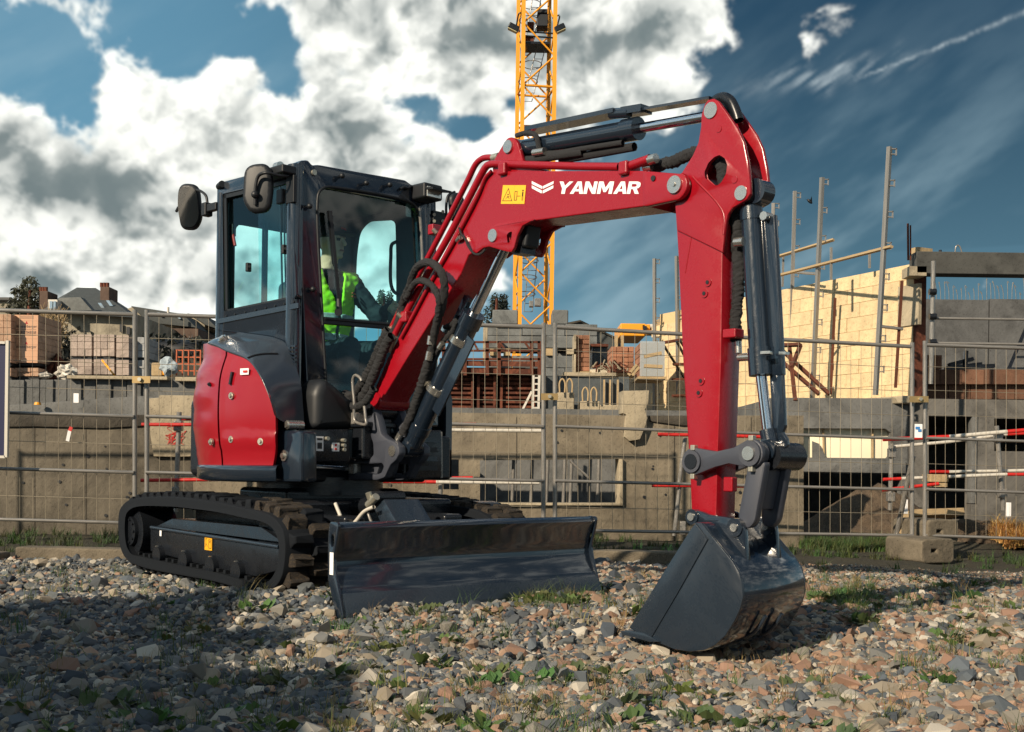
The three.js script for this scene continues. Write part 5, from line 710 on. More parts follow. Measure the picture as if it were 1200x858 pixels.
{
  const t = thing('concrete_beam', 'dark grey concrete beam spanning to the right from the wall corner', 'beam', at(1075, 320, 15.2)); child(t, 'beam', fb(15.2, 1074, 296, 1330, 322, .28, .012), mat('dark_beam', .085, .088, .085, .9, { map: T.concrete })); child(t, 'bearing', fb(15.2, 1066, 312, 1086, 323, .3), M.pale_concrete); child(t, 'rebar_hook', tube([at(1119, 298, 15.3), at(1121, 288, 15.3), at(1124, 288, 15.3), at(1128, 298, 15.3)], .009, 20, 6), M.galvanised); child(t, 'bolt_stub', rod(at(1102, 298, 15.3), at(1102, 293, 15.3), .02, 8), M.black_steel);
  const g = thing('grey_wall', 'tall shaded grey concrete wall under the beam at the right', 'wall', at(1140, 470, 20)); child(g, 'wall_panel', fb(20, 1070, 351, 1158, 480, .3), M.dark_wall ?? mat('dark_wall', .13, .135, .14, .9, { map: T.concrete, bumpMap: T.rough, bumpScale: .004 })); child(g, 'wall_panel', fb(20, 1159.3, 352, 1420, 480, .3), M.dark_wall);
  const st = thing('rebar_row', 'row of pale bent starter bars on top of the grey wall', 'rebar', at(1140, 352, 20.1)), q = rng(4); for (let i = 0; i < 26; i++) { const x = 1083 + i * 4.9, h = 8 + 20 * q(), k = (q() - .3) * 12; child(st, 'bar', tube([at(x, 353, 20.1), at(x - k * .1, 352 - h * .6, 20.1), at(x - k * .4, 352 - h, 20.1), at(x - k * .4 + 3 * q(), 352 - h + 3, 20.1)], .0065, 12, 5), M.galvanised); }
  const sc = thing('scaffold_rail', 'upright scaffold tube with two rails in front of the grey wall', 'scaffold', at(1092, 445, 14.8)); child(sc, 'upright', rod(at(1094, 306, 14.8), at(1091, 450, 14.8), .028, 10), M.galvanised); for (const y of [373, 402]) child(sc, 'rail', rod(at(1094, y, 14.8), at(1330, y + 3, 14.8), .017, 8), M.galvanised); for (const y of [342, 371, 401]) child(sc, 'coupler', rod(at(1089, y, 14.75), at(1097, y, 14.75), .04, 8), M.black_steel);
  const ld = thing('ladder', 'dark ladder leaning on the grey wall at the far right', 'ladder', at(1188, 440, 18)); child(ld, 'stile', bar(at(1179, 440, 18.2), at(1215, 355, 19.5), .05, .03), M.black_steel); child(ld, 'stile', bar(at(1212, 440, 18.2), at(1248, 355, 19.5), .05, .03), M.black_steel); for (let i = 0; i < 6; i++) child(ld, 'rung', bar(at(1181 + i * 6, 432 - i * 13.5, 18.3 + i * .2), at(1214 + i * 6, 432 - i * 13.5, 18.3 + i * .2), .035, .035), M.black_steel);
  // courses of orange block inside
  const bw = thing('brick_courses', 'low courses of orange brick block in front of the grey wall', 'wall', at(1140, 468, 16.6)), bm = tones('orange_block', .21, .105, .065, .12), qq = rng(6); for (let r = 0; r < 2; r++) for (let c = 0; c < 10; c++) { if (r === 0) child(bw, 'brick', fb(16.6, 1078 + c * 26 + 8, 451, 1078 + c * 26 + 33.4, 468, .25, .006), bm[0]); else child(bw, 'brick', fb(16.5, 1076 + c * 26, 433, 1076 + c * 26 + 25.4, 450.4, .25, .006), bm[Math.floor(qq() * 4)]); } child(bw, 'brick', fb(16.5, 1080, 416, 1104, 432.4, .25, .006), bm[3]);
  const jk = thing('tool_heap', 'dark heap of tools and offcuts on the brick courses', 'tools', at(1130, 433, 16.7)); for (const [x0, y0, x1, y1] of [[1108, 432, 1150, 427], [1120, 431, 1165, 429], [1131, 431, 1132, 412], [1112, 428, 1140, 421]]) child(jk, 'tool', bar(at(x0, y0, 16.7), at(x1, y1, 16.8), .05, .06), M.black_steel);
}
// earth heap before the void
{
  const rows = []; for (let i = 0; i <= 40; i++) { const r = []; for (let j = 0; j <= 40; j++) { const X = 2.9 + 3.0 * j / 40, D = 12.9 + 3.0 * i / 40; const h = .56 * Math.exp(-(((X - 4.35) / .75) ** 2) - (((D - 14.3) / .7) ** 2)) + .30 * Math.exp(-(((X - 5.3) / .5) ** 2) - (((D - 13.4) / .4) ** 2)) * .8; r.push(V(X, -.12 + h * 1.15 + .05 * n2(X * 5, D * 5) + .03 * n2(X * 13, D * 13), -D)); } rows.push(r); }
  const m = mesh('earth_heap', uvm(sheet(rows)), mat('heap_soil', .14, .10, .065, .95, { map: T.concrete, bumpMap: T.rough, bumpScale: .02 })); tag(m, 'heap of brown earth below the bright opening behind the fence', 'earth heap');
  const pl = thing('plank', 'pale timber plank lying behind the double fence post', 'plank', at(1090, 604, 13.2)); child(pl, 'board', bar(at(1062, 604, 13.2), at(1122, 602, 13.4), .07, .25), M.wood);
  for (const [x0, y0, x1, y1, lab] of [[1090, 556, 1112, 565, 'pale offcut of timber wedged by the red and white rails, upper piece'], [1094, 566, 1111, 571, 'pale offcut of timber under the larger offcut by the rails']]) { const w = thing('timber_offcut', lab, 'timber', at(x0, y1, 12.4)); child(w, 'board', fb(12.4, x0, y0, x1, y1, .25, .006), M.wood); }
}
// ---------------------------------------------------------------- fence panels
{
  const wireM = mat('wire', .36, .31, .23, .5, { metalness: .5 });
  const panel = (label, a, b, gap = 1) => {                         // a, b: [px, top py, bottom py, depth] of the two ends
    const A = at(a[0], a[2], a[3]), At = at(a[0], a[1], a[3]), Bb = at(b[0], b[2], b[3]), Bt = at(b[0], b[1], b[3]);
    const t = thing('mesh_fence', label, 'fence', A, 'mesh fence panels'), P = (u, v) => A.clone().lerp(Bb, u).lerp(At.clone().lerp(Bt, u), v), leg = V(0, -.13, 0);
    for (const u of [0, 1]) child(t, 'post', rod(P(u, 0).add(leg), P(u, 1).add(V(0, .02, 0)), .021, 12), M.galvanised);
    child(t, 'top_rail', rod(P(0, .99), P(1, .99), .019, 12), M.galvanised); for (const v of [.02, .255, .515]) child(t, 'cross_rail', rod(P(0, v).add(V(0, 0, .03)), P(1, v).add(V(0, 0, .03)), .015, 12), M.galvanised);
    const L = A.distanceTo(Bb), n = Math.round(L / .108), w = []; for (let i = 1; i < n; i++) { const u = i / n, s = .004 * Math.sin(i * 2.1) / L; w.push(tube([P(u, .02), P(u + s, .45), P(u - s, .75), P(u, .99)].map((p) => p.add(V(0, 0, .004))), .0022, 6, 4)); } for (const v of [.13, .385, .635, .76, .88]) w.push(rod(P(0, v), P(1, v), .0028, 4));
    child(t, 'wire_mesh', w, wireM); return [t, P];
  };
  panel('mesh fence panel before the brick pallets, cut by the left edge of the photo', [-300, 352, 605, 10.2], [158, 366, 618, 10.5]);
  panel('mesh fence panel behind the excavator cab and boom', [172, 366, 618, 10.5], [637, 381, 626, 10.85]);
  panel('mesh fence panel behind the red arm, before the sunlit block wall', [650.5, 381, 626, 10.86], [1069, 404, 632, 11.62]);
  panel('mesh fence panel before the dark doorway, cut by the right edge of the photo', [1084, 402, 632, 11.65], [1640, 420, 650, 12.6]);
  const clampM = mat('brass_clamp', .42, .30, .14, .45, { metalness: .7 });
  for (const [x0, x1, y, D, lab] of [[155, 176, 445, 10.45, 'clamp joining the two fence posts beside the brick pallets'], [634, 654, 465, 10.8, 'clamp joining the two fence posts in the middle, above the opening'], [1066, 1088, 468, 11.58, 'clamp joining the two fence posts above the concrete foot']]) { const p = at((x0 + x1) / 2, y, D), t = thing('fence_clamp', lab, 'clamp', p); child(t, 'plate', bar(at(x0, y, D - .03), at(x1, y, D - .03), .06, .012), clampM); child(t, 'plate', bar(at(x0, y, D + .06), at(x1, y, D + .06), .06, .012), clampM); child(t, 'bolt', rod(p.clone().add(V(0, 0, .06)), p.clone().add(V(0, 0, -.09)), .018, 6), M.bolt); }
  const foot = (px, py, D, label) => { const p = at(px, py, D), t = thing('fence_weight', label, 'fence foot', p); const sh = shapeOf(roundPoly(rect(-.17, .17, 0, .20), .035), [roundPoly(rect(-.09, .0, .07, .13), .02)]); child(t, 'block', uvm(new THREE.ExtrudeGeometry(sh, { depth: .5, bevelEnabled: true, bevelSize: .015, bevelThickness: .02, bevelSegments: 2 }).rotateY(.35).translate(p.x - .08, p.y, p.z - .25)), M.pale_kerb); return t; };
  foot(1077, 656, 11.3, 'pale concrete foot block under the double fence post at the right'); const lt = foot(1084, 633, 11.9, 'second concrete foot block half hidden behind the first, under the fence');
  const br = thing('fence_brace', 'slanting grey brace leaning behind the double fence post', 'brace', at(1050, 626, 11.9)); child(br, 'tube', rod(at(1070, 535, 11.7), at(1051, 625, 12), .026, 10), M.galvanised); child(br, 'shoe', bar(at(1044, 628, 12), at(1056, 627, 12), .02, .1), M.galvanised); child(br, 'peg', bar(at(1058, 626, 12), at(1061, 612, 12), .09, .05), M.wood);
  const sk = thing('sticker', 'blue and white torn sticker on the double fence post', 'sticker', at(1076.5, 506, 11.55)); child(sk, 'paper', fb(11.56, 1072, 497, 1081, 513, .004), M.white_print); child(sk, 'print', [fb(11.553, 1073, 500, 1078, 503, .003), fb(11.553, 1076, 503, 1080, 506, .003)], mat('blue_print', .05, .2, .5, .5));
  const tg = thing('torn_tape', 'scrap of red and white tape caught in the fence wires', 'tape', at(80, 508, 10.38)); child(tg, 'strip', bar(at(79, 517, 10.38), at(81.5, 505, 10.36), .03, .004), M.white_print); child(tg, 'red_end', bar(at(81.5, 505, 10.36), at(83.5, 500.5, 10.36), .03, .004), M.rail_red);
  const pt = thing('paper_note', 'small white paper note fixed to the fence mesh at left', 'note', at(89, 467, 10.4)); child(pt, 'sheet', fb(10.4, 86, 461, 92, 472, .003), M.white_print);
  const sg = thing('site_board', 'dark blue board with pale frame at the left edge of the photo', 'sign', at(-20, 536, 10.2)); child(sg, 'board', fb(10.18, -150, 402, 6, 533, .02), mat('navy', .004, .006, .05, .4)); child(sg, 'frame', [fb(10.16, 5.5, 399, 9, 536, .04), fb(10.16, -150, 399, 5.4, 402, .04), fb(10.16, -150, 533, 5.4, 536, .04)], M.rail_white);
}
// ---------------------------------------------------------------- red and white guard rails
{
  const rail = (t, pts, D, rad = .018) => { for (let i = 1; i < pts.length; i++) { const a = pts[i - 1], b = pts[i]; child(t, 'rail', rod(at(a[0], a[1], D + (a[3] ?? 0)), at(b[0], b[1], D + (b[3] ?? 0)), rad, 10), b[2] ? M.rail_red : M.rail_white); } };
  const post = (t, x0, y0, x1, y1, D) => { child(t, 'post', rod(at(x0, y0, D), at(x1, y1, D), .024, 10), M.galvanised); for (const v of [.14, .80]) { const p = at(x0, y0, D).lerp(at(x1, y1, D), v); child(t, 'bracket', [rbx(p.x - .04, p.x + .04, p.y - .05, p.y + .05, p.z - .03, p.z + .05, .01)], M.galvanised); } };
  const g1 = thing('safety_rail', 'red and white safety rail beside the red side cover, left of the excavator', 'guard rail', at(208, 582, 11.6)); post(g1, 210, 483, 206, 600, 11.6); rail(g1, [[166, 497.5], [300, 498, 1]], 11.5); rail(g1, [[212, 491], [330, 492, 1]], 11.7); rail(g1, [[165, 563], [262, 562, 1], [330, 564]], 11.5); rail(g1, [[212, 557], [260, 557, 0], [330, 558, 1]], 11.7);
  const g2 = thing('safety_rail', 'red and white safety rail seen just right of the boom foot', 'guard rail', at(517, 600, 11.7)); post(g2, 519, 487, 515, 610, 11.8); rail(g2, [[400, 503], [518, 504, 1], [636, 505]], 11.7); rail(g2, [[515, 497], [558, 497.5, 1]], 11.9); rail(g2, [[400, 564], [511, 565, 1], [632, 566]], 11.7); rail(g2, [[517, 560.5], [554, 560, 1]], 11.9);
  const g3 = thing('safety_rail', 'safety rail with leaning post at the left edge of the red arm', 'guard rail', at(795, 625, 12.1)); child(g3, 'post', rod(at(803, 513, 12.1), at(795, 572, 12.1), .022, 10), M.galvanised); child(g3, 'post', rod(at(797, 566, 12.05), at(790, 628, 12.05), .022, 10), M.galvanised); child(g3, 'foot', fb(12, 797, 611, 804, 627, .15, .01), M.galvanised); rail(g3, [[771, 509], [900, 512, 1]], 12); rail(g3, [[764, 569], [900, 570, 1]], 12);
  const g4 = thing('safety_rail', 'long red and white safety rail crossing before the dark doorway at the right', 'guard rail', at(1172, 600, 12.6)); post(g4, 1168, 499, 1176, 598, 12.6); post(g4, 1045, 520, 1043, 598, 12.7); rail(g4, [[1035, 515], [1112, 512, 1], [1180, 506], [1290, 497, 1]], 12.5, .022); rail(g4, [[1042, 524], [1110, 518, 0], [1180, 509], [1290, 503, 1]], 12.75); rail(g4, [[1035, 562], [1056, 561, 1], [1180, 556], [1290, 556, 1]], 12.5); rail(g4, [[1090, 553], [1112, 553, 1], [1180, 552], [1290, 549]], 12.75); rail(g4, [[1034, 574.5], [1100, 567, 1]], 12.4);
  for (const [x, y] of [[1182, 598], [1061, 594]]) child(g4, 'tag', fb(12.55, x - 3, y - 9, x + 3, y + 8, .01), M.white_print);
}
// ---------------------------------------------------------------- middle distance
{
  const ob = tones('red_brick', .42, .20, .12, .12), q = rng(41);
  // rusty formwork with working platform
  const fw = thing('formwork_platform', 'rusty steel formwork with a railed working platform behind the foundation wall', 'formwork', at(580, 482, 17.4));
  child(fw, 'backing', fb(17.75, 513, 439, 634, 488, .1), M.rust); child(fw, 'deck', fb(17.2, 515, 431, 633, 438, 1.2), M.rust); child(fw, 'deck_edge', fb(17.15, 515, 423, 633, 429, .05), M.rust);
  for (const x of [520, 545, 571, 585, 623, 632]) child(fw, 'rail_post', bar(at(x, 440, 17.15), at(x, 400, 17.15), .05, .05), M.rust); for (const y of [401, 411, 421]) child(fw, 'hand_rail', bar(at(515, y, 17.14), at(633, y, 17.14), .03, .03), M.rust);
  for (const [a, b] of [[[585, 401], [592, 410]], [[555, 401], [561, 412]], [[615, 401], [622, 411]]]) child(fw, 'brace', bar(at(...a, 17.13), at(...b, 17.13), .03, .03), M.rust);
  for (const [x0, x1] of [[516, 556], [558, 582], [585, 628]]) { const p = child(fw, 'panel', fb(17.5, x0, 440, x1, 486, .08), M.rust); for (let k = 0; k < 8; k++) child(fw, 'waling', fb(17.42, x0 + 1, 443 + k * 5.4, x1 - 1, 445.6 + k * 5.4, .06), M.rust); for (const x of [x0 + 1, x1 - 4]) child(fw, 'soldier', fb(17.36, x, 440, x + 3, 486, .08), M.rust); }
  const wl = thing('ladder', 'small white ladder leaning at the right end of the rusty formwork', 'ladder', at(628, 482, 17)); for (const x of [624, 631]) child(wl, 'stile', bar(at(x, 482, 17), at(x + 1, 440, 17), .035, .03), M.rail_white); for (let k = 0; k < 6; k++) child(wl, 'rung', bar(at(624, 478 - k * 7, 17), at(632, 478 - k * 7, 17), .022, .022), M.rail_white); child(wl, 'strut', bar(at(612, 481, 17), at(623, 459, 17.1), .03, .02), M.rail_white);
  // stacked grey blocks in front of the crane
  const gb = tones('grey_block', .20, .215, .22, .08), st = thing('concrete_block_stack', 'wall of large grey concrete blocks stacked below the crane', 'concrete blocks', at(630, 440, 25));
  for (const [y0, y1, xs] of [[380, 393.4, [567, 612, 662, 700]], [393.8, 408, [568, 640, 700]], [417, 431, [572, 600, 632, 672, 700]], [431.4, 444, [572, 615, 662, 700]]]) for (let i = 1; i < xs.length; i++) child(st, 'block', fb(25 + .05 * q(), xs[i - 1] + .4, y0, xs[i], y1, 1.2, .015), gb[Math.floor(q() * 4)]);
  child(st, 'block', fb(24.9, 577, 363, 607, 380, 1.1, .03), gb[2]); child(st, 'block', fb(25.1, 647, 363, 666, 380, .8, .03), gb[1]); for (const x of [574, 590, 640, 690]) child(st, 'timber_pad', fb(24.95, x, 408.4, x + 8, 416.6, 1), M.wood); child(st, 'lit_edge_strip', fb(24.5, 566, 384, 571, 424, .2), M.pale_concrete); child(st, 'orange_strap', fb(24.9, 601, 409, 604, 413, .1), M.crane_yellow);  // pale strip at the left end paints the lit edge of the stack
  // lower wall with lifting loops
  const lw = thing('retaining_wall', 'bluish grey wall behind the pale precast pieces with steel loops', 'wall', at(690, 483, 17.6)); child(lw, 'wall_panel', fb(17.6, 628, 441, 737, 490, .25), mat('blue_concrete', .105, .125, .14, .9, { map: T.concrete })); child(lw, 'coping', fb(17.55, 660, 436.5, 722, 440.5, .5), M.pale_concrete); for (const x of [707, 714, 723]) child(lw, 'timber', fb(17.5, x, 445, x + 2, 475, .05), M.wood);
  for (const [x0, y0, x1, y1, l0, lab] of [[653, 460, 673, 483, [[656, 670]], 'pale precast block with two steel loops, beside the double fence post'], [680, 470, 703, 484, [[683, 700]], 'pale precast block with two steel loops, right of the other looped block'], [703, 474.5, 729, 484, [], 'low flat pale precast block beside the concrete pier']]) {
    const t = thing('precast_block', lab, 'concrete block', at((x0 + x1) / 2, y1, 17)); child(t, 'block', fb(17, x0, y0, x1, y1, .4, .015), M.pale_concrete); for (const [a, b] of l0) for (const x of [a, (a + b) / 2 + 1.5]) child(t, 'loop', tube([at(x, y0, 16.9), at(x, y0 - 12, 16.9), at(x + 3, y0 - 16, 16.9), at(x + 6, y0 - 12, 16.9), at(x + 6, y0, 16.9)], .014, 24, 6), M.wood);
  }
  // brick packs
  const pack = (label, D, x0, y0, x1, y1, nx, ny, wrap) => { const t = thing('brick_pack', label, 'bricks', at((x0 + x1) / 2, y1, D)); const bw = (x1 - x0) / nx, bh = (y1 - y0) / ny; for (let j = 0; j < ny; j++) for (let i = 0; i < nx; i++) child(t, 'brick', fb(D + .03 * q(), x0 + i * bw + .25, y0 + j * bh + .25, x0 + (i + 1) * bw, y0 + (j + 1) * bh, .9, .01), ob[Math.floor(q() * 4)]); if (wrap) child(t, 'wrapping', [fb(D - .02, x0, y0 - 1, x1, y1, .01)], mat('film', .75, .8, .82, .25, { transmission: .7, thickness: 0 })); child(t, 'pallet', fb(D - .02, x0 - 2, y1 + .3, x1 + 2, y1 + 3, 1), M.wood); return t; };
  pack('tall narrow stack of orange hollow bricks behind the fence, middle of the site', 18, 675, 392.5, 691.5, 435, 2, 8); pack('leaning pack of orange bricks beside the tangle of bars', 20, 716, 406, 743, 437, 4, 5); pack('film wrapped pack of bricks left of the sunlit wall end', 19, 750, 401, 779, 441, 4, 5, true);
  const es = thing('end_board', 'pale board standing against the tall narrow brick stack', 'board', at(674, 437, 17.9)); child(es, 'board', [fb(17.9, 672.5, 392, 675, 436, .5), fb(17.9, 664, 409, 675, 415, .1)], M.pale_concrete);
  const rbn = thing('bar_tangle', 'tangle of steel bars and ties before the leaning brick pack', 'rebar', at(715, 440, 17.7)); for (let i = 0; i < 26; i++) { const x = 697 + 40 * q(), y = 425 + 13 * q(); child(rbn, 'bar', tube([at(x, y, 17.7), at(x + 6 * (q() - .5), y - 8 * q(), 17.6), at(x + 16 * (q() - .3), y + 5 * (q() - .5), 17.6)], .012, 8, 5), i % 3 ? M.rust : M.pale_concrete); }
  const bl = thing('blue_cage', 'dark crate of props behind the orange brick stack', 'crate', at(705, 425, 19)); child(bl, 'crate', fb(19, 694, 405, 712, 428, .6, .02), M.black_steel); child(bl, 'top_board', fb(18.9, 692, 403, 713, 406, .8), M.rust);
  const pk = thing('plank_stack', 'short stack of pale planks on the wrapped brick pack', 'planks', at(762, 430, 18.4)); for (const [a, b] of [[[755, 418], [775, 414]], [[755, 429], [776, 430]], [[736, 440], [746, 428]], [[740, 440], [748, 430]]]) child(pk, 'plank', bar(at(...a, 18.4), at(...b, 18.4), .05, .12), M.wood);
  const ys = thing('yellow_skip', 'yellow steel machine body standing above the brick packs', 'machine', at(745, 395, 27)); child(ys, 'body', fb(27, 727, 379, 757, 394, 1.6, .03), M.crane_yellow); child(ys, 'frame', [fb(27, 752, 380, 762, 387, 1, .02), fb(26.9, 755, 387, 790, 392, .3)], M.crane_yellow); child(ys, 'pane', fb(26.9, 754, 382, 758, 386, .1), M.black_plastic); for (const x of [721, 728]) child(ys, 'leg', fb(26.8, x, 393, x + 3, 410, .2), M.wood); child(ys, 'white_tank', fb(27.4, 757, 379.5, 775, 385, .8, .1), M.rail_white); child(ys, 'arm', [bar(at(770, 379, 26.8), at(780, 371, 26.8), .12, .12), bar(at(778, 371, 26.8), at(772, 384, 26.8), .14, .14)], M.wood);
  // sunlit plinth left of the arm and the props before it
  const pl = thing('rendered_wall', 'pale sunlit wall with slanting shadows left of the red arm', 'wall', at(790, 484, 21.4)); child(pl, 'wall_panel', onto(new Frame(2.62, 21.2, 1.25), uvm(bx(-1.6, 1.7, 1.2, 2.5, -.2, 0))), mat('cream_render', .74, .66, .50, .9, { map: T.concrete }));
  const sp = thing('raking_props', 'pair of slanting steel props against the sunlit wall end', 'props', at(790, 400, 19.2)); for (const [a, b] of [[[776, 402], [804, 446]], [[793, 400], [812, 436]], [[797, 399], [815, 428]]]) child(sp, 'prop', rod(at(...a, 19.2), at(...b, 19.6), .022, 8), M.black_steel); for (const [a, b] of [[[775, 402], [800, 398]], [[789, 427], [806, 427]], [[788, 445], [806, 445]], [[788, 464], [806, 464]]]) child(sp, 'tie', bar(at(...a, 19.2), at(...b, 19.4), .04, .03), M.rust);
  const fa = new Frame(2.75, 19.9, .456), wb = thing('raking_braces', 'slanting rusty braces in front of the foot of the block wall', 'braces', at(930, 455, 15.9)); for (const [a, b] of [[[918, 412], [972, 462]], [[905, 414], [960, 462]], [[925, 405], [932, 470]], [[908, 405], [938, 404]], [[938, 405], [928, 430]]]) child(wb, 'brace', bar(at(...a, 16.1), at(...b, 15.6), .05, .04), M.rust);
  // gable house behind
  const gh2 = thing('gabled_house', 'green grey slate roof with gable beyond the orange brick stack', 'house', at(690, 400, 48)); const gf = fr(48); const slate = mat('slate', .075, .085, .085, .8, { map: T.board });
  child(gh2, 'roof', slabF(gf, [[655, 381], [680, 376], [727, 398], [727, 412], [655, 412]], 6, { bevel: .02 }), slate); child(gh2, 'verge', slabF(fr(47.9), [[655, 380], [680, 375], [728, 398], [728, 400], [680, 377.5], [655, 382.5]], .2, { bevel: 0 }), M.dark_damp); child(gh2, 'wall', slabF(fr(48.5), [[655, 411], [722, 411], [722, 450], [655, 450]], 5), M.grey_concrete);
}
// ---------------------------------------------------------------- left distance
{
  const q = rng(53);
  const wrapT = (() => { const c = document.createElement('canvas'); c.width = 256; c.height = 512; const g = c.getContext('2d'); g.fillStyle = '#c89a78'; g.fillRect(0, 0, 256, 512); g.strokeStyle = 'rgba(120,70,45,.55)'; g.lineWidth = 2; for (let y = 0; y < 512; y += 64) { g.strokeRect(-4, y, 264, 64); } g.textAlign = 'center'; for (const y of [112, 330]) { g.fillStyle = '#a01c14'; g.beginPath(); g.moveTo(132, y - 48); g.lineTo(150, y - 14); g.lineTo(116, y - 14); g.fill(); g.fillStyle = '#1e1410'; g.font = 'bold 38px sans-serif'; g.fillText('Wienerberger', 132, y + 26, 220); if (y < 200) { g.fillRect(24, y + 44, 212, 3); g.font = 'bold 44px sans-serif'; g.fillText('POROTHERM', 132, y + 92, 214); g.fillRect(24, y + 106, 212, 3); } } g.fillStyle = 'rgba(40,26,20,.8)'; for (let i = 0; i < 4; i++) g.fillRect(60, 12 + i * 9, 150, 3); const t = new THREE.CanvasTexture(c); t.colorSpace = THREE.SRGBColorSpace; return new THREE.MeshPhysicalMaterial({ map: t, roughness: .35, clearcoat: .4 }); })();
  const printed = (t, D, x0, y0, x1, y1) => { const a = at(x0, y0, D), b = at(x1, y0, D), c = at(x0, y1, D), g = new THREE.PlaneGeometry(b.x - a.x, a.y - c.y).translate((a.x + b.x) / 2, (a.y + c.y) / 2, -D + .012); child(t, 'printed_wrap', g, wrapT); };
  const bt = tones('wrapped_brick', .60, .39, .27, .07), bt2 = tones('pale_brick', .52, .43, .38, .07);
  const pal = (label, D, x0, x1, rows, mats, print) => { const t = thing('brick_pallet', label, 'brick pallet', at((x0 + x1) / 2, rows[rows.length - 1][1] + 12, D), 'wrapped pallets of bricks'); for (const [y0, y1] of rows) { const nx = Math.max(2, Math.round((x1 - x0) / 9)), ny = Math.max(2, Math.round((y1 - y0) / 8)); for (let j = 0; j < ny; j++) for (let i = 0; i < nx; i++) child(t, 'brick', fb(D + .02 * q(), x0 + (x1 - x0) * i / nx + .15, y0 + (y1 - y0) * j / ny + .15, x0 + (x1 - x0) * (i + 1) / nx, y0 + (y1 - y0) * (j + 1) / ny, .9, .008), mats[Math.floor(q() * 4)]); child(t, 'pallet', fb(D + .05, x0, y1, x1, y1 + 3.4, .9), M.black_plastic); } if (print) printed(t, D, x0, rows[0][0], x1, rows[0][1]); child(t, 'base', fb(D + .05, x0, rows[rows.length - 1][1] + 3, x1, 475, .8), M.grey_concrete); return t; };
  pal('orange brick pallet with printed wrapping beside the blue board', 17.6, 17, 45, [[369, 425], [431, 441]], bt, true); pal('orange brick pallet cut by the left edge of the photo', 17.4, -14, 13, [[368, 425], [431, 441]], bt);
  pal('pale pink brick pallet, leftmost of the row behind the low grey wall', 20, 82, 107.5, [[392, 417.5], [421, 439]], bt2); pal('pale pink brick pallet, second in the row, under the yellow plank', 20, 109.5, 134, [[392, 417.5], [421, 439]], bt2); pal('brick pallet with dark print, just left of the leaning fence posts', 20, 136, 151, [[393, 419], [422, 440]], bt2); pal('whitish brick pallet seen between the leaning fence posts', 20.2, 153, 169, [[395, 419], [422, 441]], tones('white_brick', .46, .48, .50, .05));
  const yp = thing('yellow_plank', 'yellow plank leaning on the pale brick pallets', 'plank', at(128, 440, 19.5)); child(yp, 'board', bar(at(121, 424, 19.7), at(134, 440, 19.4), .09, .03), M.crane_yellow);
  const tl = thing('tile_heap', 'heap of broken reddish tiles between the brick pallets', 'tiles', at(60, 440, 18)); for (let i = 0; i < 22; i++) { const x = 46 + 26 * q(), y = 437 - 20 * q() * (1 - Math.abs(x - 58) / 20); const g = uvm(box(.28, .04, .22)).rotateX(q() * 2).rotateZ(q() * 2).translate(...at(x, y, 18 + .4 * q()).toArray()); child(tl, 'tile', g, i % 3 ? M.rust : ob2()); } function ob2() { return M.rust; }
  const ps = thing('plastic_sheet', 'crumpled white plastic sheet beside the tile heap', 'sheet', at(75, 441, 17.8)); { const g = new THREE.IcosahedronGeometry(.11, 4), p = g.attributes.position; for (let i = 0; i < p.count; i++) { const k = 1 + .35 * n3(p.getX(i) * 13, p.getY(i) * 13, p.getZ(i) * 13); p.setXYZ(i, p.getX(i) * k * 1.3, p.getY(i) * k, p.getZ(i) * k); } g.computeVertexNormals(); const w = at(77, 436, 17.8); child(ps, 'sheet', flat(g.translate(w.x, w.y, w.z)), M.rail_white); const g2 = new THREE.IcosahedronGeometry(.08, 3); { const q2 = g2.attributes.position; for (let i = 0; i < q2.count; i++) { const k = 1 + .3 * n3(q2.getX(i) * 15, q2.getY(i) * 15, q2.getZ(i) * 15 + 4); q2.setXYZ(i, q2.getX(i) * k * 1.6, q2.getY(i) * k * .6, q2.getZ(i) * k); } g2.computeVertexNormals(); } const w2 = at(51, 440, 17.7); child(ps, 'fold', flat(g2.translate(w2.x, w2.y, w2.z)), M.rail_white); }
  // low walls in front of the pallets
  const w1 = thing('low_wall', 'low grey wall of formwork panels before the brick pallets', 'wall', at(100, 480, 14.6)); let k = 0; for (const [x0, x1] of [[-60, 28], [28.6, 46], [46.6, 62], [62.6, 78], [78.6, 95], [95.6, 112], [112.6, 130], [130.6, 148], [148.6, 165], [165.6, 236]]) child(w1, 'wall_panel', fb(14.6 + .03 * (k++ % 2), x0, 445, x1, 486, .2, .008), M.grey_concrete); child(w1, 'coping', fb(14.5, 78, 440.5, 196, 444.6, .35, .01), M.pale_concrete); child(w1, 'coping', fb(14.5, 205, 442, 250, 447, .35, .01), M.pale_concrete);
  const w2 = thing('wall_footing', 'sloping grey footing along the top of the foundation wall at left', 'footing', at(90, 487, 13.4)); child(w2, 'footing', slabF(fr(13.4), [[-60, 477], [20, 474], [165, 464], [232, 470], [232, 492], [-60, 492]], .4, { bevel: .01 }), M.grey_concrete); const yy = at(44, 473, 13.3); const yb = thing('plastic_scrap', 'tiny yellow plastic scrap lying on the grey footing', 'scrap', yy); child(yb, 'cap', new THREE.CylinderGeometry(.03, .04, .03, 10).translate(...yy.toArray()), M.crane_yellow);
  const cr = thing('yellow_crate', 'yellow crate on the low wall right of the fence posts', 'crate', at(185, 440, 17)); child(cr, 'crate', fb(17, 177, 425, 190, 441, .4, .02), M.wood); child(cr, 'end', fb(16.98, 190, 425, 196, 440, .3, .02), M.crane_yellow);
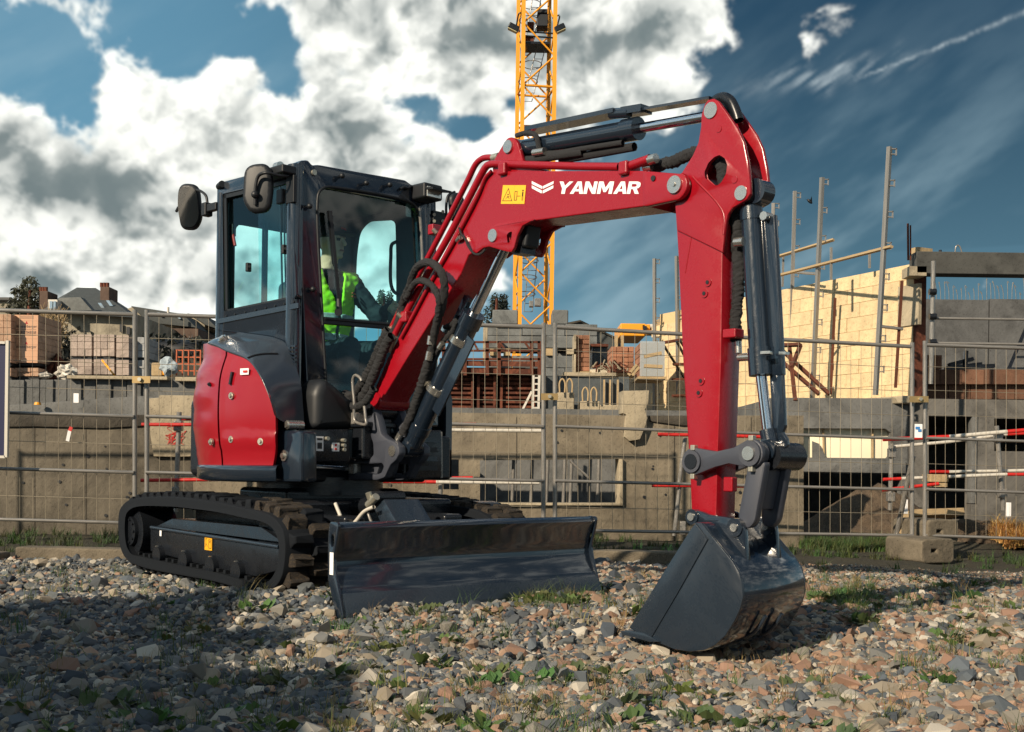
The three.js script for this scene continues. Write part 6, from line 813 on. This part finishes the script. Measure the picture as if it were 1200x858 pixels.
  const tp = thing('tarpaulin', 'pale blue grey tarpaulin bundle beside the yellow crate', 'tarpaulin', at(198, 441, 16.8)); { const g = new THREE.IcosahedronGeometry(.11, 4), p = g.attributes.position; for (let i = 0; i < p.count; i++) { const s = 1 + .4 * n3(p.getX(i) * 8 + 4, p.getY(i) * 8, p.getZ(i) * 8); p.setXYZ(i, p.getX(i) * s, p.getY(i) * s * 1.1, p.getZ(i) * s); } g.computeVertexNormals(); const w = at(198, 430, 16.8); child(tp, 'bundle', flat(g.translate(w.x, w.y, w.z)), mat('tarp', .32, .38, .42, .7)); }
  const of = thing('mesh_barrier', 'orange plastic mesh barrier left of the red side cover', 'barrier', at(222, 440, 17.2)); const om = mat('orange_plastic', .45, .10, .03, .6); for (const x of [206, 213, 220, 227, 234]) child(of, 'upright', fb(17.2, x, 410, x + 1.2, 440, .03), om); for (const y of [410, 418, 426, 434]) child(of, 'bar', fb(17.21, 206, y, 236, y + 1.2, .03), om);
  // houses
  const slate = M.slate, wallM = mat('house_render', .40, .36, .28, .9, { map: T.concrete }), brickW = mat('house_brick', .13, .085, .065, .9, { map: T.concrete }), paneM = mat('skylight_glass', .45, .55, .62, .1, { metalness: .5 });
  const h1 = thing('large_house', 'large house with dark hipped slate roof and two chimneys behind the fence', 'house', at(100, 395, 44));
  child(h1, 'wall', fb(44, 50, 366, 156, 420, 7), wallM); child(h1, 'roof', (() => { const P = (x, y, D) => at(x, y, D), a = P(48, 366, 43.6), b = P(158, 372, 43.6), c = P(90, 337, 48), d = P(112, 337.5, 48), e = P(44, 363, 53), f = P(160, 368, 53); const t = [a, b, d, a, d, c, b, f, d, e, a, c, e, c, d, e, d, f], g = new THREE.BufferGeometry(); g.setAttribute('position', new THREE.Float32BufferAttribute(t.flatMap((p) => [p.x, p.y, p.z]), 3)); g.computeVertexNormals(); return uvm(g); })(), slate);
  child(h1, 'mansard_face', slabF(fr(43.4), [[68, 349], [94, 348], [108, 364], [68, 364]], .5, { bevel: .02 }), mat('slate_pale', .16, .17, .165, .8, { map: T.board })); const dm = child(h1, 'dormer', fb(43.0, 56, 351, 67, 364, 1.2), M.rail_white); child(h1, 'dormer_window', fb(42.95, 58, 353, 61, 362, .05), paneM); child(h1, 'dormer_window', fb(42.95, 62.5, 353, 65, 362, .05), paneM);
  for (const [x, y, w] of [[46, 341, 10], [117, 336, 11]]) { child(h1, 'chimney', fb(46, x, y, x + w, y + 24, 1, .03), brickW); for (let i = 0; i < 3; i++) child(h1, 'chimney_pot', rod(at(x + 2 + i * (w - 4) / 2, y + .5, 46.3), at(x + 2 + i * (w - 4) / 2, y - 4.5, 46.3), .07, 8), M.rust); }
  for (const [x, y] of [[114.5, 355], [124, 352]]) child(h1, 'skylight', slabF(fr(43.9 + (366 - y) * .08), [[x, y], [x + 3.5, y], [x + 8, y + 6.5], [x + 4.5, y + 6.5]], .06, { bevel: 0 }), paneM); for (const [x, y] of [[140, 380], [148, 383]]) child(h1, 'window', fb(43.9, x, y, x + 4, y + 9, .06), M.black_plastic);
  const terr = (label, px, D, list, ridge) => { const t = thing('terraced_house', label, 'house', at(px, 400, D)); child(t, 'wall', slabF(fr(D), list, 6, { bevel: .01 }), wallM); child(t, 'roof', slabF(fr(D - .2), ridge, 6.4, { bevel: .02 }), slate); return t; };
  const h2 = terr('house with cream gable and dark roof with skylights, left of the cab', 195, 50, [[149, 362], [155, 359.5], [172, 377], [172, 396], [149, 396]], [[153, 358.5], [214, 368], [230, 384], [173, 378]]); child(h2, 'front_wall', fb(50.2, 172, 378, 212, 396, 4), wallM); child(h2, 'brick_wall', fb(49.5, 195, 385, 232, 396, 3), brickW); for (const [x, y] of [[184, 366], [205, 368.5]]) child(h2, 'skylight', slabF(fr(49.7), [[x, y], [x + 3, y], [x + 7, y + 5], [x + 4, y + 5]], .06, { bevel: 0 }), paneM); child(h2, 'flue', rod(at(197, 370, 49), at(197, 360, 49), .05, 6), M.rail_white);
  terr('small house with green gable right behind the cab pillar, left of the cab', 235, 52, [[213, 372], [221, 367.5], [240, 380], [240, 396], [213, 396]], [[219, 367], [240, 370], [256, 386], [241, 381]]);
  const h4 = thing('shed', 'low pale shed roof beyond the brick pallets at the left edge', 'shed', at(5, 355, 50)); child(h4, 'wall', fb(50, -20, 352, 11, 372, 4), wallM); child(h4, 'roof', fb(49.8, -22, 348, 12, 352, 5, .05), M.grey_concrete);
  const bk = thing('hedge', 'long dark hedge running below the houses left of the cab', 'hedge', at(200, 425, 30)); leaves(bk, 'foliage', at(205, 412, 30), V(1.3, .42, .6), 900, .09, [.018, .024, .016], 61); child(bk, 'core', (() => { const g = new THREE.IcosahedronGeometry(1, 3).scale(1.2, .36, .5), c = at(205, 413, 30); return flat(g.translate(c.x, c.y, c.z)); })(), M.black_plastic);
  const bk2 = thing('hedge', 'dark hedge behind the bare shrub and the brick pallets', 'hedge', at(65, 420, 26)); leaves(bk2, 'foliage', at(66, 408, 26), V(.75, .5, .5), 700, .08, [.016, .02, .014], 62);
  const sb = thing('bare_shrub', 'bare twiggy shrub with golden leaves before the large house', 'shrub', at(62, 405, 24)); { const g = []; for (let i = 0; i < 46; i++) { const b = at(52 + 22 * q(), 408, 24), e = at(46 + 34 * q(), 360 + 34 * q(), 24 + q() - .5), m = b.clone().lerp(e, .5).add(V(.12 * (q() - .5), .1, 0)); g.push(tube([b, m, e], .008, 6, 4)); for (let s = 0; s < 3; s++) { const a = m.clone().lerp(e, q()); g.push(rod(a, a.clone().add(V(.25 * (q() - .5), .22 * q(), .2 * (q() - .5))), .005, 4)); } } child(sb, 'branches', g, M.wood).userData.kind = 'stuff'; leaves(sb, 'foliage', at(62, 384, 24), V(.36, .36, .3), 260, .028, [.26, .18, .06], 63); }
  const t1 = thing('conifer', 'ragged conifer standing left of the chimney of the large house', 'tree', at(34, 400, 47)); child(t1, 'trunk', rod(at(33, 405, 47), at(35, 340, 47), .14, 8, .05), M.rust); for (const [x, y, w, h, n] of [[35, 336, .34, .42, 260], [26, 345, .4, .36, 260], [40, 350, .5, .5, 340], [28, 358, .62, .46, 340], [18, 362, .4, .3, 160], [44, 366, .4, .4, 180]]) leaves(t1, 'crown', at(x, y, 47 + q()), V(w, h, .5), n, .085, [.05, .055, .028], 70 + x);
  const t2 = thing('dark_conifer', 'dark conifers rising behind the grey blocks beside the boom', 'tree', at(582, 380, 60)); child(t2, 'trunk', rod(at(582, 395, 60), at(582, 350, 60), .16, 8, .05), M.rust); for (const [x, y, w, h, n] of [[590, 354, .22, .5, 240], [586, 366, .5, .6, 360], [577, 372, .6, .6, 360], [580, 356, .3, .5, 240]]) leaves(t2, 'crown', at(x, y, 60 + q()), V(w, h, .4), n, .09, [.022, .034, .024], 90 + x);
  const t3 = thing('fir_tree', 'green fir tops seen through the cab door window', 'tree', at(452, 400, 60)); child(t3, 'trunk', rod(at(450, 400, 60), at(450, 345, 60), .16, 8, .04), M.rust); for (const [x, y, w, h, n] of [[447, 349, .2, .4, 160], [447, 358, .4, .4, 260], [457, 352, .2, .5, 180], [456, 362, .5, .4, 260], [440, 364, .4, .3, 160], [468, 362, .5, .4, 220]]) leaves(t3, 'crown', at(x, y, 60 + q()), V(w, h, .4), n, .085, [.04, .065, .03], 130 + x);
}
function leaves(t, name, c, half, n, size, rgb, seed) {               // leaf-sized faces through an uneven volume
  const q = rng(seed), pos = []; let k = 0; while (k < n) { const v = V(q() * 2 - 1, q() * 2 - 1, q() * 2 - 1), l = v.length(); if (l > 1 + .3 * n3(v.x * 2.2 + seed, v.y * 2.2, v.z * 2.2) || n3(v.x * 2.6, v.y * 2.6 + seed, v.z * 2.6) < -.38) continue; k++; const p = v.clone().multiply(half), a = V(q() - .5, q() - .5, q() - .5).normalize(), b = V(q() - .5, q() - .5, q() - .5).cross(a).normalize(), s = size * (.5 + q()); for (const w of [p.clone().addScaledVector(a, s), p.clone().addScaledVector(b, s * .45), p.clone().addScaledVector(a, -s), p.clone().addScaledVector(a, s), p.clone().addScaledVector(a, -s), p.clone().addScaledVector(b, -s * .45)]) pos.push(w.x + c.x, w.y + c.y, w.z + c.z); }
  const g = new THREE.BufferGeometry(); g.setAttribute('position', new THREE.Float32BufferAttribute(pos, 3)); g.computeVertexNormals(); const m = child(t, name, flat(g), mat('leaf_' + seed, rgb[0], rgb[1], rgb[2], .8, { side: THREE.DoubleSide, transmission: .3, thickness: 0 })); if (name === 'foliage' || name === 'crown') m.userData.kind = 'stuff'; return m;
}
// ---------------------------------------------------------------- tower crane
{
  const D0 = 45, c = at(622, 548, D0), t = thing('tower_crane', 'yellow lattice tower crane mast rising behind the boom with two floodlights', 'crane', V(c.x, 0, c.z));
  const rot = .16, w = .60, lean = ROLL * 0, P = (sx, sz, y) => V(c.x + (sx * Math.cos(rot) + sz * Math.sin(rot)) * w, y, c.z + (-sx * Math.sin(rot) + sz * Math.cos(rot)) * w), top = 24;
  for (const [sx, sz] of [[-1, 1], [1, 1], [-1, -1], [1, -1]]) child(t, 'leg', bar(P(sx, sz, 0), P(sx, sz, top), .15, .15), M.crane_yellow);
  const step = 1.16; const br = (a, b, r = .035) => child(t, 'brace', rod(a, b, r, 6), M.crane_yellow);
  for (let k = 0; k < 20; k++) { const y = 1.0 + k * step; if (y + step > top) break; const s = k % 2 ? 1 : -1; br(P(s, 1, y), P(-s, 1, y + step)); br(P(-s, -1, y), P(s, -1, y + step)); br(P(-1, s, y), P(-1, -s, y + step)); br(P(1, -s, y), P(1, s, y + step)); if (k % 4 === 0) for (const [a, b] of [[[-1, 1], [1, 1]], [[1, 1], [1, -1]], [[1, -1], [-1, -1]], [[-1, -1], [-1, 1]]]) br(P(...a, y), P(...b, y), .045); }
  const yOf = (py) => at(622, py, D0).y;
  // ladders in the mast, each run with hoops
  for (const [y0, y1, x0, x1] of [[yOf(365), yOf(200), .2, .5], [yOf(118), yOf(58), .0, .35], [yOf(45), yOf(-30), .1, .3]]) { const a = (s) => V(c.x + x0 * .6 - .3 + s * .16, y0, c.z - .1), b = (s) => V(c.x + x1 * .6 + s * .16 - .05, y1, c.z - .1); for (const s of [-1, 1]) child(t, 'ladder_stile', rod(a(s), b(s), .018, 5), M.galvanised); const n = Math.floor((y1 - y0) / .3); for (let i = 0; i < n; i++) { const u = i / n; child(t, 'rung', rod(a(-1).lerp(b(-1), u), a(1).lerp(b(1), u), .012, 4), M.galvanised); } for (let i = 1; i < Math.max(2, n / 2); i++) { const u = i / (n / 2), p = a(0).lerp(b(0), Math.min(1, u)); child(t, 'hoop', new THREE.TorusGeometry(.36, .016, 5, 20).rotateX(Math.PI / 2 - .12).translate(p.x - .15, p.y, p.z + .3), M.galvanised); } }
  // landing, cabinets, floodlights
  const yp = yOf(55); child(t, 'landing', bx(c.x - .52, c.x + .5, yp - .05, yp + .03, c.z - .5, c.z + .5), M.black_steel); for (const py of [44, 49]) child(t, 'landing_rail', rod(P(-.9, .9, yOf(py)), P(.95, .9, yOf(py)), .03, 6), M.black_steel);
  child(t, 'cabinet', rbx(c.x + .0, c.x + .42, yOf(36), yOf(22), c.z - .1, c.z + .5, .03), M.black_plastic); child(t, 'cabinet_lid', rbx(c.x + .02, c.x + .40, yOf(20), yOf(15.5), c.z - .05, c.z + .45, .02), M.black_plastic); child(t, 'toolbox', rbx(c.x - .35, c.x - .1, yOf(38), yOf(30), c.z, c.z + .4, .02), M.rust); child(t, 'dark_board', bx(c.x - .5, c.x - .1, yOf(54), yOf(48), c.z + .5, c.z + .53), M.rust);
  for (const s of [-1, 1]) { const h = V(c.x + s * .86, yOf(40), c.z + .62); child(t, 'floodlight_arm', tube([P(s, 1, yOf(25)), P(s, 1, yOf(25)).add(V(s * .15, .05, 0)), h.clone().add(V(-s * .1, .1, -.05))], .03, 12, 6), M.black_steel); const fl = child(t, 'floodlight', rbx(-.2, .2, -.11, .11, -.14, .14, .04, 2).rotateZ(s * .45).translate(h.x, h.y, h.z), M.black_steel); child(t, 'floodlight_glass', rbx(-.18, .18, -.02, .02, -.12, .12, .01).rotateZ(s * .45).translate(h.x + s * .05, h.y - .1, h.z), mat('lamp_face', .65, .55, .30, .25, { metalness: .3 })); }
  child(t, 'mesh_guard', bx(c.x - .5, c.x + .1, yOf(155), yOf(142), c.z - .55, c.z - .5), M.rust); child(t, 'junction_box', rbx(c.x + .05, c.x + .3, yOf(361), yOf(352), c.z + .3, c.z + .6, .03), M.galvanised); child(t, 'junction_box', rbx(c.x - .15, c.x + .02, yOf(362), yOf(355), c.z + .3, c.z + .6, .03), M.galvanised);
}
{ // a bird in the air right of the arm
  const p = at(949, 236, 30), t = thing('bird', 'tiny dark bird flying right of the red arm', 'bird', p); const b = new THREE.SphereGeometry(.05, 10, 8).scale(1.7, .8, .8).rotateZ(-.7).translate(p.x, p.y, p.z); child(t, 'body', flat(b), M.black_plastic); const wg = (s) => { const g = new THREE.BufferGeometry(); g.setAttribute('position', new THREE.Float32BufferAttribute([0, 0, .02, .06, -.04, .01, s * .05 - .04, .1, s * .16, 0, 0, -.01, s * .05 - .04, .1, s * .16, .06, -.04, -.02], 3)); g.computeVertexNormals(); return flat(g.translate(p.x, p.y, p.z)); }; child(t, 'wing', wg(1), M.black_plastic); child(t, 'wing', wg(-1), M.black_plastic);
}
// ---------------------------------------------------------------- the operator
{
  const cap = (p, a, b, ra, rb) => { const ab = b.clone().sub(a), l2 = Math.max(1e-9, ab.lengthSq()), t = clamp(p.clone().sub(a).dot(ab) / l2); return p.distanceTo(a.clone().addScaledVector(ab, t)) - mixf(ra, rb, t); };
  const smin = (a, b, k) => { const h = clamp(.5 + .5 * (b - a) / k); return mixf(b, a, h) - k * h * (1 - h); };
  const march = (c, half, res, f) => {                               // meshes the zero surface of f in a cube round c
    const mc = new MarchingCubes(res, M.black_plastic, false, false, 300000); mc.isolation = 0; const p = V();
    for (let z = 0; z < res; z++) for (let y = 0; y < res; y++) for (let x = 0; x < res; x++) { p.set(c.x + (x / (res / 2) - 1) * half, c.y + (y / (res / 2) - 1) * half, c.z + (z / (res / 2) - 1) * half); mc.field[x + y * res + z * res * res] = -f(p); }
    mc.update(); const n = mc.count, g = new THREE.BufferGeometry(); g.setAttribute('position', new THREE.BufferAttribute(mc.positionArray.slice(0, n * 3), 3)); g.setAttribute('normal', new THREE.BufferAttribute(mc.normalArray.slice(0, n * 3), 3));
    return g.scale(half, half, half).translate(c.x, c.y, c.z);
  };
  const paint = (g, fn) => { const p = g.attributes.position, c = new Float32Array(p.count * 3), v = V(); for (let i = 0; i < p.count; i++) { const k = fn(v.fromBufferAttribute(p, i)); c.set(k, i * 3); } g.setAttribute('color', new THREE.BufferAttribute(c, 3)); return g; };
  const Z = -.19, J = { hipR: V(-.22, 1.36, Z + .09), hipL: V(-.22, 1.36, Z - .09), waist: V(-.24, 1.50, Z), chest: V(-.225, 1.74, Z), shR: V(-.215, 1.885, Z + .19), shL: V(-.215, 1.885, Z - .19), neck: V(-.205, 1.97, Z), elR: V(-.16, 1.62, Z + .30), elL: V(-.05, 1.66, -.50), wrR: V(.045, 1.63, .245), wrL: V(.10, 1.705, -.475), knR: V(.20, 1.40, Z + .13), knL: V(.19, 1.40, Z - .12), ftR: V(.19, .92, Z + .12), ftL: V(.18, .92, Z - .12) };
  const torso = (p) => { let d = cap(p, J.hipR, J.hipL, .125, .125); d = smin(d, cap(p, J.waist, V(-.235, 1.62, Z), .13, .14), .06); const q = p.clone(); q.z = Z + (p.z - Z) * .72; d = smin(d, cap(q, V(-.235, 1.62, Z), J.chest, .125, .135), .06); return smin(d, cap(p, J.shR, J.shL, .075, .075), .07); };
  const arms = (p) => Math.min(smin(cap(p, J.shR, J.elR, .072, .054), cap(p, J.elR, J.wrR, .056, .040), .03), smin(cap(p, J.shL, J.elL, .072, .054), cap(p, J.elL, J.wrL, .056, .040), .03));
  const legs = (p) => Math.min(smin(smin(cap(p, J.hipR, J.knR, .095, .07), cap(p, J.knR, J.ftR, .066, .048), .03), cap(p, J.ftR, J.ftR.clone().add(V(.10, -.05, 0)), .05, .04), .03), smin(smin(cap(p, J.hipL, J.knL, .095, .07), cap(p, J.knL, J.ftL, .066, .048), .03), cap(p, J.ftL, J.ftL.clone().add(V(.10, -.05, 0)), .05, .04), .03));
  const fold = (p) => .006 * n3(p.x * 18, p.y * 26, p.z * 18);
  const bodyG = paint(march(V(-.06, 1.45, Z), .64, 108, (p) => smin(smin(torso(p), arms(p), .03), smin(legs(p), cap(p, J.neck, V(-.19, 2.04, Z), .058, .054), .03), .04) + fold(p)), (p) => (p.y > 1.955 && Math.abs(p.z - Z) < .065 ? [.68, .43, .32] : p.y < 1.45 && p.x > -.15 ? [.020, .026, .040] : [.012, .016, .026]));
  // head: skull, jaw, nose, brow, ears; turned towards the bucket
  const hc = V(-.165, 2.135, Z), turn = .25, loc = (p) => { const q = p.clone().sub(hc); return V(q.x * Math.cos(turn) + q.z * -Math.sin(turn), q.y, q.x * Math.sin(turn) + q.z * Math.cos(turn)); };
  const ell = (q, c, r) => { const d = V((q.x - c[0]) / r[0], (q.y - c[1]) / r[1], (q.z - c[2]) / r[2]); return (d.length() - 1) * Math.min(...r); };
  const headF = (p) => { const q = loc(p); let d = ell(q, [-.012, .025, 0], [.098, .095, .077]); d = smin(d, ell(q, [.022, -.055, 0], [.062, .062, .056]), .03); d = smin(d, cap(q, V(.092, .012, 0), V(.108, -.022, 0), .009, .014), .012); d = smin(d, cap(q, V(.078, .026, .03), V(.078, .026, -.03), .012, .012), .012); d = smin(d, cap(q, V(.080, -.062, .014), V(.080, -.062, -.014), .010, .010), .01); d = smin(d, ell(q, [.068, -.098, 0], [.02, .017, .02]), .014); for (const s of [1, -1]) { d = Math.max(d, -ell(q, [.094, .006, .031 * s], [.016, .010, .014])); d = smin(d, ell(q, [-.01, -.005, .076 * s], [.022, .032, .010]), .008); } return smin(d, cap(p, J.neck, V(-.185, 2.05, Z), .056, .054), .025); };
  const headG = paint(march(hc.clone().add(V(0, -.02, 0)), .165, 104, headF), (p) => { const q = loc(p); if (q.x > .07 && Math.abs(q.y - .006) < .009 && Math.abs(Math.abs(q.z) - .031) < .014) return [.03, .02, .02]; if (q.x > .07 && Math.abs(q.y + .062) < .007 && Math.abs(q.z) < .024) return [.36, .14, .12]; if (q.y > .02 && q.x < .03 || q.x < -.05 && q.y > -.06) return [.05, .032, .02]; return [.68, .43, .32]; });
  // hands closed round the levers
  const hand = (w, tip, s) => { const d = tip.clone().sub(w).normalize(), side = V(0, 0, s), palm = w.clone().addScaledVector(d, .05); const fingers = []; for (let k = 0; k < 4; k++) { const y = .030 - k * .020, L = [.036, .042, .040, .030][k], a = palm.clone().addScaledVector(d, .022).add(V(0, y, .018 * s)), b = a.clone().addScaledVector(d, L), c = b.clone().add(V(-.004, -.004, -.028 * s)), e = c.clone().addScaledVector(d, -.022); fingers.push([a, b, c, e]); } const t0 = palm.clone().add(V(-.012, .028, .0)), t1 = t0.clone().addScaledVector(d, .03).add(V(0, .022, -.018 * s)), t2 = t1.clone().addScaledVector(d, .022).add(V(0, -.002, -.012 * s)); return paint(march(palm.clone().addScaledVector(d, .02), .10, 66, (p) => { let q = smin(cap(p, w, palm, .030, .034), cap(p, palm.clone().add(V(0, .02, .01 * s)), palm.clone().add(V(0, -.026, .01 * s)), .024, .022), .02); for (const [a, b, c, e] of fingers) { const f = Math.min(cap(p, a, b, .0095, .009), cap(p, b, c, .009, .0085), cap(p, c, e, .0085, .0075)); q = smin(q, f, .006); } return smin(q, Math.min(cap(p, t0, t1, .012, .0105), cap(p, t1, t2, .0105, .009)), .008); }), () => [.68, .43, .32]); };
  const hR = hand(J.wrR, V(.12, 1.62, .26), 1), hL = hand(J.wrL, V(.16, 1.69, -.47), -1);
  const pos = C.w(-.2, 1.28, Z), inv = new THREE.Matrix4().makeTranslation(-pos.x, -pos.y, -pos.z).multiply(C.m).multiply(new THREE.Matrix4().makeTranslation(0, .045, 0));
  const per = thing('person', 'person in hi-vis yellow vest, dark jacket and cap sitting in the cab at the levers', 'person', pos);
  const body = mergeGeometries([bodyG, headG, hR, hL], false).applyMatrix4(inv);
  mesh('body', body, mat('clothed_body', 1, 1, 1, .8, { vertexColors: true }), per);
  const g0 = (g) => flat(g.applyMatrix4(inv));
  mesh('hair_cap', g0(march(hc.clone().add(V(.02, .05, 0)), .17, 64, (p) => { const q = loc(p); const c = Math.max(ell(q, [-.012, .030, 0], [.108, .098, .085]), -(q.y - .035 - .0 * q.x)); const br = Math.max(ell(q, [.10, .040, 0], [.085, .012, .075]), -(q.x - .05)); return Math.min(c, br); })), mat('black_cloth', .012, .013, .018, .9), per).name = 'cap';
  const badge = hc.clone().add(V(Math.cos(turn) * .098, .078, Math.sin(-turn) * .098)); mesh('cap_badge', g0(box(.004, .014, .05).rotateY(turn).rotateZ(.3).translate(badge.x, badge.y, badge.z)), M.rail_red, per);
  const open = (p) => (p.x > -.18 ? .012 + .075 * sstep(1.66, 1.93, p.y) - Math.abs(p.z - Z) : -1);   // the vest hangs open down the front
  mesh('vest', g0(march(V(-.2, 1.66, Z), .36, 84, (p) => Math.max(torso(p) - .014 + fold(p), p.y - 1.955, 1.40 - p.y, Math.abs(p.z - Z) - .20, open(p)))), M.hi_vis, per);
  for (const y of [1.50, 1.63]) mesh('reflective_band', g0(march(V(-.2, y, Z), .30, 84, (p) => Math.max(torso(p) - .019 + fold(p), Math.abs(p.y - y) - .024, Math.abs(p.z - Z) - .205, open(p)))), mat('reflective', .42, .44, .44, .5), per);
  const pr = V(-.082, 1.80, Z - .125); for (const dy of [0, -.022]) mesh('vest_print', g0(box(.006, .010, .07).rotateY(.55).translate(pr.x, pr.y + dy, pr.z)), mat('orange_print', .55, .12, .02, .7), per);
  const arr = V(-.18, 1.83, Z + .262); mesh('sleeve_piping', g0(tube([V(-.17, 1.93, Z + .23), V(-.15, 1.88, Z + .262), V(-.14, 1.80, Z + .285)], .008, 14, 6)), M.hi_vis, per); mesh('sleeve_patch', g0(box(.05, .022, .01).translate(-.16, 1.765, Z + .30)), M.rail_red, per);
}
renderer.render(scene, camera);
